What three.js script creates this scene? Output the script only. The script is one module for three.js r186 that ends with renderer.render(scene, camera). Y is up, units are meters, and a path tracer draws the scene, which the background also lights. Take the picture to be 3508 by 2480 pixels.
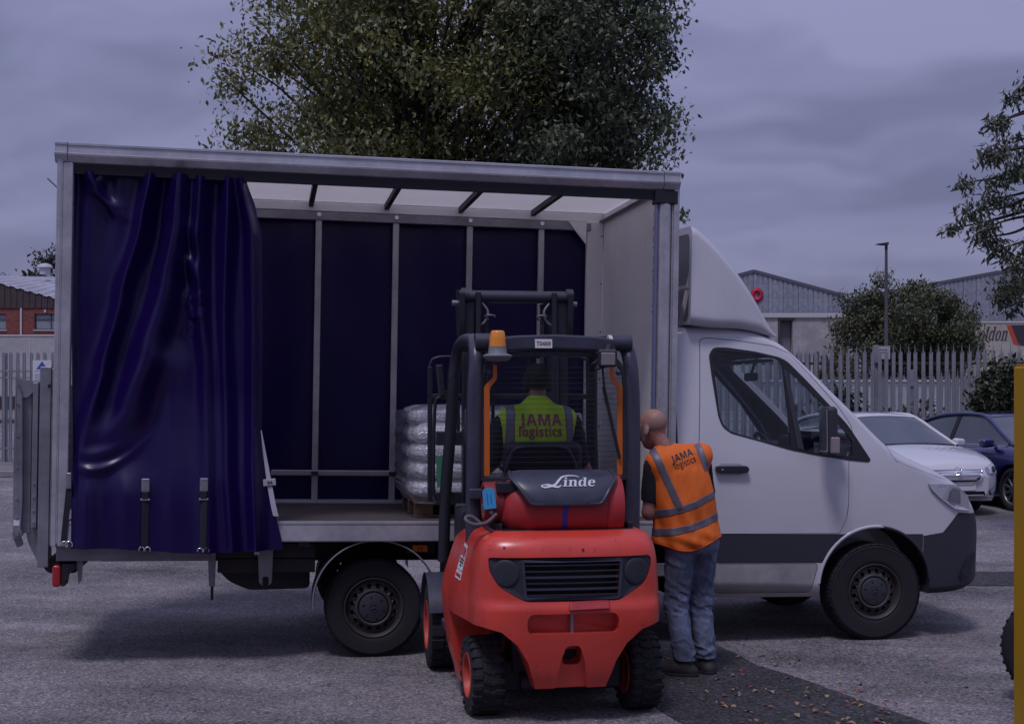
import * as THREE from 'three';
import { RoundedBoxGeometry } from 'three/addons/geometries/RoundedBoxGeometry.js';
import { mergeGeometries, toCreasedNormals } from 'three/addons/utils/BufferGeometryUtils.js';
import { FontLoader } from 'three/addons/loaders/FontLoader.js';
import { TextGeometry } from 'three/addons/geometries/TextGeometry.js';
import { Brush, Evaluator, SUBTRACTION, INTERSECTION } from 'three-bvh-csg';

// ---------------------------------------------------------------- camera, sky, sun, exposure
const scene = new THREE.Scene();
const camera = new THREE.PerspectiveCamera(30.27, 1024 / 723, 0.1, 600);
camera.position.set(0, 1.81, 0);
camera.lookAt(0, 1.81, -10);
camera.setViewOffset(1024, 723, 0, -39.7, 1024, 723);   // shifted lens: the horizon lies below the middle
const renderer = new THREE.WebGLRenderer();
renderer.toneMapping = THREE.LinearToneMapping;
renderer.toneMappingExposure = 1.0;
renderer.shadowMap.enabled = true;

const SUN_DIR = new THREE.Vector3(-0.18, 0.90, 0.42).normalize();
{
  const sun = new THREE.DirectionalLight(new THREE.Color(0.96, 0.91, 1.0), 1.4);
  sun.name = 'sun';
  sun.position.copy(SUN_DIR).multiplyScalar(40).add(new THREE.Vector3(0, 0, -10));
  sun.target.position.set(0, 0, -10);
  sun.castShadow = true;
  sun.shadow.radius = 24;
  const c = sun.shadow.camera; c.left = c.bottom = -22; c.right = c.top = 22; c.near = 1; c.far = 120;
  sun.shadow.mapSize.set(2048, 2048);
  scene.add(sun, sun.target);
}

// ---------------------------------------------------------------- small tools
function mulberry(a) { return () => { a |= 0; a = a + 0x6D2B79F5 | 0; let t = Math.imul(a ^ a >>> 15, 1 | a); t = t + Math.imul(t ^ t >>> 7, 61 | t) ^ t; return ((t ^ t >>> 14) >>> 0) / 4294967296; }; }
const rnd = mulberry(20240611);
const R = (a, b) => a + (b - a) * rnd();
const clamp = (x, a = 0, b = 1) => Math.min(b, Math.max(a, x));
const lerp = (a, b, t) => a + (b - a) * t;
const smooth = (a, b, x) => { const t = clamp((x - a) / (b - a)); return t * t * (3 - 2 * t); };
const V = (x, y, z) => new THREE.Vector3(x, y, z);
function hash3(x, y, z) { let h = Math.imul(x, 374761393) ^ Math.imul(y, 668265263) ^ Math.imul(z, 2147483647 - 1274126177); h = Math.imul(h ^ (h >>> 13), 1274126177); return ((h ^ (h >>> 16)) >>> 0) / 4294967296; }
function vnoise(x, y, z = 0, px = 0, py = 0) {   // value noise, periodic in x and y when px and py are given
  const ix = Math.floor(x), iy = Math.floor(y), iz = Math.floor(z), fx = x - ix, fy = y - iy, fz = z - iz;
  const u = fx * fx * (3 - 2 * fx), v = fy * fy * (3 - 2 * fy), w = fz * fz * (3 - 2 * fz);
  const wx = (i) => px ? ((i % px) + px) % px : i, wy = (i) => py ? ((i % py) + py) % py : i;
  const x0 = wx(ix), x1 = wx(ix + 1), y0 = wy(iy), y1 = wy(iy + 1);
  const a = lerp(lerp(hash3(x0, y0, iz), hash3(x1, y0, iz), u), lerp(hash3(x0, y1, iz), hash3(x1, y1, iz), u), v);
  if (fz === 0) return a;
  const b = lerp(lerp(hash3(x0, y0, iz + 1), hash3(x1, y0, iz + 1), u), lerp(hash3(x0, y1, iz + 1), hash3(x1, y1, iz + 1), u), v);
  return lerp(a, b, w);
}
function fbm(x, y, z = 0, oct = 4, px = 0, py = 0) { let s = 0, a = 0.5, n = 0; for (let i = 0; i < oct; i++) { s += a * vnoise(x, y, z, px, py); n += a; a *= 0.5; x *= 2; y *= 2; z = z * 2 + 7; px *= 2; py *= 2; } return s / n; }

{ // overcast sky: streaky layer of cloud, brighter towards the zenith as overcast skies are
  const W = 1600, H = 800, d = new Float32Array(W * H * 4);
  for (let r = 0; r < H; r++) {
    const up = ((r + 0.5) / H - 0.5) * Math.PI, sy = Math.sin(up), cu = Math.cos(up);
    for (let c = 0; c < W; c++) {
      const az = ((c + 0.5) / W - 0.5) * 2 * Math.PI, x = Math.cos(az) * cu, z = Math.sin(az) * cu;
      let t = 0.5;
      if (sy > -0.02) {
        const k = 1 / (Math.max(0, sy) + 0.20), px = x * k * 1.25, pz = z * k * 1.25;
        const a = px * 0.95 + pz * 0.31, b = -px * 0.31 + pz * 0.95;
        const w1 = fbm(px * 1.3 + 3, pz * 1.3 + 9, 0, 4) - 0.5, w2 = fbm(px * 1.7 + 13, pz * 1.7 + 5, 2, 4) - 0.5;
        const A = a + w1 * 1.1, B = b + w2 * 0.7;
        t = 0.40 * fbm(A * 0.9 + 4, B * 2.3 + 3, 1, 5) + 0.30 * fbm(A * 2.1, B * 6.0, 5, 4) + 0.18 * fbm(A * 5, B * 11, 8, 3) + 0.12 * fbm(px * 1.1 + 11, pz * 1.1, 9, 3);
      }
      const m = clamp((t - 0.5) * 3.8 + 0.5), g = 0.86 + 1.35 * Math.pow(Math.max(0, sy), 0.8);
      const low = 1 - smooth(0, 0.16, Math.max(0, sy));
      const i = (r * W + c) * 4, b = (0.84 + 0.35 * m) * g;
      d[i] = b * lerp(0.166, 0.202, low * 0.6 + m * 0.35); d[i + 1] = b * lerp(0.180, 0.204, low * 0.6 + m * 0.3); d[i + 2] = b * lerp(0.310, 0.306, low * 0.8 + m * 0.2); d[i + 3] = 1;
    }
  }
  const sky = new THREE.DataTexture(d, W, H, THREE.RGBAFormat, THREE.FloatType);
  sky.mapping = THREE.EquirectangularReflectionMapping; sky.magFilter = THREE.LinearFilter; sky.needsUpdate = true;
  scene.background = sky; scene.environment = sky;
}

// textures: pixel function (u, v in 0..1) -> [r, g, b] in 0..1 (sRGB when colour)
function tex(n, fn, { srgb = true, m = n } = {}) {
  const d = new Uint8Array(n * m * 4);
  for (let j = 0; j < m; j++) for (let i = 0; i < n; i++) { const p = fn(i / n, j / m), k = (j * n + i) * 4; for (let c = 0; c < 3; c++) d[k + c] = clamp(p[c]) * 255; d[k + 3] = 255; }
  const t = new THREE.DataTexture(d, n, m, THREE.RGBAFormat);
  t.wrapS = t.wrapT = THREE.RepeatWrapping; t.magFilter = THREE.LinearFilter; t.minFilter = THREE.LinearMipmapLinearFilter; t.generateMipmaps = true;
  if (srgb) t.colorSpace = THREE.SRGBColorSpace; t.needsUpdate = true; return t;
}
const rep = (t, k, l = k) => { const c = t.clone(); c.repeat.set(k, l); c.needsUpdate = true; return c; };
const lin = (r, g, b) => new THREE.Color().setRGB(r, g, b);
function mat(color, roughness = 0.6, metalness = 0, more = {}) { const P = ['clearcoat', 'transmission', 'sheen', 'thickness', 'ior', 'anisotropy'].some((k) => k in more); return new (P ? THREE.MeshPhysicalMaterial : THREE.MeshStandardMaterial)({ color: Array.isArray(color) ? lin(...color) : color, roughness, metalness, ...more }); }

// shared grain: soft mottling and fine grit, both near white so that they only vary a base colour
const tMottle = tex(512, (u, v) => { const a = fbm(u * 6, v * 6, 1, 5, 6, 6), b = fbm(u * 40, v * 40, 3, 3, 40, 40), g = 0.80 + 0.24 * a + 0.10 * (b - 0.5); return [g, g, g * 0.995 + 0.004]; });
const tSubtle = tex(512, (u, v) => { const a = fbm(u * 4, v * 4, 21, 5, 4, 4), b = fbm(u * 3, v * 24, 23, 4, 3, 24), g = 0.93 + 0.07 * a + 0.03 * (b - 0.5); return [g, g * 0.997, g * 0.995]; });
const tGrit = tex(512, (u, v) => { const g = 0.25 + 0.75 * fbm(u * 90, v * 90, 2, 3, 90, 90); return [g, g, g]; }, { srgb: false });
const tSmudge = tex(512, (u, v) => { const a = fbm(u * 5, v * 5, 4, 5, 5, 5), s = fbm(u * 3, v * 60, 8, 3, 3, 60); const g = 0.62 + 0.5 * a * a + 0.25 * (s - 0.5); return [g, g, g]; }, { srgb: false });

// geometry helpers
const geoList = (g) => (Array.isArray(g) ? g : [g]);
function clean(g) { g = g.index ? g.toNonIndexed() : g.clone(); for (const k of Object.keys(g.attributes)) if (!['position', 'normal', 'uv'].includes(k)) g.deleteAttribute(k); if (!g.attributes.normal) g.computeVertexNormals(); if (!g.attributes.uv) g.setAttribute('uv', new THREE.Float32BufferAttribute(new Float32Array(g.attributes.position.count * 2), 2)); g.morphAttributes = {}; return g; }
function merge(...gs) { const a = gs.flat(Infinity).filter(Boolean).map(clean); return a.length === 1 ? a[0] : mergeGeometries(a); }
function boxUV(g, s = 1) {   // uv in metres, by the way each face points
  g = Array.isArray(g) ? merge(g) : clean(g); const p = g.attributes.position, uv = g.attributes.uv, a = V(), b = V(), c = V(), n = V();
  for (let i = 0; i < p.count; i += 3) {
    a.fromBufferAttribute(p, i); b.fromBufferAttribute(p, i + 1); c.fromBufferAttribute(p, i + 2);
    n.copy(b).sub(a).cross(c.clone().sub(a)); const x = Math.abs(n.x), y = Math.abs(n.y), z = Math.abs(n.z);
    [a, b, c].forEach((q, k) => { if (y >= x && y >= z) uv.setXY(i + k, q.x * s, q.z * s); else if (x >= z) uv.setXY(i + k, q.z * s, q.y * s); else uv.setXY(i + k, q.x * s, q.y * s); });
  }
  return g;
}
const move = (g, x = 0, y = 0, z = 0) => (g.translate(x, y, z), g);
function turn(g, x = 0, y = 0, z = 0) { if (x) g.rotateX(x); if (y) g.rotateY(y); if (z) g.rotateZ(z); return g; }
function box(w, h, d, x = 0, y = 0, z = 0, r = 0.006) { const m = Math.min(w, h, d) * 0.49; return move(r > 0 ? new RoundedBoxGeometry(w, h, d, 1, Math.min(r, m)) : new THREE.BoxGeometry(w, h, d), x, y, z); }
const bx = (x0, x1, y0, y1, z0, z1, r = 0.006) => box(x1 - x0, y1 - y0, z1 - z0, (x0 + x1) / 2, (y0 + y1) / 2, (z0 + z1) / 2, r);
function cyl(r0, r1, h, seg = 20, axis = 'y', x = 0, y = 0, z = 0) { const g = new THREE.CylinderGeometry(r1, r0, h, seg); if (axis === 'x') g.rotateZ(-Math.PI / 2); if (axis === 'z') g.rotateX(Math.PI / 2); return move(g, x, y, z); }
function tube(pts, r, seg = 24, rs = 8, closed = false, tension = 0.5) { return new THREE.TubeGeometry(new THREE.CatmullRomCurve3(pts.map((p) => (p.isVector3 ? p : V(...p))), closed, 'catmullrom', tension), seg, r, rs, closed); }
function bar(a, b, w, h = w, r = 0.004) { a = V(...a); b = V(...b); const L = a.distanceTo(b), g = new RoundedBoxGeometry(w, h, L, 1, Math.min(r, w * 0.45, h * 0.45)); const q = new THREE.Quaternion(), m = new THREE.Matrix4().lookAt(b, a, Math.abs(b.clone().sub(a).normalize().y) > 0.99 ? V(1, 0, 0) : V(0, 1, 0)); q.setFromRotationMatrix(m); g.applyQuaternion(q); const c = a.add(b).multiplyScalar(0.5); return move(g, c.x, c.y, c.z); }
function rod(a, b, r, seg = 12, r2 = r) { a = V(...a); b = V(...b); const L = a.distanceTo(b), g = new THREE.CylinderGeometry(r2, r, L, seg); g.applyQuaternion(new THREE.Quaternion().setFromUnitVectors(V(0, 1, 0), b.clone().sub(a).normalize())); const c = a.add(b).multiplyScalar(0.5); return move(g, c.x, c.y, c.z); }
function poly(pts, closed = true) { const s = new THREE.Shape(); pts.forEach(([x, y], i) => (i ? s.lineTo(x, y) : s.moveTo(x, y))); if (closed) s.closePath(); return s; }
function rounded(pts, r, n = 5) {   // polygon with rounded corners; r may be one number or one per corner
  const out = [], N = pts.length;
  for (let i = 0; i < N; i++) {
    const p = pts[i], a = pts[(i + N - 1) % N], b = pts[(i + 1) % N], ri = Array.isArray(r) ? r[i] : r;
    const la = Math.hypot(a[0] - p[0], a[1] - p[1]), lb = Math.hypot(b[0] - p[0], b[1] - p[1]), k = Math.min(ri, la * 0.48, lb * 0.48);
    if (k < 1e-4) { out.push(p); continue; }
    const s = [p[0] + (a[0] - p[0]) / la * k, p[1] + (a[1] - p[1]) / la * k], e = [p[0] + (b[0] - p[0]) / lb * k, p[1] + (b[1] - p[1]) / lb * k];
    for (let j = 0; j <= n; j++) { const t = j / n; out.push([(1 - t) ** 2 * s[0] + 2 * t * (1 - t) * p[0] + t * t * e[0], (1 - t) ** 2 * s[1] + 2 * t * (1 - t) * p[1] + t * t * e[1]]); }
  }
  return out;
}
function dense(pts, step) { const o = []; pts.forEach((p, i) => { const q = pts[(i + 1) % pts.length], n = Math.max(1, Math.ceil(Math.hypot(q[0] - p[0], q[1] - p[1]) / step)); for (let k = 0; k < n; k++) o.push([lerp(p[0], q[0], k / n), lerp(p[1], q[1], k / n)]); }); return o; }
function ext(pts, depth, bevel = 0, holes = []) { const s = poly(pts); for (const h of holes) s.holes.push(poly(h)); return new THREE.ExtrudeGeometry(s, { depth, bevelEnabled: bevel > 0, bevelSize: bevel, bevelThickness: bevel, bevelSegments: 2, bevelOffset: -bevel, curveSegments: 8 }); }
function extX(pts, x0, x1, bevel = 0) { return move(turn(ext(pts.map(([y, z]) => [-z, y]), x1 - x0, bevel), 0, Math.PI / 2), x0, 0, 0); }   // profile in (y, z) swept along x
function grid(nu, nv, fn, closedU = false) {   // surface from a function of (u, v) -> Vector3, smooth normals
  const pos = [], uv = [], idx = [];
  for (let j = 0; j <= nv; j++) for (let i = 0; i <= nu; i++) { const p = fn(i / nu, j / nv); pos.push(p.x, p.y, p.z); uv.push(i / nu, j / nv); }
  for (let j = 0; j < nv; j++) for (let i = 0; i < nu; i++) { const a = j * (nu + 1) + i, b = a + 1, c = a + nu + 1, d = c + 1; idx.push(a, b, d, a, d, c); }
  const g = new THREE.BufferGeometry(); g.setAttribute('position', new THREE.Float32BufferAttribute(pos, 3)); g.setAttribute('uv', new THREE.Float32BufferAttribute(uv, 2)); g.setIndex(idx); g.computeVertexNormals();
  if (closedU) { const n = g.attributes.normal; for (let j = 0; j <= nv; j++) { const a = j * (nu + 1), b = a + nu, v = V(n.getX(a) + n.getX(b), n.getY(a) + n.getY(b), n.getZ(a) + n.getZ(b)).normalize(); n.setXYZ(a, v.x, v.y, v.z); n.setXYZ(b, v.x, v.y, v.z); } }
  return g;
}
function warp(g, fn) { const p = g.attributes.position, v = V(); for (let i = 0; i < p.count; i++) { v.fromBufferAttribute(p, i); fn(v); p.setXYZ(i, v.x, v.y, v.z); } g.computeVertexNormals(); return g; }
const lathe = (pts, seg = 40) => new THREE.LatheGeometry(pts.map(([r, y]) => new THREE.Vector2(r, y)), seg);

// objects
const used = new Map();
function numbered(n) { const k = used.get(n) ?? 0; used.set(n, k + 1); return k ? n + '_' + String(k).padStart(3, '0') : n; }
function thing(name, label, category, { pos = [0, 0, 0], turnY = 0, group } = {}) {
  const o = new THREE.Group(); o.name = numbered(name); o.position.set(...pos); o.rotation.y = turnY; o.userData = { label, category }; if (group) o.userData.group = group; scene.add(o); return o;
}
function part(parent, name, geo, material, label) {
  const m = new THREE.Mesh(Array.isArray(geo) ? merge(geo) : geo, material); m.name = name; m.castShadow = m.receiveShadow = true; if (label) m.userData.label = label; parent.add(m); return m;
}
function single(name, geo, material, label, category, { group, kind } = {}) {
  const m = part(scene, numbered(name), geo, material); m.userData = { label, category }; if (group) m.userData.group = group; if (kind) m.userData.kind = kind; return m;
}
function struct(name, geo, material, parent = scene) { const m = part(parent, name, geo, material); if (parent === scene) m.userData.kind = 'structure'; return m; }

// signed distance bodies -> smooth mesh (surface nets)
function capsule(a, b, ra, rb = ra) { const A = V(...a), B = V(...b), d = B.clone().sub(A), L2 = Math.max(1e-9, d.lengthSq()); return (x, y, z) => { const px = x - A.x, py = y - A.y, pz = z - A.z, t = clamp((px * d.x + py * d.y + pz * d.z) / L2), r = ra + (rb - ra) * t; const ex = px - d.x * t, ey = py - d.y * t, ez = pz - d.z * t; return Math.sqrt(ex * ex + ey * ey + ez * ez) - r; }; }
function ellipsoid(c, r, rot) { const M = rot ? new THREE.Matrix4().makeRotationFromEuler(new THREE.Euler(...rot)).invert().elements : null; return (x, y, z) => { let px = x - c[0], py = y - c[1], pz = z - c[2]; if (M) { const a = M[0] * px + M[4] * py + M[8] * pz, b = M[1] * px + M[5] * py + M[9] * pz; pz = M[2] * px + M[6] * py + M[10] * pz; px = a; py = b; } const ax = px / r[0], ay = py / r[1], az = pz / r[2], bx_ = ax / r[0], by_ = ay / r[1], bz_ = az / r[2], k0 = Math.sqrt(ax * ax + ay * ay + az * az), k1 = Math.sqrt(bx_ * bx_ + by_ * by_ + bz_ * bz_); return k1 < 1e-9 ? -Math.min(...r) : k0 * (k0 - 1) / k1; }; }
const smin = (a, b, k) => { const h = Math.max(k - Math.abs(a - b), 0) / k; return Math.min(a, b) - h * h * k * 0.25; };
function blend(fs, k) { return (x, y, z) => { let d = fs[0](x, y, z); for (let i = 1; i < fs.length; i++) d = smin(d, fs[i](x, y, z), k); return d; }; }
function nets(f, lo, hi, cell) {
  const nx = Math.ceil((hi[0] - lo[0]) / cell) + 1, ny = Math.ceil((hi[1] - lo[1]) / cell) + 1, nz = Math.ceil((hi[2] - lo[2]) / cell) + 1, S = new Float32Array(nx * ny * nz);
  const b = 4, far = b * cell * 1.9;   // whole blocks that lie clear of the surface are filled in one go
  for (let k = 0; k < nz; k += b) for (let j = 0; j < ny; j += b) for (let i = 0; i < nx; i += b) {
    const c = f(lo[0] + (i + 1.5) * cell, lo[1] + (j + 1.5) * cell, lo[2] + (k + 1.5) * cell), skip = Math.abs(c) > far;
    for (let kk = k; kk < Math.min(k + b, nz); kk++) for (let jj = j; jj < Math.min(j + b, ny); jj++) for (let ii = i; ii < Math.min(i + b, nx); ii++) S[ii + jj * nx + kk * nx * ny] = skip ? c : f(lo[0] + ii * cell, lo[1] + jj * cell, lo[2] + kk * cell);
  }
  const at = new Int32Array(nx * ny * nz).fill(-1), pos = [], idx = [], X = 1, Y = nx, Z = nx * ny, C = [0, X, Y, X + Y, Z, X + Z, Y + Z, X + Y + Z], E = [[0, 1], [2, 3], [4, 5], [6, 7], [0, 2], [1, 3], [4, 6], [5, 7], [0, 4], [1, 5], [2, 6], [3, 7]];
  const O = C.map((_, n) => [n & 1, (n >> 1) & 1, n >> 2]);
  for (let k = 0; k < nz - 1; k++) for (let j = 0; j < ny - 1; j++) for (let i = 0; i < nx - 1; i++) {
    const q = i + j * Y + k * Z; let m = 0; for (let c = 0; c < 8; c++) if (S[q + C[c]] < 0) m |= 1 << c; if (m === 0 || m === 255) continue;
    let sx = 0, sy = 0, sz = 0, n = 0;
    for (const [a, b] of E) { const va = S[q + C[a]], vb = S[q + C[b]]; if ((va < 0) === (vb < 0)) continue; const t = va / (va - vb); sx += lerp(O[a][0], O[b][0], t); sy += lerp(O[a][1], O[b][1], t); sz += lerp(O[a][2], O[b][2], t); n++; }
    at[q] = pos.length / 3; pos.push(lo[0] + (i + sx / n) * cell, lo[1] + (j + sy / n) * cell, lo[2] + (k + sz / n) * cell);
  }
  const quad = (a, b, c, d, flip) => { if (a < 0 || b < 0 || c < 0 || d < 0) return; flip ? idx.push(a, c, b, a, d, c) : idx.push(a, b, c, a, c, d); };
  for (let k = 1; k < nz - 1; k++) for (let j = 1; j < ny - 1; j++) for (let i = 1; i < nx - 1; i++) {
    const q = i + j * Y + k * Z, s = S[q] < 0;
    if (s !== S[q + X] < 0) quad(at[q - Y - Z], at[q - Z], at[q], at[q - Y], !s);
    if (s !== S[q + Y] < 0) quad(at[q - X - Z], at[q - X], at[q], at[q - Z], !s);
    if (s !== S[q + Z] < 0) quad(at[q - X - Y], at[q - Y], at[q], at[q - X], !s);
  }
  const g = new THREE.BufferGeometry(); g.setAttribute('position', new THREE.Float32BufferAttribute(pos, 3)); g.setIndex(idx);
  const nor = new Float32Array(pos.length), e = cell * 0.6;
  for (let i = 0; i < pos.length; i += 3) { const x = pos[i], y = pos[i + 1], z = pos[i + 2]; let a = f(x + e, y, z) - f(x - e, y, z), b = f(x, y + e, z) - f(x, y - e, z), c = f(x, y, z + e) - f(x, y, z - e); const L = Math.hypot(a, b, c) || 1; nor[i] = a / L; nor[i + 1] = b / L; nor[i + 2] = c / L; }
  g.setAttribute('normal', new THREE.Float32BufferAttribute(nor, 3)); return g;
}
const loader = new FontLoader();
const F = {}; for (const k of ['sans_bold', 'sans_regular', 'serif_bold']) F[k] = await loader.loadAsync('fonts/droid/droid_' + k + '.typeface.json');
function text(str, font, size, depth = 0.002, w = 0) {   // centred on x, base line at 0; w > 0 squeezes to that width
  const g = new TextGeometry(str, { font: F[font], size, depth, curveSegments: 4, bevelEnabled: false }); g.computeBoundingBox(); const b = g.boundingBox, W = b.max.x - b.min.x;
  g.translate(-(b.min.x + b.max.x) / 2, 0, 0); if (w) g.scale(w / W, 1, 1); return g;
}
// ---------------------------------------------------------------- ground
const gy = (z) => { const d = Math.max(0, -z - 10.5); return d < 2 ? 0.0065 * d * d : Math.min(0.026 + 0.026 * (d - 2), 1.35); };   // the yard rises gently away from the road
const tAsphalt = tex(2048, (u, v) => {   // eight metres of worn asphalt: stones, grit, stained and bleached patches
  const s = vnoise(u * 560, v * 560, 1, 560, 560), s2 = vnoise(u * 1000, v * 1000, 7, 1000, 1000), m = fbm(u * 5, v * 8, 3, 5, 5, 8), w = fbm(u * 40, v * 40, 5, 3, 40, 40), st = fbm(u * 9 + 4, v * 14, 12, 3, 9, 14);
  let g = 0.445 + 0.20 * (s - 0.5) + 0.24 * (s2 - 0.5) + 0.26 * (m - 0.5) + 0.10 * (w - 0.5) + 0.14 * (fbm(u * 3 + 2, v * 26, 17, 4, 3, 26) - 0.5);
  if (s2 > 0.93) g += 0.18; if (s < 0.07) g -= 0.12; if (Math.abs(fbm(u * 6 + 1, v * 6 + 3, 19, 5, 6, 6) - 0.5) < 0.0016 && m > 0.5) g -= 0.12; if (st > 0.70) g -= 0.35 * (st - 0.70);
  return [g * 1.02, g * 0.975, g * 1.0];
});
const tAsphaltBump = tex(1024, (u, v) => { const g = 0.6 * vnoise(u * 230, v * 230, 1, 230, 230) + 0.4 * vnoise(u * 420, v * 420, 7, 420, 420); return [g, g, g]; }, { srgb: false });
const tTar = tex(1024, (u, v) => { const s = vnoise(u * 200, v * 200, 11, 200, 200), s2 = vnoise(u * 400, v * 400, 13, 400, 400), m = fbm(u * 6, v * 6, 15, 4, 6, 6); let g = 0.20 + 0.17 * (s - 0.5) + 0.17 * (s2 - 0.5) + 0.08 * (m - 0.5); if (s2 > 0.94) g += 0.15; return [g * 0.98, g * 0.97, g * 1.03]; });
const mAsphalt = mat('#ffffff', 0.93, 0, { map: tAsphalt, bumpMap: rep(tAsphaltBump, 2.35), bumpScale: 0.006 });
const mTar = mat('#ffffff', 0.9, 0, { map: tTar, bumpMap: tAsphaltBump, bumpScale: 0.007 });
{
  const xs = [], zs = [];
  for (let x = -150; x < -16; x += 12) xs.push(x); for (let x = -16; x <= 16; x += 0.4) xs.push(x); for (let x = 18; x <= 150; x += 12) xs.push(x);
  for (let z = 20; z > -2; z -= 2) zs.push(z); for (let z = -2; z > -34; z -= 0.4) zs.push(z); for (let z = -34; z > -70; z -= 3) zs.push(z); for (let z = -70; z >= -420; z -= 25) zs.push(z);
  const pos = [], uv = [], idx = [], n = xs.length;
  for (const z of zs) for (const x of xs) {
    pos.push(x, gy(z), z); uv.push(x / 8 + z * 0.013, z / 8 - x * 0.02);
  }
  for (let j = 0; j < zs.length - 1; j++) for (let i = 0; i < n - 1; i++) { const a = j * n + i; idx.push(a, a + 1, a + n + 1, a, a + n + 1, a + n); }
  const g = new THREE.BufferGeometry(); g.setAttribute('position', new THREE.Float32BufferAttribute(pos, 3)); g.setAttribute('uv', new THREE.Float32BufferAttribute(uv, 2)); g.setIndex(idx); g.computeVertexNormals();
  struct('ground', g, mAsphalt);
}
function sheet(outline, lift, s = 1 / 3.4) {   // flat patch on the ground from (x, z) corners
  const g = new THREE.ShapeGeometry(poly(outline.map(([x, z]) => [x, -z]))); g.rotateX(-Math.PI / 2); const p = g.attributes.position, uv = g.attributes.uv;
  for (let i = 0; i < p.count; i++) { p.setY(i, gy(p.getZ(i)) + lift); uv.setXY(i, p.getX(i) * s, p.getZ(i) * s); } g.computeVertexNormals(); return g;
}
function wobble(pts, amp, f, seed) { return dense(pts, 0.12).map(([x, z]) => [x + amp * (fbm(x * f + seed, z * f, 1, 3) - 0.5) * 2, z + amp * (fbm(x * f + 31, z * f + seed, 3, 3) - 0.5) * 2]); }
struct('asphalt_patch', sheet(wobble([[-0.35, -12.2], [0.82, -12.2], [1.5, -10.1], [1.7, -9.2], [2.08, -8.22], [2.4, -7.4], [3.3, -4.8], [1.75, -4.8], [1.15, -6.9], [0.9, -7.75], [0.45, -9.3]], 0.035, 5, 2), 0.004), mTar);
struct('asphalt_patch_001', sheet(wobble([[3.4, -12.95], [5.2, -12.85], [9.5, -12.6], [9.5, -13.6], [5.2, -13.75], [3.4, -13.8]], 0.03, 4, 8), 0.006), mTar);
{ // concrete kerb and verge in front of the fence on the left
  const mKerb = mat([0.30, 0.27, 0.30], 0.9, 0, { map: rep(tMottle, 1), bumpMap: tGrit, bumpScale: 0.003 });
  const base = struct('kerb', bx(-40, -7.4, gy(-25.5) - 0.1, gy(-25.5) + 0.03, -25.62, -25.5, 0.01), mKerb);
  for (let x = -14.6; x < -7.6; x += 0.92) part(base, 'kerb_stone', boxUV(bx(x, x + 0.905, gy(-25.5) + 0.0, gy(-25.5) + 0.125, -25.64, -25.48, 0.02)), mKerb);
  const g = new THREE.PlaneGeometry(40, 3.4, 1, 4); g.rotateX(-Math.PI / 2); move(g, -27.4, 0, -27.3); warp(g, (v) => { v.y = gy(v.z) + 0.09; }); struct('verge', boxUV(g, 0.4), mat([0.22, 0.20, 0.21], 0.95, 0, { map: tMottle, bumpMap: tGrit, bumpScale: 0.01 }));
}

// ---------------------------------------------------------------- trees
const barkT = tex(256, (u, v) => { const s = fbm(u * 20, v * 5, 2, 4, 20, 5); const g = 0.30 + 0.45 * s; return [g, g * 0.95, g * 0.92]; });
const mBark = mat([0.16, 0.14, 0.15], 0.95, 0, { map: barkT, bumpMap: barkT, bumpScale: 0.02 });
function leafGeo(L, W, droop = 0.25) {   // one folded leaf, base at the origin, pointing +y
  const p = [0, 0, 0, -W / 2, L * 0.42, 0.10 * L, 0, L * 0.45, 0, W / 2, L * 0.42, 0.10 * L, 0, L, -droop * L * 0.3], uv = [0.5, 0, 0, 0.4, 0.5, 0.4, 1, 0.4, 0.5, 1];
  const g = new THREE.BufferGeometry(); g.setAttribute('position', new THREE.Float32BufferAttribute(p, 3)); g.setAttribute('uv', new THREE.Float32BufferAttribute(uv, 2)); g.setIndex([0, 2, 1, 0, 3, 2, 1, 2, 4, 2, 3, 4]); g.computeVertexNormals(); return g;
}
const mLeaf = mat('#ffffff', 0.55, 0, { transmission: 0.4, thickness: 0, side: THREE.DoubleSide });
// crown: clumps of leaves around given centres [x, y, z, radius, count]; tints are linear colours
function crown(parent, name, clumps, L, W, tints, seed, hang = 0.5) {
  const rn = mulberry(seed), total = clumps.reduce((s, c) => s + c[4], 0), m = new THREE.InstancedMesh(leafGeo(L, W), mLeaf, total), M = new THREE.Matrix4(), q = new THREE.Quaternion(), e = new THREE.Euler(), col = new THREE.Color(); let n = 0;
  const gauss = () => (rn() + rn() + rn() - 1.5) * 0.98;
  for (const [cx, cy, cz, r, k, ti] of clumps) {
    const tone = 0.75 + 0.5 * rn();
    for (let i = 0; i < k; i++) {
      e.set(Math.PI * (rn() < hang ? 0.55 + 0.5 * rn() : rn() * 2), rn() * 6.283, (rn() - 0.5) * 1.8, 'YXZ'); q.setFromEuler(e);
      const s = 0.65 + 0.7 * rn(); M.compose(V(cx + gauss() * r, cy + gauss() * r * 0.75, cz + gauss() * r), q, V(s, s, s)); m.setMatrixAt(n, M);
      const t = tints[ti ?? Math.floor(rn() * tints.length)], b = tone * (0.7 + 0.6 * rn()); m.setColorAt(n, col.setRGB(t[0] * b, t[1] * b, t[2] * b)); n++;
    }
  }
  m.name = name; m.castShadow = m.receiveShadow = true; m.userData.kind = 'stuff'; parent.add(m); return m;
}
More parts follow.
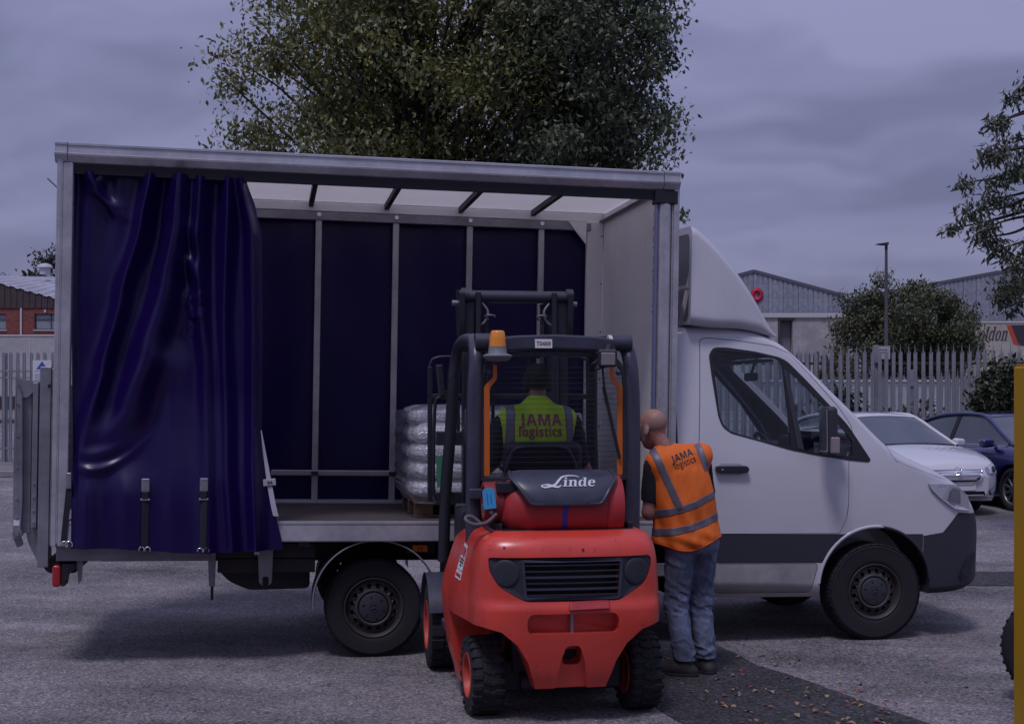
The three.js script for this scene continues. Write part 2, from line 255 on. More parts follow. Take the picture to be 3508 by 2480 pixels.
function limb(pts, r0, r1) { const c = new THREE.CatmullRomCurve3(pts.map((p) => V(...p))), n = Math.max(4, pts.length * 4), fr = c.computeFrenetFrames(n), P = []; for (let i = 0; i <= n; i++) P.push(c.getPoint(i / n));
  return grid(8, n, (u, v) => { const i = Math.round(v * n), a = u * Math.PI * 2, r = lerp(r0, r1, v) * (1 + 0.12 * Math.sin(a * 3 + i)); return P[i].clone().addScaledVector(fr.normals[i], Math.cos(a) * r).addScaledVector(fr.binormals[i], Math.sin(a) * r); }, true); }
// a broad tree: trunk, limbs that reach for their clumps, leaves
function tree(name, label, group, o) {
  const rn = mulberry(o.seed), T = thing(name, label, 'tree', { pos: [o.x, gy(o.z), o.z], group });
  const top = o.cy + o.ry * 0.75, lean = o.lean ?? 0, tp = (y) => [lean * y * 0.1 + 0.12 * Math.sin(y * 0.9 + o.seed), y, 0.1 * Math.cos(y * 0.8)];
  part(T, 'trunk', boxUV(limb([0, 0.25, 0.5, 0.75, 1].map((t) => tp(t * top)), o.tr, o.tr * 0.22), 1), mBark);
  const clumps = [], limbs = [], twigs = [];
  for (let i = 0; i < o.n; i++) {
    let x, y, z, d; do { x = rn() * 2 - 1; y = rn() * 2 - 1; z = rn() * 2 - 1; d = Math.hypot(x, y, z); } while (d > 1 || d < (o.hollow ?? 0.35));
    const k = 1 + 0.22 * (fbm(x * 2 + o.seed, y * 2 + z, 3, 3) - 0.5) * 2;
    const c = [lean * o.cy * 0.1 + x * o.rx * k, o.cy + y * o.ry * k, z * o.rz * k];
    if (o.floor && c[1] < o.floor) c[1] = o.floor + rn() * 0.5;
    clumps.push([...c, o.cr * (0.7 + 0.6 * rn()), Math.round(o.per * (0.6 + 0.8 * rn()))]);
    const y0 = Math.max(o.cy - o.ry * 0.95, c[1] - 0.5 - Math.hypot(c[0], c[2]) * 0.6), a = tp(Math.min(y0, top * 0.97)), mid = [lerp(a[0], c[0], 0.5), lerp(a[1], c[1], 0.42), lerp(a[2], c[2], 0.5)];
    if (i % (o.every ?? 4) === 0) limbs.push(limb([a, mid, c], o.tr * 0.26, 0.012)); else if (i % 2) twigs.push(limb([[lerp(a[0], c[0], 0.55), lerp(a[1], c[1], 0.5), lerp(a[2], c[2], 0.55)], [lerp(a[0], c[0], 0.8) + 0.1, lerp(a[1], c[1], 0.8), c[2]], c], 0.025, 0.006));
  }
  for (const g of limbs) part(T, 'limb', boxUV(g, 1), mBark);
  if (twigs.length) part(T, 'twigs', boxUV(merge(twigs), 1), mBark).userData.kind = 'stuff';
  for (const c of o.extra ?? []) clumps.push(c);
  crown(T, 'crown', clumps, o.L, o.W, o.tints, o.seed + 5, o.hang ?? 0.55);
  return T;
}
const OLIVE = [[0.17, 0.19, 0.055], [0.21, 0.21, 0.055], [0.13, 0.16, 0.06], [0.24, 0.225, 0.06]], DEEP = [[0.10, 0.13, 0.065], [0.13, 0.155, 0.07], [0.085, 0.115, 0.065]], HEDGE = [[0.05, 0.065, 0.025], [0.07, 0.08, 0.025], [0.035, 0.05, 0.022]];
tree('broadleaf_tree', 'tall olive green broadleaf tree rising behind the open truck body', 'trees behind the truck', { seed: 11, x: -1.25, z: -20, cy: 6.35, rx: 2.62, ry: 3.0, rz: 2.4, n: 420, cr: 0.44, per: 230, hollow: 0.25, tr: 0.19, L: 0.088, W: 0.046, tints: OLIVE, every: 6, floor: 4.3, lean: 0.0,
  extra: [[-2.9, 5.6, 0.3, 0.35, 110], [-3.05, 5.2, 0.4, 0.32, 100], [-2.8, 4.7, 0.3, 0.34, 120], [-2.4, 7.4, 0, 0.45, 160], [-2.3, 8.1, 0, 0.4, 140], [-2.6, 4.45, 0.4, 0.3, 90], [1.9, 5.2, 0, 0.4, 120]] });
tree('broadleaf_tree', 'dark green tree standing close against the olive green tree behind the truck', 'trees behind the truck', { seed: 23, x: 1.0, z: -18.6, cy: 6.2, rx: 1.02, ry: 2.9, rz: 1.6, n: 190, cr: 0.40, per: 250, tr: 0.15, L: 0.088, W: 0.048, tints: DEEP, every: 7, floor: 4.0, hollow: 0.2,
  extra: [[1.32, 4.15, 0.5, 0.13, 34], [1.15, 5.6, 0.2, 0.28, 90], [1.1, 5.0, 0.3, 0.28, 100], [1.0, 6.8, 0.2, 0.3, 110], [1.0, 7.4, 0.2, 0.3, 110]] });
{ // ash tree whose boughs hang in from the right
  const T = thing('ash_tree', 'sparse tree with long narrow leaves on drooping boughs above the blue car', 'tree', { pos: [9.3, gy(-16), -16] });
  const tx = (px, py, z = 0) => [(px - 1148) / 3000 * 16 - 9.3, 1.81 - (py - 900) / 3000 * 16 - gy(-16), z];
  part(T, 'trunk', boxUV(limb([[0, 0, 0], [0.1, 2, 0], [-0.1, 4.5, 0], [0.2, 7.5, 0]], 0.2, 0.08), 1), mBark);
  const tips = [[2168, 480, 0.25, 60], [2205, 455, 0.22, 55], [2235, 500, 0.22, 60], [2200, 535, 0.2, 55], [2165, 500, 0.14, 30], [2235, 560, 0.22, 65], [2265, 590, 0.22, 65], [2225, 345, 0.2, 55], [2195, 360, 0.18, 45], [2185, 400, 0.16, 38], [2215, 415, 0.18, 42], [2250, 400, 0.18, 45], [2285, 370, 0.22, 55], [2275, 250, 0.2, 50], [2245, 270, 0.14, 30], [2290, 210, 0.15, 34], [2240, 650, 0.2, 58], [2275, 640, 0.22, 65], [2225, 665, 0.15, 38], [2295, 555, 0.2, 55], [2295, 450, 0.2, 50], [2310, 300, 0.3, 90], [2330, 480, 0.35, 110], [2330, 620, 0.35, 110], [2340, 180, 0.3, 90], [2296, 680, 0.16, 40]];
  const clumps = [], zz = mulberry(5);
  tips.forEach(([px, py, r, k], i) => { const z = (zz() - 0.5) * 1.2, c = tx(px, py, z); clumps.push([...c, r * 0.85, Math.round(k * 2.1)]); const from = tx(2420, py - 130 + (i % 3) * 60, z * 0.3), bow = tx(lerp(2420, px, 0.6), lerp(py - 130, py, 0.5) + 45, z * 0.6); part(T, 'bough', boxUV(limb([from, bow, c], 0.03, 0.006), 1), mBark); });
  for (let i = 0; i < 40; i++) clumps.push([zz() * 3 - 1.6, 4 + zz() * 4, (zz() - 0.5) * 3, 0.4, 90]);
  for (let i = 0; i < 6; i++) { const c = tx(2420, 120 + i * 90, 0); part(T, 'bough', boxUV(limb([[0, 2.6 + i * 0.7, 0], [c[0] * 0.5, c[1] + 0.25, 0.1], c], 0.06, 0.028), 1), mBark); }
  crown(T, 'crown', clumps, 0.105, 0.034, [[0.08, 0.095, 0.05], [0.10, 0.115, 0.055], [0.06, 0.075, 0.045]], 77, 0.85);
}
// round bush by the street lamp, scrub along the fence, trees beyond the brick building
function bush(name, label, cat, o) {
  const B = thing(name, label, cat, { pos: [o.x, gy(o.z), o.z], group: o.group }), rn = mulberry(o.seed), cl = [];
  for (let i = 0; i < o.n; i++) { let x, y, z; do { x = rn() * 2 - 1; y = rn() * 2 - 1; z = rn() * 2 - 1; } while (Math.hypot(x, y, z) > 1); const k = 1 + 0.25 * (rn() - 0.5); cl.push([x * o.rx * k, o.cy + y * o.ry * k, z * o.rz * k, o.cr, Math.round(o.per * (0.6 + 0.8 * rn()))]); }
  for (let i = 0; i < 5; i++) { const a = i * 1.3 + o.seed; part(B, 'stem', boxUV(limb([[Math.cos(a) * 0.1, 0, Math.sin(a) * 0.1], [Math.cos(a) * o.rx * 0.25, o.cy * 0.5, Math.sin(a) * o.rz * 0.2], [Math.cos(a) * o.rx * 0.55, o.cy + o.ry * 0.3, Math.sin(a) * o.rz * 0.4]], 0.05, 0.012), 1), mBark); }
  crown(B, 'foliage', cl, o.L, o.W, o.tints, o.seed + 3, 0.45); return B;
}
bush('round_bush', 'big round dark green bush beside the street lamp', 'bush', { seed: 31, x: 10.7, z: -36, cy: 3.05, rx: 1.85, ry: 1.35, rz: 1.6, n: 190, cr: 0.34, per: 190, L: 0.11, W: 0.05, tints: [[0.08, 0.10, 0.035], [0.06, 0.08, 0.035], [0.12, 0.125, 0.04]] });
bush('small_bush', 'small yellowish bush at the foot of the round bush', 'bush', { seed: 37, x: 8.55, z: -35, cy: 1.95, rx: 0.65, ry: 0.55, rz: 0.5, n: 30, cr: 0.2, per: 70, L: 0.12, W: 0.05, tints: [[0.14, 0.10, 0.025], [0.10, 0.09, 0.025]] });
bush('fence_shrub', 'leafy green scrub growing through the palisade behind the white car', 'bush', { seed: 41, x: 6.4, z: -24.9, cy: 0.9, rx: 1.5, ry: 0.75, rz: 0.3, n: 60, cr: 0.22, per: 60, L: 0.11, W: 0.06, tints: HEDGE });
bush('fence_shrub', 'tall leafy scrub in the palisade corner behind the yellow post', 'bush', { seed: 43, x: 8.35, z: -22.55, cy: 1.25, rx: 0.55, ry: 1.0, rz: 0.25, n: 60, cr: 0.2, per: 80, L: 0.11, W: 0.06, tints: HEDGE });
bush('fence_shrub', 'low weeds along the palisade behind the blue car', 'bush', { seed: 47, x: 7.9, z: -24.0, cy: 0.55, rx: 1.2, ry: 0.4, rz: 0.25, n: 40, cr: 0.18, per: 50, L: 0.1, W: 0.05, tints: HEDGE });
bush('fence_shrub', 'thin pale shrub hanging over the wall in front of the cream trailer', 'bush', { seed: 53, x: 15.3, z: -41, cy: 1.8, rx: 1.1, ry: 0.7, rz: 0.4, n: 40, cr: 0.25, per: 45, L: 0.13, W: 0.05, tints: [[0.07, 0.085, 0.04], [0.09, 0.1, 0.05]] });
tree('far_tree', 'hazy tree above the pale roof of the brick building', 'trees beyond the brick building', { seed: 61, x: -29.6, z: -88, cy: 8.4, rx: 2.6, ry: 2.0, rz: 2, n: 60, cr: 0.7, per: 60, tr: 0.25, L: 0.35, W: 0.18, tints: [[0.05, 0.055, 0.04], [0.065, 0.07, 0.045]], every: 8 });
tree('far_tree', 'low tree crown beyond the roof vents', 'trees beyond the brick building', { seed: 67, x: -34.2, z: -92, cy: 7.6, rx: 3.2, ry: 1.4, rz: 2, n: 60, cr: 0.6, per: 60, tr: 0.25, L: 0.35, W: 0.18, tints: [[0.05, 0.055, 0.04], [0.065, 0.07, 0.045]], every: 8 });
// ---------------------------------------------------------------- curtain-sided truck
const mWhite = mat([0.60, 0.60, 0.66], 0.35, 0, { clearcoat: 0.9, clearcoatRoughness: 0.06, map: tSubtle });
const mPlastic = mat([0.030, 0.031, 0.046], 0.6, 0, { bumpMap: rep(tGrit, 3), bumpScale: 0.0008 });
const mRubber = mat([0.017, 0.016, 0.022], 0.82, 0, { map: tMottle });
const mAlu = mat([0.55, 0.545, 0.60], 0.4, 0.4, { map: tMottle, roughnessMap: tSmudge });
const mAluDull = mat([0.28, 0.265, 0.30], 0.6, 0.45, { map: tMottle, roughnessMap: tSmudge });
const mGalv = mat([0.36, 0.36, 0.41], 0.55, 0.7, { map: tMottle, roughnessMap: tSmudge });
const mDarkSteel = mat([0.055, 0.05, 0.058], 0.75, 0.2, { map: tMottle });
const mBlack = mat([0.010, 0.009, 0.016], 0.55);
const mNavy = mat([0.0075, 0.0014, 0.054], 0.33, 0, { specularIntensity: 0.85, ior: 1.45 });
const mGrp = mat([0.78, 0.755, 0.76], 0.55, 0, { map: tSubtle });
const mGlass = mat([0.72, 0.78, 0.81], 0.03, 0, { transmission: 1, thickness: 0, ior: 1.5 });
const mChrome = mat([0.75, 0.75, 0.78], 0.2, 1);
const mAmber = mat([0.75, 0.16, 0.01], 0.25, 0, { clearcoat: 0.6 });
const mRedLens = mat([0.35, 0.012, 0.02], 0.25, 0, { clearcoat: 0.7 });
const mWeb = mat([0.012, 0.014, 0.026], 0.85, 0, { bumpMap: rep(tGrit, 8), bumpScale: 0.001 });

const TRUCK = thing('curtain_side_truck', 'white curtain sided delivery truck with open side and tail lift', 'truck', { pos: [-0.981, 0, -9.493], turnY: 0.1788 });
const RAKE = -0.0163;
const raked = (g) => { g = Array.isArray(g) ? merge(g) : g; g.rotateZ(RAKE); return g; };
const tp = (parent, name, g, m, label) => part(parent, name, raked(g), m, label);   // part in the truck's own body axes: x forward, y up, z out of the near side

// --- load bed and roof frame
const BX0 = -2.19, BX1 = 2.165, ZN = 0.13, ZF = -2.05, FLOOR = 0.945, ROOF = 3.52;
const mPly = mat([0.10, 0.08, 0.085], 0.8, 0, { map: tex(512, (u, v) => { const g = 0.6 + 0.4 * fbm(u * 4, v * 60, 3, 4, 4, 60) + 0.2 * (fbm(u * 9, v * 9, 5, 3, 9, 9) - 0.5); return [g, g, g]; }) });
tp(TRUCK, 'load_floor', boxUV(bx(BX0 + 0.05, 2.12, FLOOR - 0.06, FLOOR, ZF + 0.04, ZN - 0.045, 0.003), 0.6), mPly);
{ // near side rail: pressed aluminium with a lip
  const prof = [[0.83, 0.125], [0.838, 0.131], [0.95, 0.131], [0.955, 0.136], [0.97, 0.136], [0.972, 0.13], [0.972, 0.088], [0.95, 0.086], [0.86, 0.086], [0.83, 0.1]];
  tp(TRUCK, 'side_rail', boxUV(extX(prof, -2.1, 2.16), 0.7), mAlu);
  tp(TRUCK, 'side_rail', boxUV(extX(prof.map(([y, z]) => [y, ZF + ZN - z]), -2.1, 2.16), 0.7), mAlu);
}
{ // roof rails: pale upper face, ridge, sloping lower face
  const prof = [[3.385, 0.100], [3.392, 0.115], [3.432, 0.148], [3.444, 0.150], [3.450, 0.136], [3.500, 0.133], [3.502, 0.142], [3.516, 0.142], [3.522, 0.130], [3.520, 0.05], [3.45, 0.045], [3.385, 0.06]];
  const r = tp(TRUCK, 'roof_rail', boxUV(extX(prof, -2.12, 2.04), 0.7), mAlu);
  tp(r, 'roof_cap', boxUV(extX(prof.map(([y, z]) => [y + 0.002, z + 0.006]), 2.045, BX1), 0.7), mAlu);
  tp(r, 'roof_cap', boxUV(extX(prof.map(([y, z]) => [y + 0.002, z + 0.006]), BX0 - 0.015, -2.125), 0.7), mAlu);
  tp(r, 'curtain_track', extX([[3.318, 0.06], [3.318, 0.098], [3.384, 0.104], [3.384, 0.055]], -2.1, 2.05), mBlack);
  tp(r, 'curtain_track', bx(1.98, 2.155, 3.285, 3.384, 0.03, 0.126, 0.01), mBlack);
  tp(TRUCK, 'roof_rail', boxUV(extX(prof.map(([y, z]) => [y, ZF + ZN - z]), BX0, BX1), 0.7), mAlu);
  // inner ledges of the far rail, as seen from the loading side
  tp(TRUCK, 'inner_rail', boxUV(bx(-2.1, 2.1, 3.425, 3.495, -1.99, -1.955, 0.004)), mGrp);
  tp(TRUCK, 'inner_rail', boxUV(bx(-2.1, 2.0, 3.345, 3.41, -2.0, -1.93, 0.004)), mAluDull);
}
tp(TRUCK, 'roof_panel', boxUV(bx(-2.15, 2.14, 3.508, 3.514, ZF + 0.06, 0.06, 0)), mat([0.95, 0.92, 0.90], 1, 0, { transmission: 0.8, thickness: 0, side: THREE.DoubleSide }));
for (const x of [-1.75, -1.1, -0.44, 0.2, 0.84, 1.48]) tp(TRUCK, 'roof_bow', bx(x - 0.02, x + 0.02, 3.455, 3.505, -1.95, 0.05, 0.004), mDarkSteel);
// end frames
tp(TRUCK, 'corner_post', boxUV([bx(-2.155, -2.085, 0.80, 3.39, 0.05, 0.125, 0.012), bx(-2.19, -2.158, 0.80, 3.42, 0.04, 0.132, 0.006), bx(-2.16, -2.15, 0.82, 3.40, 0.10, 0.128, 0.003)], 0.7), mAlu);
tp(TRUCK, 'corner_post', boxUV(bx(-2.19, -2.085, 0.80, 3.39, ZF, ZF + 0.09, 0.012), 0.7), mAlu);
{
  const p = tp(TRUCK, 'corner_post', boxUV(move(turn(ext(rounded([[2.012, 0.03], [2.012, -0.085], [2.03, -0.115], [2.07, -0.125], [2.10, -0.115], [2.118, -0.085], [2.118, 0.03]], 0.01), 2.45), -Math.PI / 2), 0, 0.86, 0), 0.7), mAlu);
  tp(p, 'seal_strip', bx(1.988, 2.009, 0.96, 3.30, 0.085, 0.11, 0.004), mat([0.16, 0.17, 0.30], 0.5, 0.2));
  tp(p, 'edge_trim', boxUV([bx(2.128, 2.17, 0.84, 3.40, 0.05, 0.12, 0.008), bx(2.118, 2.128, 0.86, 3.36, 0.06, 0.10, 0.002)], 0.7), mAlu);
}
// bulkhead behind the cab: ribbed white panels, cove at the top
for (const [z0, z1] of [[-1.96, -1.52], [-1.515, -1.06], [-1.055, -0.6], [-0.595, -0.14], [-0.135, 0.06]]) tp(TRUCK, 'bulkhead_panel', boxUV(bx(2.118, 2.15, FLOOR, 3.5, z0, z1, 0.004), 0.4), mGrp);
tp(TRUCK, 'bulkhead_trim', boxUV([turn(bx(-0.02, 0.05, -0.006, 0.006, -1.95, 0.05, 0.003), 0, 0, 0.7).translate(2.09, 3.44, 0)]), mAluDull);
tp(TRUCK, 'corner_post', boxUV(bx(1.965, 2.115, FLOOR, 3.43, -2.0, -1.945, 0.008), 0.5), mGrp);
for (let y = 1.2; y < 3.4; y += 0.42) tp(TRUCK, 'rivet', cyl(0.008, 0.006, 0.008, 8, 'z', 2.10, y, -1.943), mDarkSteel);
tp(TRUCK, 'gusset', move(ext([[1.79, 3.42], [1.955, 3.42], [1.955, 3.22]], 0.02), 0, 0, -1.94), mGrp);
// far curtain hangs almost flat between its posts
tp(TRUCK, 'far_curtain', grid(120, 30, (u, v) => { const x = lerp(-2.1, 2.05, u), y = lerp(FLOOR - 0.15, 3.40, v); return V(x, y, -2.035 + 0.012 * Math.sin(x * 9 + Math.sin(y * 2) * 0.8) + 0.02 * (fbm(x * 1.6 + y * 1.1, y * 0.5, 3, 3) - 0.5)); }), mNavy);
const lod = mat([0.50, 0.47, 0.50], 0.6, 0.15, { map: tMottle });
for (const x of [-1.02, -0.372, 0.285, 0.925, 1.558]) {
  const p = tp(TRUCK, 'curtain_pole', boxUV(bx(x - 0.026, x + 0.026, FLOOR - 0.03, 3.38, -1.985, -1.945, 0.006), 0.7), lod);
  tp(p, 'bolt', cyl(0.018, 0.018, 0.02, 10, 'z', x, 3.39, -1.925), mChrome); tp(p, 'catch', bx(x - 0.03, x + 0.03, 1.185, 1.215, -1.945, -1.925, 0.003), mDarkSteel);
}
tp(TRUCK, 'side_lath', boxUV(bx(-0.74, 0.28, 1.175, 1.225, -1.962, -1.94, 0.02), 0.7), lod);
tp(TRUCK, 'floor_edge', bx(-2.0, 2.1, FLOOR, FLOOR + 0.012, -1.97, -1.93, 0.002), mAlu);

// --- bunched curtain on the near side
{
  const lineAt = (pts, y) => { for (let i = 0; i < pts.length - 1; i++) if (y <= pts[i][1] && y >= pts[i + 1][1]) { const t = (pts[i][1] - y) / (pts[i][1] - pts[i + 1][1]); return lerp(pts[i][0], pts[i + 1][0], t * t * (3 - 2 * t) * 0.5 + t * 0.5); } return y > pts[0][1] ? pts[0][0] : pts[pts.length - 1][0]; };
  const right = [[-0.94, 3.33], [-0.87, 3.12], [-0.83, 2.95], [-0.817, 2.4], [-0.805, 1.6], [-0.76, 1.24], [-0.655, 0.80]];
  // ridges: line of the crest, width left, width right, height, and the span of heights over which it stands out
  const ridges = [
    { l: [[-1.385, 3.33], [-1.40, 3.0], [-1.47, 2.6], [-1.57, 2.1], [-1.68, 1.75], [-1.80, 1.5], [-1.90, 1.36]], a: 0.055, b: 0.06, grow: 1.5, p: 2.2, h: 0.17, y0: 1.18, y1: 3.4, long: 0.95 },
    { l: [[-1.58, 3.33], [-1.64, 3.0], [-1.76, 2.5], [-1.87, 2.0], [-1.96, 1.6], [-2.02, 1.36]], a: 0.045, b: 0.05, grow: 0.5, p: 1.6, h: 0.12, y0: 1.25, y1: 3.4, long: 0.7 },
    { l: [[-1.99, 3.33], [-1.93, 3.2], [-1.85, 3.1], [-1.79, 3.02]], a: 0.045, b: 0.06, grow: 0, p: 1.5, h: 0.08, y0: 2.98, y1: 3.4 },
    { l: [[-1.255, 3.33], [-1.27, 2.9], [-1.24, 2.5], [-1.19, 2.0], [-1.16, 1.2], [-1.15, 0.7]], a: 0.045, b: 0.05, grow: 0.7, p: 1.6, h: 0.12, y0: 0.4, y1: 3.4 },
    { l: [[-1.07, 3.33], [-1.08, 2.4], [-1.04, 1.4], [-0.99, 0.7]], a: 0.035, b: 0.04, grow: 0.5, p: 1.5, h: 0.09, y0: 0.4, y1: 3.4 },
    { l: [[-0.975, 3.33], [-0.90, 2.95], [-0.88, 2.2], [-0.865, 1.4], [-0.83, 0.7]], a: 0.035, b: 0.04, grow: 0.3, p: 1.7, h: 0.12, y0: 0.4, y1: 3.4 },
    { l: [[-1.42, 2.2], [-1.42, 1.6], [-1.40, 1.1], [-1.38, 0.7]], a: 0.07, b: 0.08, grow: 0.4, p: 1.7, h: 0.06, y0: 0.4, y1: 2.0 },
    { l: [[-1.72, 1.3], [-1.70, 1.0], [-1.68, 0.7]], a: 0.10, b: 0.12, grow: 0, p: 1.7, h: 0.05, y0: 0.4, y1: 1.15 },
    { l: [[-1.95, 1.2], [-1.96, 0.7]], a: 0.06, b: 0.07, grow: 0, p: 1.7, h: 0.04, y0: 0.4, y1: 1.15 },
  ];
  const cz = (x, y) => {
    let z = 0.035 + 0.112 * (1 - smooth(0.98, 1.9, y));   // the hem hangs clear of the side rail
    for (const r of ridges) { const c = lineAt(r.l, y), d = x - c, w = (d < 0 ? r.a : r.b) * (1 + r.grow * (3.3 - y) / 2); const span = smooth(r.y0, r.y0 + (r.long ?? 0.22), y) * (1 - smooth(r.y1, r.y1 + 0.25, y)); z += r.h * span * Math.exp(-Math.pow(Math.abs(d / w), r.p)); }
    // hammock where the two big folds end, and the crumple beside the middle fold
    const hx = x + 1.86, hy = y - (1.33 + 1.6 * hx * hx + 0.25 * hx); z += 0.035 * Math.exp(-(hx * hx) / 0.03) * (Math.exp(-(hy * hy) / 0.0012) + 0.5 * Math.exp(-((hy - 0.10) ** 2) / 0.002));
    const kx = (x + 1.285) / 0.06, ky = (y - 2.42) / 0.16, k = Math.exp(-kx * kx - ky * ky); z += k * (0.06 * (fbm(x * 22, y * 16, 4, 3) - 0.3));
    const jx = (x + 1.30) / 0.05, jy = (y - 2.75) / 0.2; z += 0.035 * Math.exp(-jx * jx - jy * jy) * Math.sin(y * 22 + x * 30);
    z += 0.016 * Math.sin(x * 34 + 1.5 * Math.sin(y * 1.1)) * smooth(2.2, 3.3, y) + 0.012 * (fbm(x * 5, y * 1.6, 2, 3) - 0.5) + 0.014 * (fbm(x * 3 + 9, y * 2.4, 7, 3) - 0.5) + 0.010 * Math.sin(x * 19 + y * 0.8);
    return z;
  };
  const g = grid(230, 300, (u, v) => { const yb = 0.765 + 0.03 * Math.abs(u - 0.75) + 0.008 * Math.sin(u * 9), y = lerp(yb, 3.335, v), xl = lerp(-2.058, -2.105, smooth(0.8, 3.3, y)), x = lerp(xl, lineAt(right, y), u); const edge = smooth(0, 0.04, u) * (u > 0.97 ? lerp(1, 0.5, (u - 0.97) / 0.03) : 1); return V(x, y, lerp(0.142 - 0.08 * smooth(1.0, 1.5, y), cz(x, y), edge)); });
  const C = tp(TRUCK, 'side_curtain', g, mNavy);
  // webbing straps with buckles and hooks
  const strap = (x0, y1, lean) => {
    const s = tp(C, 'strap', grid(2, 24, (u, v) => { const y = lerp(0.80, y1 - 0.12, v), x = x0 + (u - 0.5) * 0.045 + lean * v; return V(x, y, Math.max(cz(x, y), cz(x - 0.02, y), cz(x + 0.02, y)) + 0.006); }), mWeb);
    const z = cz(x0 + lean, y1 - 0.06) + 0.016;
    tp(C, 'buckle', [bx(x0 + lean - 0.028, x0 + lean + 0.028, y1 - 0.09, y1, z, z + 0.012, 0.01), bx(x0 + lean - 0.032, x0 + lean + 0.032, y1 - 0.15, y1 - 0.135, z, z + 0.018, 0.004)], mGalv);
    tp(C, 'buckle_lever', bx(x0 + lean - 0.022, x0 + lean + 0.022, y1 - 0.14, y1 - 0.085, z + 0.004, z + 0.02, 0.006), mBlack);
    for (const d of [-0.018, 0.022]) tp(C, 'hook', turn(new THREE.TorusGeometry(0.017, 0.005, 6, 14, 4.2), 0, 0, -0.6).translate(x0 + d, 0.786, cz(x0, 0.80) + 0.01), mChrome);
    return s;
  };
  strap(-1.575, 1.265, 0.0); strap(-1.185, 1.275, 0.0);
  tp(C, 'strap', grid(2, 20, (u, v) => { const y = lerp(0.83, 1.20, v), x = lerp(-2.105, -2.075, v) + (u - 0.5) * 0.04; return V(x, y, 0.14); }), mWeb);
  tp(C, 'buckle', bx(-2.095, -2.06, 1.19, 1.30, 0.135, 0.15, 0.008), mGalv);
  for (const d of [0, 0.03]) tp(C, 'hook', turn(new THREE.TorusGeometry(0.022, 0.006, 6, 14, 4.2), 0, 0, -0.9 + d * 10).translate(-2.10 + d, 0.815, 0.14), mChrome);
  tp(C, 'white_strap', grid(2, 24, (u, v) => { const y = lerp(1.012, 1.60, v), w = lerp(0.036, 0.006, v * v), x = lerp(-0.702, -0.812, Math.pow(v, 0.85)) + (u - 0.5) * w; return V(x, y, Math.max(cz(x, y), 0.1) + 0.022); }), mat([0.42, 0.40, 0.48], 0.7));
  const wz = cz(-0.745, 1.245) + 0.03; tp(C, 'strap_plate', turn(bx(-0.043, 0.043, -0.024, 0.024, 0, 0.008, 0.006), 0, 0, 0.1).translate(-0.75, 1.243, wz), mat([0.40, 0.39, 0.46], 0.6));
  tp(C, 'strap_rivet', [cyl(0.008, 0.008, 0.008, 8, 'z', -0.757, 1.243, wz + 0.01), cyl(0.008, 0.008, 0.008, 8, 'z', -0.738, 1.244, wz + 0.01)], mDarkSteel);
  tp(C, 'white_tag', bx(-0.845, -0.81, 0.742, 0.768, 0.1, 0.13, 0.004), mat([0.6, 0.6, 0.62], 0.5));
}
// --- under the bed
tp(TRUCK, 'rear_beam', boxUV([bx(-2.165, -1.145, 0.695, 0.795, -0.03, 0.06, 0.008), bx(-2.165, -1.145, 0.785, 0.825, -0.03, 0.075, 0.006)], 0.7), mAluDull);
tp(TRUCK, 'rear_bumper_bar', boxUV(bx(-2.15, -2.05, 0.60, 0.70, -1.95, -0.05, 0.01)), mDarkSteel);
tp(TRUCK, 'under_leg', boxUV(ext([[-1.165, 0.80], [-1.105, 0.80], [-1.112, 0.515], [-1.15, 0.515]], 0.05, 0.004)), mAluDull);
tp(TRUCK, 'under_leg', [cyl(0.01, 0.01, 0.1, 8, 'y', -1.13, 0.47, 0.03)], mBlack);
tp(TRUCK, 'bed_bracket', boxUV(ext(rounded([[-0.825, 0.80], [-0.715, 0.80], [-0.722, 0.54], [-0.745, 0.515], [-0.745, 0.58], [-0.785, 0.58], [-0.785, 0.515], [-0.81, 0.54]], 0.01), 0.05, 0.004)), mAluDull);
tp(TRUCK, 'chassis_rail', boxUV([bx(-1.95, 2.4, 0.62, 0.78, -0.62, -0.56, 0.008), bx(-1.1, -0.42, 0.70, 0.80, -0.12, -0.06, 0.006), bx(-1.1, -0.42, 0.59, 0.69, -0.14, -0.10, 0.006)]), mDarkSteel);
tp(TRUCK, 'chassis_rail', boxUV(bx(-1.95, 2.4, 0.62, 0.78, -1.42, -1.36, 0.008)), mDarkSteel);
for (const x of [-1.9, -1.2, -0.5, 0.5, 1.2, 1.9]) tp(TRUCK, 'cross_member', bx(x - 0.04, x + 0.04, 0.79, 0.88, ZF + 0.08, 0.08, 0.006), mDarkSteel);
tp(TRUCK, 'spare_carrier', [ext(rounded([[-1.10, 0.58], [-0.45, 0.60], [-0.45, 0.45], [-0.88, 0.44], [-1.02, 0.5]], 0.04), 0.9, 0.01).translate(0, 0, -1.2)], mBlack);
tp(TRUCK, 'side_tank', [bx(0.55, 1.25, 0.42, 0.76, -0.75, -0.18, 0.06), bx(1.45, 1.95, 0.46, 0.74, -0.8, -0.3, 0.05)], mBlack);
tp(TRUCK, 'guard_bar', [bx(0.55, 2.2, 0.56, 0.66, 0.02, 0.05, 0.01), bx(0.9, 0.96, 0.56, 0.84, -0.03, 0.02, 0.005), bx(1.7, 1.76, 0.56, 0.84, -0.03, 0.02, 0.005)], mAluDull);
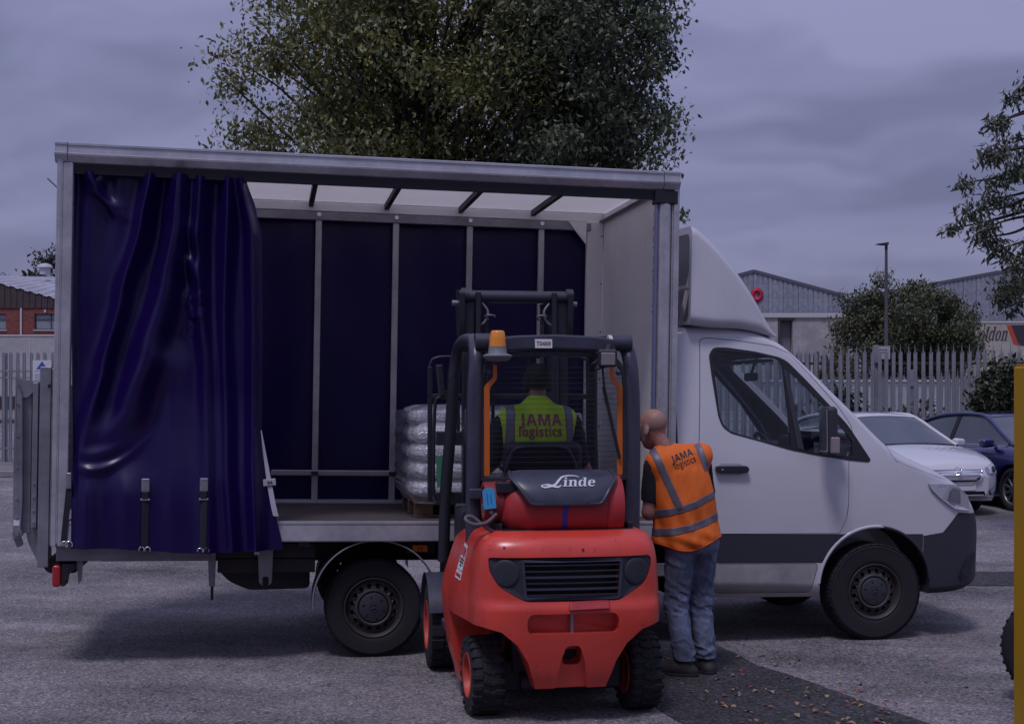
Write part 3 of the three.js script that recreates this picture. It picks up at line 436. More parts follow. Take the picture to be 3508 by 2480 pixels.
{ // mudguards over the rear wheels
  for (const z of [0.0, -2.06]) {
    const g = grid(6, 36, (u, v) => { const a = lerp(-0.05, Math.PI + 0.12, v), r = 0.45 + (u > 0.99 ? -0.012 : 0); return V(Math.cos(a) * r * 0.98, 0.41 + Math.sin(a) * r * 0.95, z + lerp(-0.20, 0.10, u)); });
    const m = tp(TRUCK, 'mudguard', g, mPlastic);
    if (z === 0) tp(m, 'mudguard_edge', tube(Array.from({ length: 24 }, (_, i) => { const a = lerp(-0.05, Math.PI + 0.12, i / 23); return [Math.cos(a) * 0.438, 0.41 + Math.sin(a) * 0.425, 0.105]; }), 0.006, 60, 6), mat([0.22, 0.21, 0.24], 0.5));
  }
  const l = tp(TRUCK, 'marker_lamp', bx(0.255, 0.37, 0.745, 0.80, 0.03, 0.055, 0.012), mAmber); tp(l, 'reflector', [bx(0.295, 0.305, 0.757, 0.785, 0.055, 0.058, 0.001), bx(0.318, 0.328, 0.757, 0.785, 0.055, 0.058, 0.001)], mat([0.12, 0.02, 0.005], 0.4));
  tp(TRUCK, 'lamp_bracket', bx(0.22, 0.42, 0.735, 0.83, -0.02, 0.028, 0.004), mBlack);
  const r = tp(TRUCK, 'rear_lamp', bx(-2.19, -2.128, 0.52, 0.67, -0.08, 0.07, 0.02), mRedLens); tp(r, 'lamp_housing', [ext(rounded([[-2.127, 0.675], [-2.035, 0.675], [-2.04, 0.635], [-2.09, 0.60], [-2.1, 0.53], [-2.127, 0.52]], 0.008), 0.12, 0.004).translate(0, 0, -0.06), bx(-2.1, -2.08, 0.57, 0.65, 0.05, 0.068, 0.002)], mBlack);
  tp(TRUCK, 'mud_flap', ext([[-2.035, 0.69], [-1.995, 0.69], [-2.0, 0.56], [-2.022, 0.53]], 0.02), mAluDull);
}
// --- tail lift folded up behind the box
{
  const c = tp(TRUCK, 'tail_lift_column', boxUV([bx(-2.288, -2.215, 0.655, 2.01, -0.02, 0.06, 0.006), bx(-2.214, -2.195, 0.80, 2.0, -0.01, 0.05, 0.004)], 0.7), mGalv);
  tp(TRUCK, 'tail_lift_column', boxUV(bx(-2.288, -2.215, 0.655, 2.01, -1.98, -1.90, 0.006), 0.7), mGalv);
  tp(c, 'bolt', cyl(0.012, 0.012, 0.012, 8, 'z', -2.225, 1.88, 0.064), mBlack);
  const pl = tp(TRUCK, 'tail_lift_platform', boxUV([bx(-2.405, -2.345, 0.88, 1.915, -1.9, 0.0, 0.006), ext(rounded([[-2.445, 1.935], [-2.40, 1.80], [-2.388, 1.1], [-2.40, 0.84], [-2.447, 0.84], [-2.452, 1.4]], 0.006), 0.05, 0.004).translate(0, 0, 0.0), bx(-2.335, -2.297, 0.92, 1.905, -1.9, 0.05, 0.006), ext([[-2.445, 1.93], [-2.30, 1.905], [-2.30, 1.88], [-2.37, 1.80], [-2.41, 1.80]], 0.04).translate(0, 0, -0.01)], 0.7), mGalv);
  for (const y of [1.88, 1.75, 1.54, 1.33, 1.12, 0.99]) tp(pl, 'rivet', cyl(0.011, 0.009, 0.012, 10, 'z', -2.425, y, 0.056), mChrome);
  for (const y of [1.22, 1.13, 1.04, 0.96]) tp(pl, 'rivet', cyl(0.010, 0.008, 0.012, 10, 'z', -2.316, y, 0.056), mChrome);
  tp(pl, 'white_marker', bx(-2.443, -2.405, 0.935, 0.975, 0.052, 0.056, 0.001), mat([0.7, 0.7, 0.74], 0.4));
  tp(pl, 'pivot', [cyl(0.032, 0.032, 0.06, 20, 'z', -2.415, 0.885, 0.045), cyl(0.018, 0.016, 0.02, 14, 'z', -2.415, 0.885, 0.08)], mGalv);
  tp(TRUCK, 'tail_lift_arm', boxUV([ext(rounded([[-2.38, 1.14], [-2.325, 1.02], [-2.30, 0.90], [-2.21, 0.82], [-2.21, 0.70], [-2.30, 0.69], [-2.36, 0.82], [-2.38, 0.95]], 0.015), 0.04, 0.004).translate(0, 0, -0.05), ext(rounded([[-2.445, 0.85], [-2.395, 0.85], [-2.385, 0.80], [-2.42, 0.785]], 0.01), 0.04, 0.003)]), mGalv);
  tp(TRUCK, 'tail_lift_tube', cyl(0.055, 0.055, 1.9, 18, 'z', -2.20, 0.66, -0.97), mDarkSteel);
  tp(TRUCK, 'roof_hook', turn(bx(-0.05, 0.05, -0.006, 0.006, -0.02, 0.02, 0.003), 0, 0, -0.75).translate(-2.225, 3.25, 0.05), mGalv);
}
// --- wheels
function vanWheel(r, x, z, flip) {
  const w = new THREE.Group(); w.name = 'wheel'; w.position.set(x, r, z); if (flip) w.rotation.y = Math.PI; TRUCK.add(w);
  const R0 = r, P = [[0.205, -0.225], [0.235, -0.232], [R0 - 0.05, -0.236], [R0 - 0.02, -0.228], [R0 - 0.005, -0.212]];
  for (let i = 0; i < 5; i++) { const y = -0.20 + i * 0.042; P.push([R0, y], [R0, y + 0.03], [R0 - 0.009, y + 0.032], [R0 - 0.009, y + 0.040]); }
  P.push([R0 - 0.005, -0.012 + 0.002], [R0 - 0.016, 0.004], [R0 - 0.03, 0.008], [R0 - 0.032, 0.005], [R0 - 0.055, 0.006], [0.245, 0.002], [0.222, -0.004], [0.216, -0.012], [0.205, -0.02]);
  part(w, 'tyre', turn(lathe(P, 72), Math.PI / 2), mRubber);
  const blocks = []; for (let i = 0; i < 72; i++) { const a = i / 72 * Math.PI * 2; const b = box(0.016, 0.010, 0.05, 0, 0, 0, 0.002); b.translate(0, R0 - 0.003, -0.035 + (i % 2) * 0.012); b.rotateZ(a); blocks.push(b); }
  part(w, 'tread_blocks', merge(blocks), mRubber);
  const rim = part(w, 'rim', turn(lathe([[0.205, -0.19], [0.195, -0.17], [0.19, -0.08], [0.203, -0.03], [0.213, -0.012], [0.211, -0.004], [0.203, -0.006], [0.19, -0.035], [0.186, -0.06], [0.180, -0.064]], 64), Math.PI / 2), mat([0.085, 0.075, 0.080], 0.55, 0.4, { map: tMottle }));
  const ring = []; for (let i = 0; i < 16; i++) { const a = (i + 0.5) / 16 * Math.PI * 2, h = []; for (let k = 0; k < 14; k++) { const b = k / 14 * Math.PI * 2; h.push([Math.cos(a) * 0.155 + Math.cos(b) * 0.0155, Math.sin(a) * 0.155 + Math.sin(b) * 0.0155]); } ring.push(h); }
  const circ = (r) => Array.from({ length: 64 }, (_, k) => [Math.cos(k / 64 * Math.PI * 2) * r, Math.sin(k / 64 * Math.PI * 2) * r]);
  part(rim, 'rim_disc', [warp(ext(circ(0.184), 0.008, 0, ring), (v) => { const q = Math.hypot(v.x, v.y); v.z += -0.062 + 0.030 * smooth(0.19, 0.12, q); }), turn(lathe([[0.136, -0.035], [0.132, -0.018], [0.124, -0.012], [0.112, -0.016], [0.106, -0.03]], 56), Math.PI / 2)], rim.material);
  part(w, 'brake_drum', cyl(0.17, 0.17, 0.05, 32, 'z', 0, 0, -0.12), mBlack);
  const cap = part(w, 'hub_cap', [turn(lathe([[0.106, -0.03], [0.104, -0.014], [0.095, -0.010], [0.05, -0.004], [0.044, -0.001], [0.040, -0.003], [0.0001, -0.002]], 48), Math.PI / 2)], mPlastic);
  const slots = []; for (let i = 0; i < 6; i++) { const a = i / 6 * Math.PI * 2 + 0.25, b = bx(-0.006, 0.006, -0.011, 0.011, -0.006, 0.003, 0.003); b.translate(0, 0.074, -0.006); b.rotateZ(a); slots.push(b); }
  part(cap, 'nut_slot', merge(slots), mBlack);
  const star = [new THREE.TorusGeometry(0.026, 0.0025, 6, 28)]; for (let i = 0; i < 3; i++) { const b = cyl(0.006, 0.001, 0.026, 6, 'y', 0, 0.013, 0); b.rotateZ(i / 3 * Math.PI * 2); star.push(b); }
  part(cap, 'emblem', move(merge(star), 0, 0, 0), mPlastic);
  return w;
}
vanWheel(0.347, 0, 0); vanWheel(0.366, 3.805, 0); vanWheel(0.347, 0, -1.94, true); vanWheel(0.366, 3.805, -1.94, true);
part(TRUCK, 'axle', [cyl(0.05, 0.05, 1.7, 14, 'z', 0, 0.34, -0.97), new THREE.SphereGeometry(0.14, 16, 12).translate(0, 0.34, -0.97)], mBlack);
part(TRUCK, 'axle', cyl(0.04, 0.04, 1.6, 12, 'z', 3.805, 0.34, -0.97), mBlack);
// ---------------------------------------------------------------- truck cab
const ZC = -0.97;
const pw = (T, x) => { if (x <= T[0][0]) return T[0][1]; for (let i = 0; i < T.length - 1; i++) if (x <= T[i + 1][0]) { const t = (x - T[i][0]) / (T[i + 1][0] - T[i][0]); const p0 = T[Math.max(0, i - 1)], p1 = T[i], p2 = T[i + 1], p3 = T[Math.min(T.length - 1, i + 2)], h = p2[0] - p1[0]; const m1 = (p2[1] - p0[1]) / (p2[0] - p0[0]) * h, m2 = (p3[1] - p1[1]) / (p3[0] - p1[0]) * h; return (2 * t ** 3 - 3 * t * t + 1) * p1[1] + (t ** 3 - 2 * t * t + t) * m1 + (-2 * t ** 3 + 3 * t * t) * p2[1] + (t ** 3 - t * t) * m2; } return T[T.length - 1][1]; };
const HWT = [[0.3, 0.95], [0.45, 0.978], [0.66, 0.992], [0.9, 1.0], [1.15, 1.0], [1.4, 0.985], [1.6, 0.955], [1.9, 0.90], [2.2, 0.845], [2.45, 0.795]];
const EDGE = [[2.22, 2.405], [2.5, 2.425], [2.75, 2.41], [2.95, 2.365], [3.08, 2.30], [3.2, 2.205], [3.35, 2.065], [3.5, 1.92], [3.66, 1.765], [3.80, 1.625], [3.9, 1.535], [4.0, 1.475], [4.14, 1.415], [4.3, 1.345], [4.45, 1.265], [4.57, 1.175], [4.66, 1.08], [4.73, 0.97], [4.79, 0.82], [4.83, 0.70]];
const CROWN = [[2.2, 0.045], [2.9, 0.06], [3.2, 0.11], [3.7, 0.12], [4.0, 0.07], [4.6, 0.05], [4.85, 0.01]];
const BOT = [[2.2, 0.39], [3.4, 0.385], [4.2, 0.40], [4.5, 0.425], [4.7, 0.49], [4.83, 0.58]];
const plan = (x) => (x < 4.2 ? 1 : Math.pow(Math.max(0.02, 1 - Math.pow((x - 4.2) / 0.665, 3)), 1 / 3));
const hwA = (x, y) => pw(HWT, y) * plan(x);
const zSide = (x, y) => ZC + hwA(x, y);
const zSurf = (x, y) => { const e = pw(EDGE, x), rc = Math.min(0.085, (e - pw(BOT, x)) * 0.3), d = y - (e - rc); return d <= 0 ? zSide(x, y) : ZC + hwA(x, e - rc) - rc + Math.sqrt(Math.max(0, rc * rc - d * d)); };   // with the rounded top edge
function cabLoft(x0, x1, n, inset = 0, yb = null) {
  const K = 30, rows = [];
  for (let i = 0; i <= n; i++) {
    const x = lerp(x0, x1, i / n), e = pw(EDGE, x) - inset, b = yb ?? pw(BOT, x), cr = pw(CROWN, x), rc = Math.min(0.085, (e - b) * 0.3), half = [];
    half.push([b, 0], [b, hwA(x, b) * 0.5 - inset]);
    for (let k = 0; k <= 16; k++) { const y = lerp(b + 0.012, e - rc, k / 16); half.push([y, hwA(x, y) - inset]); }
    const we = hwA(x, e - rc) - inset;
    for (let k = 1; k <= 6; k++) { const a = k / 6 * Math.PI / 2; half.push([e - rc + Math.sin(a) * rc, we - rc + Math.cos(a) * rc]); }
    for (let k = 1; k <= 6; k++) { const t = k / 6; half.push([e + cr * (1 - (1 - t) ** 2), (we - rc) * (1 - t)]); }
    const ring = half.map(([y, z]) => [x, y, ZC + z]); for (let k = half.length - 2; k > 0; k--) ring.push([x, half[k][0], ZC - half[k][1]]);
    rows.push(ring);
  }
  const N = rows[0].length, pos = rows.flat(2), idx = [];
  for (let i = 0; i < n; i++) for (let k = 0; k < N; k++) { const a = i * N + k, b = i * N + (k + 1) % N, c = a + N, d = b + N; idx.push(a, b, d, a, d, c); }
  const g = new THREE.BufferGeometry(); g.setAttribute('position', new THREE.Float32BufferAttribute(pos, 3)); g.setIndex(idx); g.computeVertexNormals();
  const cap = (ring, s) => { const c = [ring[0][0], (ring[0][1] + ring[(N / 2) | 0][1]) / 2, ZC], p = [], nn = []; for (let k = 0; k < N; k++) { const q = ring[(k + 1) % N]; p.push(...c, ...(s > 0 ? ring[k] : q), ...(s > 0 ? q : ring[k])); for (let m = 0; m < 3; m++) nn.push(s, 0, 0); } const h = new THREE.BufferGeometry(); h.setAttribute('position', new THREE.Float32BufferAttribute(p, 3)); h.setAttribute('normal', new THREE.Float32BufferAttribute(nn, 3)); return h; };
  let out = merge(g, cap(rows[0], -1), cap(rows[n], 1));
  const p = out.attributes.position, a = V(), b = V(), c = V(); a.fromBufferAttribute(p, 6 * 20 * 1); // orientation check: side faces must point away from the middle
  let s = 0; for (let i = 0; i < N * 6 * 4; i += 3) { a.fromBufferAttribute(p, i); b.fromBufferAttribute(p, i + 1); c.fromBufferAttribute(p, i + 2); const nrm = b.clone().sub(a).cross(c.clone().sub(a)); s += nrm.z * (a.z - ZC); }
  if (s < 0) { // flip the loft's winding and normals
    const count = n * N * 6, nr = out.attributes.normal; for (let i = 0; i < count; i += 3) for (const at of [p, nr]) { const x = at.getX(i + 1), y = at.getY(i + 1), z = at.getZ(i + 1); at.setXYZ(i + 1, at.getX(i + 2), at.getY(i + 2), at.getZ(i + 2)); at.setXYZ(i + 2, x, y, z); } for (let i = 0; i < count; i++) nr.setXYZ(i, -nr.getX(i), -nr.getY(i), -nr.getZ(i));
  }
  return out;
}
const ev = new Evaluator(); ev.attributes = ['position', 'normal', 'uv']; ev.useGroups = false;
const brush = (g) => { const b = new Brush(clean(g)); b.updateMatrixWorld(); return b; };
const cut = (a, b) => ev.evaluate(a.isBrush ? a : brush(a), b.isBrush ? b : brush(b), SUBTRACTION);
const both = (a, b) => ev.evaluate(a.isBrush ? a : brush(a), b.isBrush ? b : brush(b), INTERSECTION);
const prism = (pts, z0, z1) => ext(pts, z1 - z0).translate(0, 0, z0);
// a point of the side view taken at depth c, carried along the line of sight onto the body side
const fix = (pts, c) => pts.map(([x0, y0]) => { let x = x0, y = y0; for (let i = 0; i < 4; i++) { const z = zSide(x, y); x = x0 + (x0 + 0.724) / (9.516 - c) * (c - z); y = 1.81 + (y0 - 1.81) * (9.516 - z) / (9.516 - c); } return [x, y]; });
const inflate = (pts, d) => { const n = pts.length; let area = 0; pts.forEach(([x, y], i) => { const [u, v] = pts[(i + 1) % n]; area += x * v - u * y; }); const s = Math.sign(area); return pts.map((p, i) => { const a = pts[(i + n - 1) % n], b = pts[(i + 1) % n]; let tx = b[0] - a[0], ty = b[1] - a[1]; const L = Math.hypot(tx, ty) || 1; return [p[0] + s * ty / L * d, p[1] - s * tx / L * d]; }); };
const onSide = (g, off) => warp(g, (v) => { v.z += zSide(v.x, v.y) + off; });

const WIN = rounded(fix([[2.447, 2.2], [2.483, 2.255], [2.584, 2.257], [2.806, 2.232], [2.998, 2.194], [3.062, 2.165], [3.226, 2.016], [3.423, 1.824], [3.555, 1.692], [3.746, 1.43], [3.73, 1.411], [3.592, 1.422], [3.332, 1.457], [3.105, 1.497], [2.881, 1.556], [2.626, 1.619], [2.562, 1.667], [2.529, 1.738], [2.467, 2.068]], 0), 0.03, 3);
const G1 = rounded(fix([[2.478, 2.195], [2.503, 2.232], [2.81, 2.211], [2.989, 2.179], [3.025, 2.146], [3.072, 1.807], [3.109, 1.512], [2.884, 1.567], [2.629, 1.631], [2.578, 1.673], [2.545, 1.738]], -0.01), 0.03, 3);
const G2 = rounded(fix([[3.084, 2.093], [3.349, 1.854], [3.594, 1.575], [3.60, 1.455], [3.362, 1.469], [3.164, 1.504]], -0.01), 0.015, 3);
{
  let shell = brush(cabLoft(2.22, 4.855, 90));
  shell = cut(shell, brush(cabLoft(2.30, 3.86, 40, 0.055, 0.95)));
  shell = cut(shell, prism(inflate(WIN, -0.012), -2.2, 0.3));
  // windscreen opening between the pillars
  shell = cut(shell, prism([[3.06, 2.43], [3.16, 2.62], [4.05, 1.86], [3.80, 1.62], [3.66, 1.70], [3.30, 2.02]], ZC - 0.70, ZC + 0.70));
  for (const z of [-0.22, -1.99]) shell = cut(shell, cyl(0.445, 0.445, 0.5, 56, 'z', 3.79, 0.475, z + 0.12));
  const Z0 = -0.30, Z1 = 0.2;
  // bumper: everything below and ahead of its edge
  const bumpL = [[4.175, 0.30], [4.175, 0.855], [4.335, 0.878], [4.47, 1.03], [4.60, 1.02], [4.95, 1.02], [4.95, 0.30]];
  const bumper = both(shell, prism(bumpL, -2.3, 0.3));
  shell = cut(shell, prism(inflate(bumpL, 0.003), -2.3, 0.3));
  const bandL = [[2.21, 0.654], [2.21, 0.866], [4.17, 0.866], [4.17, 0.654]];
  const band = both(shell, prism(bandL, Z0, Z1));
  shell = cut(shell, prism(inflate(bandL, 0.003), Z0, Z1));
  const doorL = rounded(fix([[2.372, 0.872], [2.375, 1.36], [2.38, 1.85], [2.372, 2.31], [2.432, 2.322], [2.685, 2.303], [2.94, 2.272], [3.069, 2.221], [3.233, 2.066], [3.464, 1.831], [3.57, 1.69], [3.60, 1.56], [3.557, 1.41], [3.561, 1.094], [3.548, 0.993], [3.496, 0.875]], 0.02), 0.02, 3);
  doorL[0][1] = Math.max(0.872, doorL[0][1]);
  const door = both(shell, prism(doorL, Z0, Z1));
  shell = cut(shell, prism(inflate(doorL, 0.005), Z0, Z1));
  const lowL = rounded([[2.52, 0.43], [2.52, 0.645], [3.325, 0.645], [3.275, 0.43]], 0.03, 3);
  const low = both(shell, prism(lowL, Z0, Z1));
  shell = cut(shell, prism(inflate(lowL, 0.004), Z0, Z1));
  // bonnet shut line as a real groove
  const hood = fix([[3.80, 1.572], [3.87, 1.54], [3.935, 1.445], [4.0, 1.402], [4.123, 1.358], [4.25, 1.318], [4.378, 1.278]], 0);
  shell = cut(shell, merge(tube(hood.slice(1).map(([x, y]) => [x, y, zSurf(x, y) + 0.001]), 0.005, 60, 6)));
  const hg = (b) => boxUV(b.geometry, 0.6);
  const body = tp(TRUCK, 'cab_body', hg(shell), mWhite);
  const D = tp(TRUCK, 'cab_door', hg(door), mWhite);
  tp(TRUCK, 'side_moulding', hg(band), mPlastic);
  tp(TRUCK, 'door_sill_panel', hg(low), mat([0.40, 0.38, 0.40], 0.5, 0, { map: tMottle, roughnessMap: tSmudge }));
  const B = tp(TRUCK, 'front_bumper', hg(bumper), mPlastic);
  tp(B, 'fog_lamp_recess', onSide(ext(rounded([[4.50, 0.50], [4.60, 0.53], [4.68, 0.66], [4.68, 0.72], [4.56, 0.66], [4.50, 0.56]], 0.02), 0.012, 0.003), -0.002), mBlack);
  tp(B, 'wheel_arch_lip', tube(Array.from({ length: 20 }, (_, i) => { const a = lerp(0.12, 1.45, i / 19); const x = 3.79 + Math.cos(a) * 0.449, y = 0.475 + Math.sin(a) * 0.449; return [x, y, zSide(x, y) - 0.004]; }), 0.012, 40, 8), mPlastic);
  tp(body, 'wheel_arch_lip', tube(Array.from({ length: 26 }, (_, i) => { const a = lerp(1.5, Math.PI - 0.05, i / 25); const x = 3.79 + Math.cos(a) * 0.452, y = 0.475 + Math.sin(a) * 0.452; return [x, y, zSide(x, y) - 0.005]; }), 0.014, 50, 8), mWhite);
  for (const z of [-0.45, -1.95]) tp(TRUCK, 'arch_liner', grid(20, 4, (u, v) => { const a = u * Math.PI; return V(3.79 + Math.cos(a) * 0.443, 0.475 + Math.sin(a) * 0.443, z + v * (z > -1 ? 0.42 : 0.5)); }), mBlack);
  // swage above the arch and the door handle
  const H = tp(D, 'door_handle', onSide(ext(rounded([[2.50, 1.328], [2.50, 1.375], [2.745, 1.378], [2.762, 1.345], [2.735, 1.325]], 0.02), 0.026, 0.006), 0.012), mBlack);
  tp(D, 'handle_cup', onSide(ext(rounded([[2.53, 1.31], [2.53, 1.395], [2.72, 1.395], [2.72, 1.31]], 0.035), 0.004), 0.0005), mat([0.36, 0.36, 0.42], 0.35, 0, { clearcoat: 0.4 }));
  tp(H, 'key_lock', onSide(cyl(0.007, 0.007, 0.012, 10, 'z', 2.545, 1.35, 0.03), 0.012), mChrome);
  tp(D, 'window_frame', onSide(ext(dense(WIN, 0.06), 0.012, 0, [dense(G1, 0.06), dense(G2, 0.06)]), -0.008), mBlack);
  tp(D, 'window_divider', onSide(ext(dense([[3.075, 2.10], [3.105, 2.10], [3.205, 1.50], [3.155, 1.51]], 0.05), 0.012), -0.004), mPlastic);
  tp(D, 'door_window', onSide(new THREE.ShapeGeometry(poly(dense(inflate(G1, 0.004), 0.06))), -0.006), mGlass);
  tp(D, 'quarter_window', onSide(new THREE.ShapeGeometry(poly(dense(inflate(G2, 0.004), 0.06))), -0.006), mGlass);
  // far side glass and frame
  const farM = (g) => { g.scale(1, 1, -1); g.translate(0, 0, 2 * ZC); const i = g.index; if (i) for (let k = 0; k < i.count; k += 3) { const t = i.getX(k + 1); i.setX(k + 1, i.getX(k + 2)); i.setX(k + 2, t); } else { const p = g.attributes.position; for (let k = 0; k < p.count; k += 3) { const a = V().fromBufferAttribute(p, k + 1), b = V().fromBufferAttribute(p, k + 2); p.setXYZ(k + 1, b.x, b.y, b.z); p.setXYZ(k + 2, a.x, a.y, a.z); } } g.computeVertexNormals(); return g; };
  tp(TRUCK, 'far_window_frame', farM(clean(onSide(ext(dense(WIN, 0.06), 0.012, 0, [dense(G1, 0.06), dense(G2, 0.06)]), -0.008))), mBlack);
  tp(TRUCK, 'far_window', farM(clean(onSide(new THREE.ShapeGeometry(poly(dense(WIN, 0.06))), -0.012))), mGlass);
  // windscreen
  const top = (x, zr) => { const e = pw(EDGE, x), we = hwA(x, e - 0.085) - 0.085, t = 1 - Math.min(1, Math.abs(zr) / we); return e + pw(CROWN, x) * (1 - (1 - t) ** 2); };
  tp(TRUCK, 'windscreen', grid(24, 30, (u, v) => { const x = lerp(3.04, 3.86, v), zr = lerp(-0.74, 0.74, u); return V(x, top(x, zr) - 0.012, ZC + zr); }), mGlass);
  tp(TRUCK, 'wiper', bar([3.90, 1.60, -0.5], [3.99, 1.545, -0.35], 0.03, 0.02), mBlack);
  // headlamp
  const HL = rounded(fix([[4.239, 1.252], [4.40, 1.246], [4.483, 1.232], [4.57, 1.156], [4.59, 1.04], [4.466, 1.051], [4.346, 1.131], [4.266, 1.203]], -0.05), 0.015, 3);
  const L = tp(TRUCK, 'headlight', onSide(ext(dense(HL, 0.04), 0.014, 0.003), 0.003), mat([0.55, 0.56, 0.62], 0.12, 0.6, { clearcoat: 1, clearcoatRoughness: 0.03 }));
  const hc = HL.reduce((s, p) => [s[0] + p[0] / HL.length, s[1] + p[1] / HL.length], [0, 0]);
  tp(L, 'lamp_reflector', onSide(ext(rounded([[hc[0] - 0.02, hc[1] - 0.06], [hc[0] + 0.09, hc[1] - 0.07], [hc[0] + 0.08, hc[1] + 0.04], [hc[0] + 0.0, hc[1] + 0.05]], 0.03), 0.006), 0.017), mat([0.25, 0.25, 0.30], 0.15, 0.8, { clearcoat: 1 }));
  tp(L, 'lamp_strip', onSide(ext(rounded([[hc[0] - 0.12, hc[1] + 0.065], [hc[0] + 0.05, hc[1] + 0.058], [hc[0] + 0.04, hc[1] + 0.078], [hc[0] - 0.11, hc[1] + 0.085]], 0.006), 0.006), 0.017), mChrome);
  // mirror on the door's black triangle
  const zz = 0.02, mk = (g) => g;
  const M = tp(D, 'wing_mirror', [move(turn(new RoundedBoxGeometry(0.085, 0.36, 0.17, 4, 0.035), 0, 0.0, 0.03), 3.315, 1.65, 0.21), bx(3.34, 3.46, 1.585, 1.63, 0.03, 0.20, 0.015), bx(3.36, 3.46, 1.49, 1.62, -0.03, 0.10, 0.02)], mPlastic);
  tp(M, 'mirror_glass', move(turn(new RoundedBoxGeometry(0.008, 0.31, 0.14, 2, 0.003), 0, 0, 0.03), 3.270, 1.65, 0.21), mChrome);
  tp(M, 'mirror_indicator', move(new RoundedBoxGeometry(0.07, 0.12, 0.03, 2, 0.012), 3.325, 1.545, 0.297), mat([0.30, 0.25, 0.27], 0.25, 0.2, { clearcoat: 0.8 }));
  // dark lining on the inside of the shell
  let lining = cut(brush(cabLoft(2.303, 3.84, 40, 0.057, 0.96)), brush(cabLoft(2.315, 3.86, 40, 0.068, 0.94)));
  lining = cut(lining, prism(inflate(WIN, -0.004), -2.2, 0.3)); lining = cut(lining, prism([[3.04, 2.40], [3.16, 2.62], [4.05, 1.86], [3.82, 1.50], [3.66, 1.66], [3.30, 1.98]], ZC - 0.71, ZC + 0.71));
  tp(TRUCK, 'cab_lining', boxUV(lining.geometry), mat([0.035, 0.035, 0.050], 0.85));
  // interior
  const dk = mat([0.020, 0.020, 0.030], 0.75), gr = mat([0.045, 0.045, 0.062], 0.8);
  tp(TRUCK, 'dashboard', [ext(rounded([[3.25, 1.30], [3.28, 1.45], [3.45, 1.52], [3.80, 1.535], [3.85, 1.30], [3.60, 0.97], [3.35, 0.97]], 0.05), 1.80, 0.01).translate(0, 0, ZC - 0.9), bx(3.28, 3.45, 1.42, 1.60, ZC + 0.22, ZC + 0.62, 0.04)], dk);
  for (const s of [1, -1]) tp(TRUCK, 'seat', [move(turn(new RoundedBoxGeometry(0.13, 0.68, 0.48, 3, 0.05), 0, 0, 0.18), 2.47, 1.42, ZC + s * 0.45), move(turn(new RoundedBoxGeometry(0.10, 0.20, 0.28, 3, 0.04), 0, 0, 0.12), 2.40, 1.86, ZC + s * 0.45), move(new RoundedBoxGeometry(0.5, 0.14, 0.48, 3, 0.05), 2.68, 1.06, ZC + s * 0.45)], gr);
  const st = tp(TRUCK, 'steering_wheel', [new THREE.TorusGeometry(0.19, 0.018, 10, 36).rotateY(Math.PI / 2).rotateZ(0.5).translate(3.14, 1.44, ZC + 0.42), rod([3.15, 1.43, ZC + 0.42], [3.36, 1.36, ZC + 0.42], 0.04), bar([3.14, 1.26, ZC + 0.42], [3.14, 1.61, ZC + 0.42], 0.05, 0.02)], mBlack);
  tp(TRUCK, 'interior_mirror', [bx(3.12, 3.16, 2.03, 2.10, ZC - 0.13, ZC + 0.13, 0.02), rod([3.14, 2.08, ZC], [3.19, 2.24, ZC], 0.012)], mBlack);
  tp(TRUCK, 'headliner', grid(10, 10, (u, v) => { const x = lerp(2.31, 3.12, u), z = lerp(-0.74, 0.74, v); return V(x, Math.min(pw(EDGE, x) - 0.06, 2.34), ZC + z); }), gr);
  tp(TRUCK, 'sun_visor', [bx(2.96, 3.10, 2.17, 2.19, ZC + 0.1, ZC + 0.6, 0.006), bx(2.96, 3.10, 2.17, 2.19, ZC - 0.6, ZC - 0.1, 0.006)], gr);
  tp(TRUCK, 'dash_paper', turn(bx(-0.07, 0.07, -0.10, 0.10, -0.001, 0.001, 0), 0.2, 0.9, 0.35).translate(3.52, 1.72, ZC - 0.1), mat([0.45, 0.52, 0.55], 0.8));
  tp(TRUCK, 'cab_rear_trim', [bx(2.19, 2.225, 1.0, 2.30, -0.10, -0.06, 0.01), bx(2.17, 2.22, 0.9, 2.35, -1.8, -0.25, 0.01)], mDarkSteel);
}
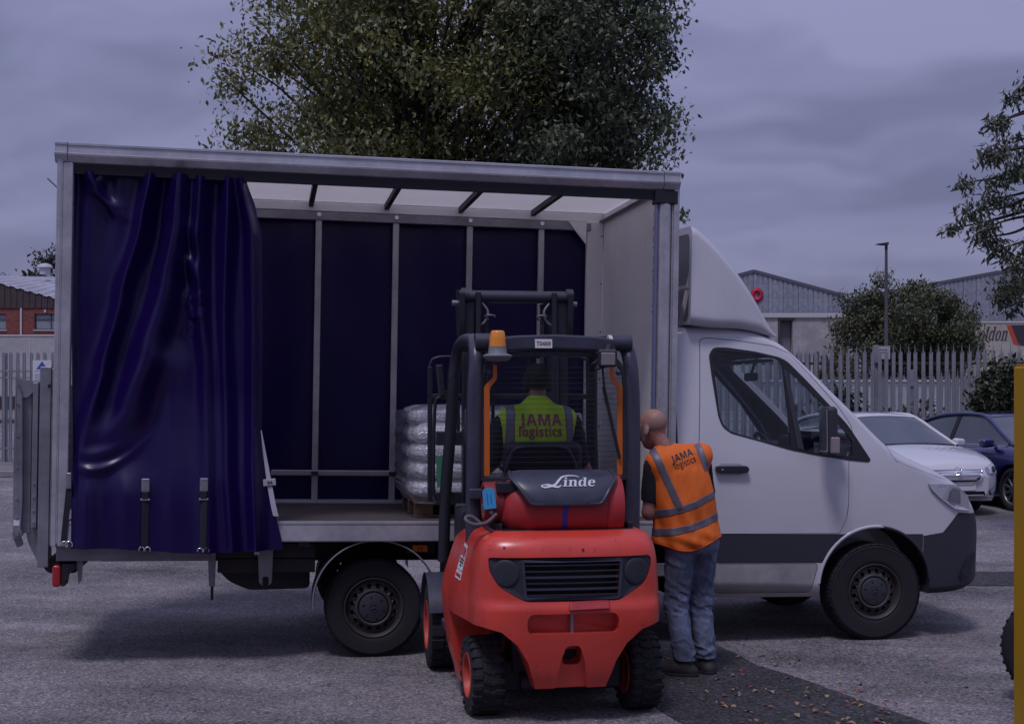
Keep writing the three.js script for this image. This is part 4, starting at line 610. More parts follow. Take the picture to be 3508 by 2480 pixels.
// --- roof fairing, hollow and open at the back
{
  const nF = 30, out = (x, inset) => { // side profile: top edge and lower edge at x
    const t = clamp((x - 2.33) / (3.03 - 2.33)); const topY = pw([[2.33, 3.165], [2.36, 3.155], [2.48, 3.06], [2.70, 2.84], [2.88, 2.61], [2.98, 2.44], [3.03, 2.37]], x) - inset, botY = pw([[2.3, 2.43], [2.5, 2.41], [2.75, 2.405], [2.95, 2.37], [3.04, 2.35]], x) + inset * 0.5;
    return [topY, Math.min(botY, topY - 0.01), lerp(0.93, 0.80, t * t) - inset];
  };
  const ringRR = (hw, by, ty, rc) => { const P = [], seg = (a, b, n) => { for (let i = 0; i < n; i++) P.push([lerp(a[0], b[0], i / n), lerp(a[1], b[1], i / n)]); }, cor = (cx, cy, a0) => { for (let i = 0; i < 6; i++) { const a = a0 + i / 6 * Math.PI / 2; P.push([cx + Math.cos(a) * rc, cy + Math.sin(a) * rc]); } };
    seg([-hw + rc, by], [hw - rc, by], 8); cor(hw - rc, by + rc, -Math.PI / 2); seg([hw, by + rc], [hw, ty - rc], 10); cor(hw - rc, ty - rc, 0); seg([hw - rc, ty], [-hw + rc, ty], 8); cor(-hw + rc, ty - rc, Math.PI / 2); seg([-hw, ty - rc], [-hw, by + rc], 10); cor(-hw + rc, by + rc, Math.PI); P.push(P[0]); return P; };
  const build = (inset, x0, x1) => grid(60, nF, (u, v) => {
    const x = lerp(x0, x1, v), [ty, by, hw] = out(x, inset), rc = Math.min(0.075, (ty - by) * 0.42), [zz, yy] = ringRR(hw, by, ty, rc)[Math.round(u * 60)], q = zz / hw;
    return V(x + (yy - 2.4) * 0.03 * (1 - v), yy + (yy > by + (ty - by) * 0.6 ? 0.025 * (1 - q * q) : 0), ZC + zz * (1 - 0.09 * (yy - 2.4)));
  }, true);
  const Fa = tp(TRUCK, 'roof_fairing', [build(0, 2.315, 3.04), build(0.03, 2.318, 2.99)], mWhite);
  Fa.material = mat([0.60, 0.60, 0.66], 0.32, 0, { clearcoat: 0.5, clearcoatRoughness: 0.12, map: tSubtle, side: THREE.DoubleSide });
  tp(Fa, 'fairing_flange', grid(60, 2, (u, v) => { const [ty, by, hw] = out(2.33, v * 0.055 - 0.002), [zz, yy] = ringRR(hw, by, ty, 0.07)[Math.round(u * 60)], q = zz / hw; return V(2.314 + (yy - 2.4) * 0.03, yy + (yy > 2.8 ? 0.025 * (1 - q * q) : 0), ZC + zz * (1 - 0.09 * (yy - 2.4))); }, true), Fa.material);
  tp(Fa, 'fairing_strut', [bar([2.36, 2.72, ZC - 0.7], [2.36, 2.72, ZC + 0.75], 0.05, 0.03), bar([2.40, 2.45, ZC + 0.4], [2.50, 2.95, ZC + 0.4], 0.03)], mGrp);
}
// ---------------------------------------------------------------- forklift
const tScuff = tex(1024, (u, v) => {   // paint: faded patches, scratches and rubbed spots
  const a = fbm(u * 5, v * 5, 31, 5, 5, 5), b = fbm(u * 60, v * 9, 33, 3, 60, 9), c = fbm(u * 8, v * 70, 35, 3, 8, 70), d = fbm(u * 26, v * 26, 37, 4, 26, 26);
  let r = 0.90 + 0.10 * a, g = r, k = r; if (a > 0.60) { g += 0.9 * (a - 0.60); k += 0.9 * (a - 0.60); r += 0.2 * (a - 0.6); }
  if (c > 0.82 && d > 0.54) { r *= 0.78; g *= 0.75; k *= 0.75; } if (b > 0.83 && d > 0.56) { r *= 0.8; g += 0.12; k += 0.12; } if (d > 0.84) { r *= 0.8; g *= 0.8; k *= 0.8; }
  return [r, g, k];
});
const mRed = mat([0.68, 0.060, 0.040], 0.42, 0, { map: tScuff, roughnessMap: tSmudge, clearcoat: 0.25, clearcoatRoughness: 0.35 });
const mRedGas = mat([0.46, 0.032, 0.036], 0.5, 0, { map: tMottle });
const mGrey = mat([0.050, 0.053, 0.085], 0.5, 0, { map: tMottle, roughnessMap: tSmudge });
const mGreyDk = mat([0.024, 0.025, 0.040], 0.6, 0, { map: tMottle });
const FK = thing('forklift', 'red and dark grey forklift with gas bottle on its back', 'forklift', { pos: [0.275, 0, -7.84], turnY: 0.16 });
const fp = (n, g, m, l) => part(FK, n, Array.isArray(g) ? merge(g) : g, m, l);
const CW_W = [[0.10, 0.47], [0.18, 0.485], [0.3, 0.515], [0.45, 0.535], [0.62, 0.548], [0.85, 0.54], [0.97, 0.525], [1.03, 0.505], [1.065, 0.475], [1.08, 0.43]];
const CW_R = [[0.10, 0.30], [0.18, 0.33], [0.3, 0.385], [0.5, 0.425], [0.66, 0.435], [0.70, 0.415], [0.86, 0.41], [0.96, 0.40], [1.02, 0.375], [1.06, 0.33], [1.08, 0.28]];
const FRONTZ = -0.86;
const cwP = (a, y) => { const w = pw(CW_W, y), r = pw(CW_R, y), c = Math.cos(a), s = Math.sin(a), x = w * Math.sign(c) * Math.pow(Math.abs(c), 0.30); let z = s > 0 ? r * Math.pow(s, 0.36) : FRONTZ * Math.pow(-s, 0.18); if (s > 0) z -= 0.16 * x * x; const k = 1 + 0.14 * smooth(0.25, -0.35, z) * (1 - smooth(0.62, 1.05, y)); return V(x * k, y, z); };   // the flanks widen low down towards the front
const cwRear = (x, y) => { const w = pw(CW_W, y), r = pw(CW_R, y), t = clamp(Math.abs(x) / w, 0, 0.9999), c = Math.pow(t, 1 / 0.30), s = Math.sqrt(1 - c * c); return r * Math.pow(s, 0.36) - 0.16 * x * x; };
{
  const nu = 128, nv = 44, ys = [0.11, 1.08];
  const side = grid(nu, nv, (u, v) => cwP(u * Math.PI * 2 + 0.0001, lerp(ys[0], ys[1], v)), true);
  const cap = (y, up) => { const p = [], n = []; for (let k = 0; k < nu; k++) { const a = cwP(k / nu * Math.PI * 2 + 0.0001, y), b = cwP((k + 1) / nu * Math.PI * 2 + 0.0001, y); const t = up ? [a, b] : [b, a]; p.push(0, y, -0.2, t[1].x, y, t[1].z, t[0].x, y, t[0].z); for (let m = 0; m < 3; m++) n.push(0, up ? 1 : -1, 0); } const g = new THREE.BufferGeometry(); g.setAttribute('position', new THREE.Float32BufferAttribute(p, 3)); g.setAttribute('normal', new THREE.Float32BufferAttribute(n, 3)); return g; };
  let g = merge(side, cap(1.08, true), cap(0.11, false));
  { // make all faces point outwards
    const p = g.attributes.position, nr = g.attributes.normal, a = V(), b = V(), c = V(); let s = 0; for (let i = 0; i < nu * nv * 6; i += 3) { a.fromBufferAttribute(p, i); b.fromBufferAttribute(p, i + 1); c.fromBufferAttribute(p, i + 2); s += b.clone().sub(a).cross(c.clone().sub(a)).dot(V(a.x, 0, a.z + 0.2)); }
    if (s < 0) { for (let i = 0; i < nu * nv * 6; i += 3) for (const at of [p, nr]) { const x = at.getX(i + 1), y = at.getY(i + 1), z = at.getZ(i + 1); at.setXYZ(i + 1, at.getX(i + 2), at.getY(i + 2), at.getZ(i + 2)); at.setXYZ(i + 2, x, y, z); } for (let i = 0; i < nu * nv * 6; i++) nr.setXYZ(i, -nr.getX(i), -nr.getY(i), -nr.getZ(i)); }
    for (let i = 0; i < p.count; i += 3) { a.fromBufferAttribute(p, i); b.fromBufferAttribute(p, i + 1); c.fromBufferAttribute(p, i + 2); if (i >= nu * nv * 6) { const up = a.y > 1, n = b.clone().sub(a).cross(c.clone().sub(a)); if ((n.y > 0) !== up) { p.setXYZ(i + 1, c.x, c.y, c.z); p.setXYZ(i + 2, b.x, b.y, b.z); } } }
  }
  let B = brush(g);
  for (const s of [1, -1]) { // wheel arches: the weight narrows to a wedge between the rear wheels
    const arch = [[0.185, 0.0], [0.205, 0.22], [0.25, 0.36], [0.31, 0.46], [0.40, 0.535], [0.50, 0.56], [0.8, 0.565], [0.8, 0.0]].map(([x, y]) => [s * x, y]);
    B = cut(B, prism(s > 0 ? arch : arch.reverse(), -0.33, 0.8));
    B = cut(B, prism(s > 0 ? [[0.36, 0], [0.36, 0.565], [0.8, 0.565], [0.8, 0]] : [[-0.8, 0], [-0.8, 0.565], [-0.36, 0.565], [-0.36, 0]], -0.345, -0.32));
    // skirt ahead of the wheel: its lower front corner is cut off
    B = cut(B, turn(ext([[0.95, -0.2], [0.95, 0.34], [0.80, 0.14], [0.70, 0.09], [0.70, -0.2]], 0.6), 0, Math.PI / 2).translate(s > 0 ? 0.2 : -0.8, 0, 0));
  }
  B = cut(B, bx(-0.9, 0.9, -0.1, 0.205, -0.335, 0.9, 0)); B = cut(B, bx(-0.40, 0.40, -0.1, 0.24, -1.2, -0.3, 0));
  // top edge slopes down towards the front, a bay for the bottle
  B = cut(B, turn(ext([[0.12, 1.3], [0.12, 1.035], [0.45, 1.03], [0.62, 0.98], [1.0, 0.9], [1.0, 1.3]], 1.4), 0, Math.PI / 2).translate(-0.7, 0, 0));
  B = cut(B, bx(-0.40, 0.40, 1.0, 1.3, -0.16, 0.20, 0.03));
  // recess for the louvre panel, hand slot, towing hole with its channel
  const GR = rounded([[-0.468, 0.945], [0.468, 0.945], [0.462, 0.87], [0.415, 0.785], [0.27, 0.70], [-0.27, 0.70], [-0.415, 0.785], [-0.462, 0.87]].reverse(), [0.02, 0.04, 0.04, 0.03, 0.03, 0.04, 0.04, 0.02], 4);
  const deep = (pts, d) => { const gg = ext(dense(pts, 0.03), 1); return warp(gg, (v) => { v.z = v.z > 0.5 ? 0.7 : cwRear(v.x, clamp(v.y, 0.2, 1.05)) - d; }); };
  B = cut(B, deep(GR, 0.022)); B = cut(B, deep(rounded([[-0.28, 0.925], [-0.266, 0.72], [0.266, 0.72], [0.28, 0.925]].reverse(), 0.01), 0.11));
  B = cut(B, deep(rounded([[-0.255, 0.525], [0.255, 0.525], [0.262, 0.60], [0.24, 0.635], [-0.24, 0.635], [-0.262, 0.60]], 0.03), 0.085));
  B = cut(B, deep(rounded([[-0.052, 0.34], [0.052, 0.34], [0.056, 0.40], [0.04, 0.455], [-0.04, 0.455], [-0.056, 0.40]], 0.03), 0.14));
  B = cut(B, deep(rounded([[-0.10, 0.15], [0.10, 0.15], [0.07, 0.36], [0.055, 0.41], [-0.055, 0.41], [-0.07, 0.36]], 0.01), 0.035));
  const cw = fp('counterweight', boxUV(B.geometry, 0.9), mRed);
  const onRear = (g, off) => warp(g, (v) => { v.z += cwRear(v.x, clamp(v.y, 0.2, 1.05)) + off; });
  const LV = rounded([[-0.285, 0.93], [-0.27, 0.715], [0.27, 0.715], [0.285, 0.93]], 0.015, 3);
  const panel = fp('louvre_panel', onRear(ext(dense(inflate(GR, -0.003), 0.03), 0.012, 0, [dense(LV, 0.03)]), -0.02), mGreyDk);
  part(panel, 'louvre_surround', onRear(ext(dense(inflate(LV, 0.004), 0.03), 0.012, 0, [dense(inflate(LV, -0.012), 0.03)]), -0.012), mGrey);
  for (let i = 0; i < 6; i++) { const y = 0.90 - i * 0.033, b = i === 2 || i === 4; const s = bx(-0.275, 0.275, y - (b ? 0.006 : 0.0035), y + (b ? 0.006 : 0.0035), -0.02, 0.004, 0.003); part(panel, 'louvre_slat', warp(new THREE.BoxGeometry(0.55, b ? 0.012 : 0.007, 0.02, 16, 1, 1).translate(0, y, -0.008), (v) => { v.z += cwRear(v.x, v.y) - 0.01; }), b ? mGrey : mGreyDk); }
  part(panel, 'louvre_back', warp(new THREE.BoxGeometry(0.57, 0.23, 0.004, 16, 1, 1).translate(0, 0.82, -0.10), (v) => { v.z += cwRear(v.x, v.y); }), mBlack);
  for (const s of [-1, 1]) part(panel, 'round_cover', warp(lathe([[0.0001, 0.006], [0.06, 0.006], [0.072, 0.003], [0.076, 0]], 40).rotateX(Math.PI / 2).translate(s * 0.375, 0.858, 0), (v) => { v.z += cwRear(v.x, v.y) - 0.009; }), mGreyDk);
  part(cw, 'towing_pin', [cyl(0.012, 0.012, 0.15, 12, 'y', 0, 0.575, 0.375)], mGalv);
  part(cw, 'latch_plate', onRear(ext(rounded([[-0.03, 0.655], [0.20, 0.66], [0.205, 0.70], [0.19, 0.705], [-0.02, 0.70]], 0.008), 0.02, 0.005), -0.004), mat([0.45, 0.03, 0.035], 0.5, 0, { map: tMottle }));
  part(cw, 'plug', [onRear(cyl(0.007, 0.007, 0.008, 10, 'z', 0.06, 0.985, 0), 0.0), onRear(cyl(0.007, 0.007, 0.008, 10, 'z', -0.38, 1.0, 0), 0)], mBlack);
  part(cw, 'hole_lining', cyl(0.05, 0.05, 0.02, 24, 'z', 0, 0.40, 0.26), mBlack);
  // sticker on the left flank
  const flank = (x, y) => { let z = 0; for (let i = 0; i < 30; i++) { const q = cwP(Math.PI + 0.0001 - i * 0.02, y); if (q.z > x) { z = q.x; break; } z = q.x; } return z; };
  const stick = (g, m, n, par, off) => { g = clean(g); const p = g.attributes.position; for (let i = 0; i < p.count; i++) { const sx = p.getX(i), sy = p.getY(i), o = p.getZ(i); const y = 0.845 + sy - sx * 0.05, z = -0.12 + sx, k = 1 + 0.14 * smooth(0.25, -0.35, z) * (1 - smooth(0.62, 1.05, y)); p.setXYZ(i, -pw(CW_W, y) * k - off - o - 0.001, y, z); } g.computeVertexNormals(); return part(par, n, g, m); };
  const st = stick(ext(rounded([[-0.07, -0.02], [0.07, -0.02], [0.07, 0.125], [-0.07, 0.125]], 0.006), 0.0012), mat([0.72, 0.71, 0.74], 0.4), 'sticker', cw, 0.001);
  const st2 = stick(ext(rounded([[-0.07, -0.075], [0.07, -0.075], [0.07, -0.026], [-0.07, -0.026]], 0.006), 0.0012), mat([0.72, 0.71, 0.74], 0.4), 'sticker', cw, 0.001);
  stick(text('DXM', 'sans_bold', 0.05, 0.0008, 0.115).translate(0, 0.06, 0), mat([0.5, 0.02, 0.03], 0.5), 'lettering', st, 0.0028);
  for (const [y, w] of [[0.035, 0.11], [0.018, 0.10], [0.0, 0.05]]) stick(bx(-w / 2, w / 2, y, y + 0.009, 0, 0.0008, 0), mat([0.06, 0.05, 0.06], 0.5), 'print_line', st, 0.0028);
  stick(bx(-0.055, 0.055, -0.062, -0.044, 0, 0.0008, 0), mat([0.5, 0.03, 0.04], 0.5), 'print_line', st2, 0.0028);
}
// --- wheels
function forkWheel(x, z, r, w, rim, knob) {
  const g = new THREE.Group(); g.name = 'wheel'; g.position.set(x, r, z); FK.add(g); const h = w / 2;
  const P = [[r * 0.52, -h + 0.01], [r * 0.6, -h], [r * 0.88, -h + 0.004], [r * 0.955, -h + 0.02], [r * 0.965, -h + 0.04], [r * 0.965, h - 0.04], [r * 0.955, h - 0.02], [r * 0.88, h - 0.004], [r * 0.6, h], [r * 0.52, h - 0.01]];
  part(g, 'tyre', turn(lathe(P, 56), 0, 0, Math.PI / 2), mRubber);
  const lug = []; const n = knob ? 22 : 20;
  for (let i = 0; i < n; i++) for (const s of [-1, 1]) {
    const a = (i + (s > 0 ? 0.5 : 0)) / n * Math.PI * 2; let b;
    if (knob) { b = merge(box(w * 0.27, r * 0.075, r * 0.155, s * w * 0.33, 0, 0.0, 0.007), turn(box(w * 0.26, r * 0.07, r * 0.12, s * w * 0.13, -0.001, s * 0.02, 0.006), 0, s * 0.5, 0), box(0.02, r * 0.14, r * 0.13, s * (h - 0.006), -r * 0.06, 0, 0.006)); }
    else b = merge(box(w * 0.44, r * 0.05, r * 0.235, s * w * 0.235, 0, 0, 0.006));
    b.translate(0, r * 0.965, 0); b.rotateX(a); lug.push(b);
  }
  part(g, 'tread_lugs', merge(lug), mRubber);
  for (const s of [-1, 1]) part(g, 'rim', turn(lathe([[r * 0.58, h - 0.004], [r * 0.555, h + 0.004], [r * 0.53, h - 0.004], [r * 0.49, h - 0.05], [r * 0.46, h - 0.075], [0.05, h - 0.08], [0.045, h - 0.03], [0.0001, h - 0.03]], 40), 0, 0, s * -Math.PI / 2), rim);
  const nuts = []; for (let i = 0; i < 6; i++) { const a = i / 6 * 6.283; nuts.push(cyl(0.011, 0.011, 0.03, 6, 'x', -(h - 0.07), Math.cos(a) * r * 0.3, Math.sin(a) * r * 0.3)); } part(g, 'wheel_nuts', merge(nuts), mGalv);
  return g;
}
const mRim = mat([0.62, 0.075, 0.05], 0.5, 0, { map: tMottle });
const rwl = forkWheel(-0.452, 0, 0.228, 0.185, mRim, true); rwl.rotation.y = 0.05; const rwr = forkWheel(0.475, 0, 0.228, 0.185, mRim, true); rwr.rotation.y = 0.05;
forkWheel(-0.545, -1.40, 0.29, 0.20, mRim, false); forkWheel(0.545, -1.40, 0.29, 0.20, mRim, false);
fp('steer_axle', [bx(-0.36, 0.36, 0.14, 0.32, -0.09, 0.09, 0.02), cyl(0.05, 0.05, 0.5, 14, 'x', 0, 0.20, 0.12)], mBlack);
fp('under_frame', [bx(-0.36, 0.36, 0.20, 0.75, -1.55, -0.30, 0.03), bx(-0.30, 0.30, 0.24, 0.5, -0.32, 0.1, 0.02)], mBlack);
// --- engine cover, step, fenders
fp('engine_cover', boxUV([bx(-0.43, 0.43, 0.80, 1.06, -0.98, -0.34, 0.04)]), mGreyDk);
fp('rear_panel', boxUV([bx(-0.46, 0.46, 1.0, 1.355, -0.235, -0.19, 0.02)]), mGreyDk);
fp('side_cover', boxUV(turn(ext(rounded([[0.62, 0.50], [0.95, 0.46], [1.06, 0.60], [1.05, 0.72], [0.86, 0.78], [0.62, 0.80]], 0.03), 1.04, 0.006), 0, Math.PI / 2).translate(-0.52, 0, 0)), mGreyDk);
for (const s of [-1, 1]) {
  fp('front_fender', [grid(8, 22, (u, v) => { const a = lerp(0.35, Math.PI + 0.05, v), r = 0.34; return V(s * lerp(0.40, 0.655, u), 0.30 + Math.sin(a) * r * 1.02 , -1.40 - Math.cos(a) * r * -1.0); })], mGrey);
  fp('step', boxUV([bx(s > 0 ? 0.42 : -0.585, s > 0 ? 0.585 : -0.42, 0.34, 0.40, -1.02, -0.72, 0.015), bx(s > 0 ? 0.46 : -0.56, s > 0 ? 0.56 : -0.46, 0.42, 0.66, -1.06, -0.98, 0.02)]), mGrey);
  fp('step_tread', bx(s > 0 ? 0.44 : -0.57, s > 0 ? 0.57 : -0.44, 0.40, 0.412, -0.98, -0.76, 0.003), mat([0.16, 0.17, 0.20], 0.6, 0.3));
}
// --- overhead guard and cab frame
const arc = (pts) => pts;
for (const s of [-1, 1]) {
  // rear post bends forward into the roof rail, then down as the front post
  fp('guard_post', boxUV(warp(tube([[s * 0.485, 0.98, -0.17], [s * 0.487, 1.4, -0.155], [s * 0.482, 1.85, -0.15], [s * 0.468, 2.07, -0.17], [s * 0.46, 2.155, -0.27], [s * 0.455, 2.185, -0.45]], 0.045, 60, 12), (v) => v)), mGrey);
  fp('roof_beam', boxUV(tube([[s * 0.455, 2.185, -0.44], [s * 0.455, 2.20, -0.75], [s * 0.455, 2.185, -1.02], [s * 0.46, 2.12, -1.17], [s * 0.475, 1.98, -1.25]], 0.042, 40, 12)), mGrey);
  fp('front_post', boxUV(tube([[s * 0.474, 2.0, -1.245], [s * 0.49, 1.6, -1.31], [s * 0.515, 1.2, -1.37], [s * 0.525, 0.72, -1.42]], 0.04, 40, 12)), mGreyDk);
  fp('post_end', boxUV(cyl(0.05, 0.05, 0.12, 20, 'x', s * 0.415, 2.165, -0.165)), mGrey);
  fp('white_collar', cyl(0.046, 0.046, 0.025, 20, 'x', s * 0.345, 2.165, -0.165), mat([0.55, 0.53, 0.50], 0.5));
}
fp('rear_roof_bow', boxUV(ext(rounded([[-0.37, 2.10], [-0.37, 2.185], [-0.22, 2.203], [0, 2.21], [0.22, 2.203], [0.37, 2.185], [0.37, 2.10], [0.2, 2.118], [0, 2.123], [-0.2, 2.118]].reverse(), 0.02), 0.08, 0.012).translate(0, 0, -0.21)), mGrey);
fp('front_roof_bow', boxUV(bx(-0.46, 0.46, 2.14, 2.20, -1.08, -1.0, 0.02)), mGrey);
for (const x of [-0.24, 0, 0.24]) fp('roof_bar', boxUV(bx(x - 0.02, x + 0.02, 2.165, 2.195, -1.02, -0.2, 0.008)), mGreyDk);
fp('roof_glass', bx(-0.44, 0.44, 2.20, 2.206, -1.0, -0.24, 0.002), mat([0.5, 0.55, 0.6], 0.06, 0, { transmission: 1, thickness: 0 }));
// rear window in its frame
{
  const O = rounded([[-0.452, 1.335], [0.452, 1.335], [0.452, 1.98], [0.385, 2.085], [0.2, 2.108], [0, 2.113], [-0.2, 2.108], [-0.385, 2.085], [-0.452, 1.98]], [0.03, 0.03, 0.05, 0.05, 0.05, 0.05, 0.05, 0.05, 0.05], 4), I = inflate(O, -0.028);
  const fr = fp('rear_window_frame', ext(O, 0.025, 0.004, [I.slice().reverse()]).translate(0, 0, -0.175), mGreyDk);
  const gl = fp('rear_window', new THREE.ShapeGeometry(poly(inflate(O, -0.02))).translate(0, 0, -0.163), mat([0.72, 0.76, 0.80], 0.04, 0, { transmission: 1, thickness: 0, ior: 1.6 }));
  for (let i = 0; i < 21; i++) { const y = 1.385 + i * 0.0315, w = y > 2.0 ? 0.34 : 0.42; part(gl, 'heating_wire', bx(-w, w, y, y + 0.0022, -0.1625, -0.1615, 0), mat([0.03, 0.025, 0.03], 0.7)); }
  for (const s of [-1, 1]) part(fr, 'orange_seal', ext(rounded([[s * 0.422, 1.37], [s * 0.422, 1.90], [s * 0.368, 1.955], [s * 0.368, 2.03], [s * 0.344, 2.03], [s * 0.344, 1.945], [s * 0.388, 1.89], [s * 0.388, 1.37]].slice()[s > 0 ? 'slice' : 'reverse'](), 0.01), 0.006).translate(0, 0, -0.16), mat([0.55, 0.13, 0.015], 0.5));
  for (const s of [-1, 1]) part(fr, 'window_knob', lathe([[0.0001, 0.014], [0.014, 0.013], [0.018, 0]], 20).rotateX(Math.PI / 2).translate(s * 0.395, 1.985, -0.15), mGrey);
  const wp = fp('rear_wiper', [bar([0.29, 2.035, -0.135], [0.315, 1.80, -0.14], 0.014, 0.012), bar([0.30, 1.90, -0.135], [0.40, 1.47, -0.14], 0.012, 0.02), bx(0.275, 0.315, 2.01, 2.07, -0.17, -0.125, 0.012)], mBlack);
}
// air grille on the left post, latch, wiring
fp('post_vent', [warp(lathe([[0.0001, 0.008], [0.5, 0.008], [0.55, 0.0]], 28), (v) => { const x = v.x, z = v.z; v.set(-0.530 - v.y, 1.665 + z * 0.19, -0.17 + x * 0.04); })], mGrey);
for (let i = 0; i < 12; i++) fp('vent_slot', bx(-0.541, -0.537, 1.585 + i * 0.0145, 1.590 + i * 0.0145, -0.186, -0.154, 0.001), mBlack);
fp('door_latch', bx(-0.52, -0.43, 1.235, 1.30, -0.125, -0.09, 0.012), mGrey);
// plate with the machine's number
{ const s = fp('number_plate', turn(bx(-0.052, 0.052, -0.027, 0.027, -0.001, 0.001, 0), -0.15).translate(-0.07, 2.155, -0.114), mat([0.62, 0.58, 0.58], 0.6)); part(s, 'lettering', turn(text('T0469', 'sans_bold', 0.026, 0.001, 0.085).translate(0, -0.013, 0), -0.15).translate(-0.07, 2.155, -0.1125), mat([0.06, 0.03, 0.035], 0.6)); }
// amber beacon, work lamp
{
  const b = fp('beacon', lathe([[0.0001, 0.095], [0.034, 0.093], [0.042, 0.084], [0.046, 0.055], [0.0475, 0.05], [0.0475, 0.045], [0.052, 0.0]], 32).translate(-0.35, 2.135, -0.09), mat([0.80, 0.26, 0.01], 0.25, 0, { clearcoat: 0.8, clearcoatRoughness: 0.1 }));
  part(b, 'beacon_base', lathe([[0.053, 0.01], [0.055, -0.03], [0.086, -0.042], [0.088, -0.05], [0.06, -0.075], [0.0001, -0.08]], 32).translate(-0.35, 2.125, -0.09), mat([0.17, 0.17, 0.19], 0.6));
  part(b, 'beacon_bracket', bar([-0.35, 2.06, -0.10], [-0.36, 2.12, -0.2], 0.04, 0.02), mGreyDk);
  const L = fp('work_lamp', turn(new RoundedBoxGeometry(0.115, 0.105, 0.07, 3, 0.018), 0.15, -0.15).translate(0.305, 2.07, -0.06), mGreyDk);
  part(L, 'lamp_lens', turn(new RoundedBoxGeometry(0.085, 0.075, 0.012, 2, 0.006), 0.15, -0.15).translate(0.303, 2.063, -0.028), mat([0.30, 0.28, 0.30], 0.25, 0.3, { clearcoat: 0.7 }));
  part(L, 'lamp_bracket', [bar([0.31, 2.12, -0.08], [0.335, 2.165, -0.14], 0.03, 0.012), tube([[0.25, 2.05, -0.09], [0.22, 2.03, -0.10], [0.24, 2.0, -0.13], [0.28, 2.01, -0.14]], 0.008, 20, 6)], mBlack);
}
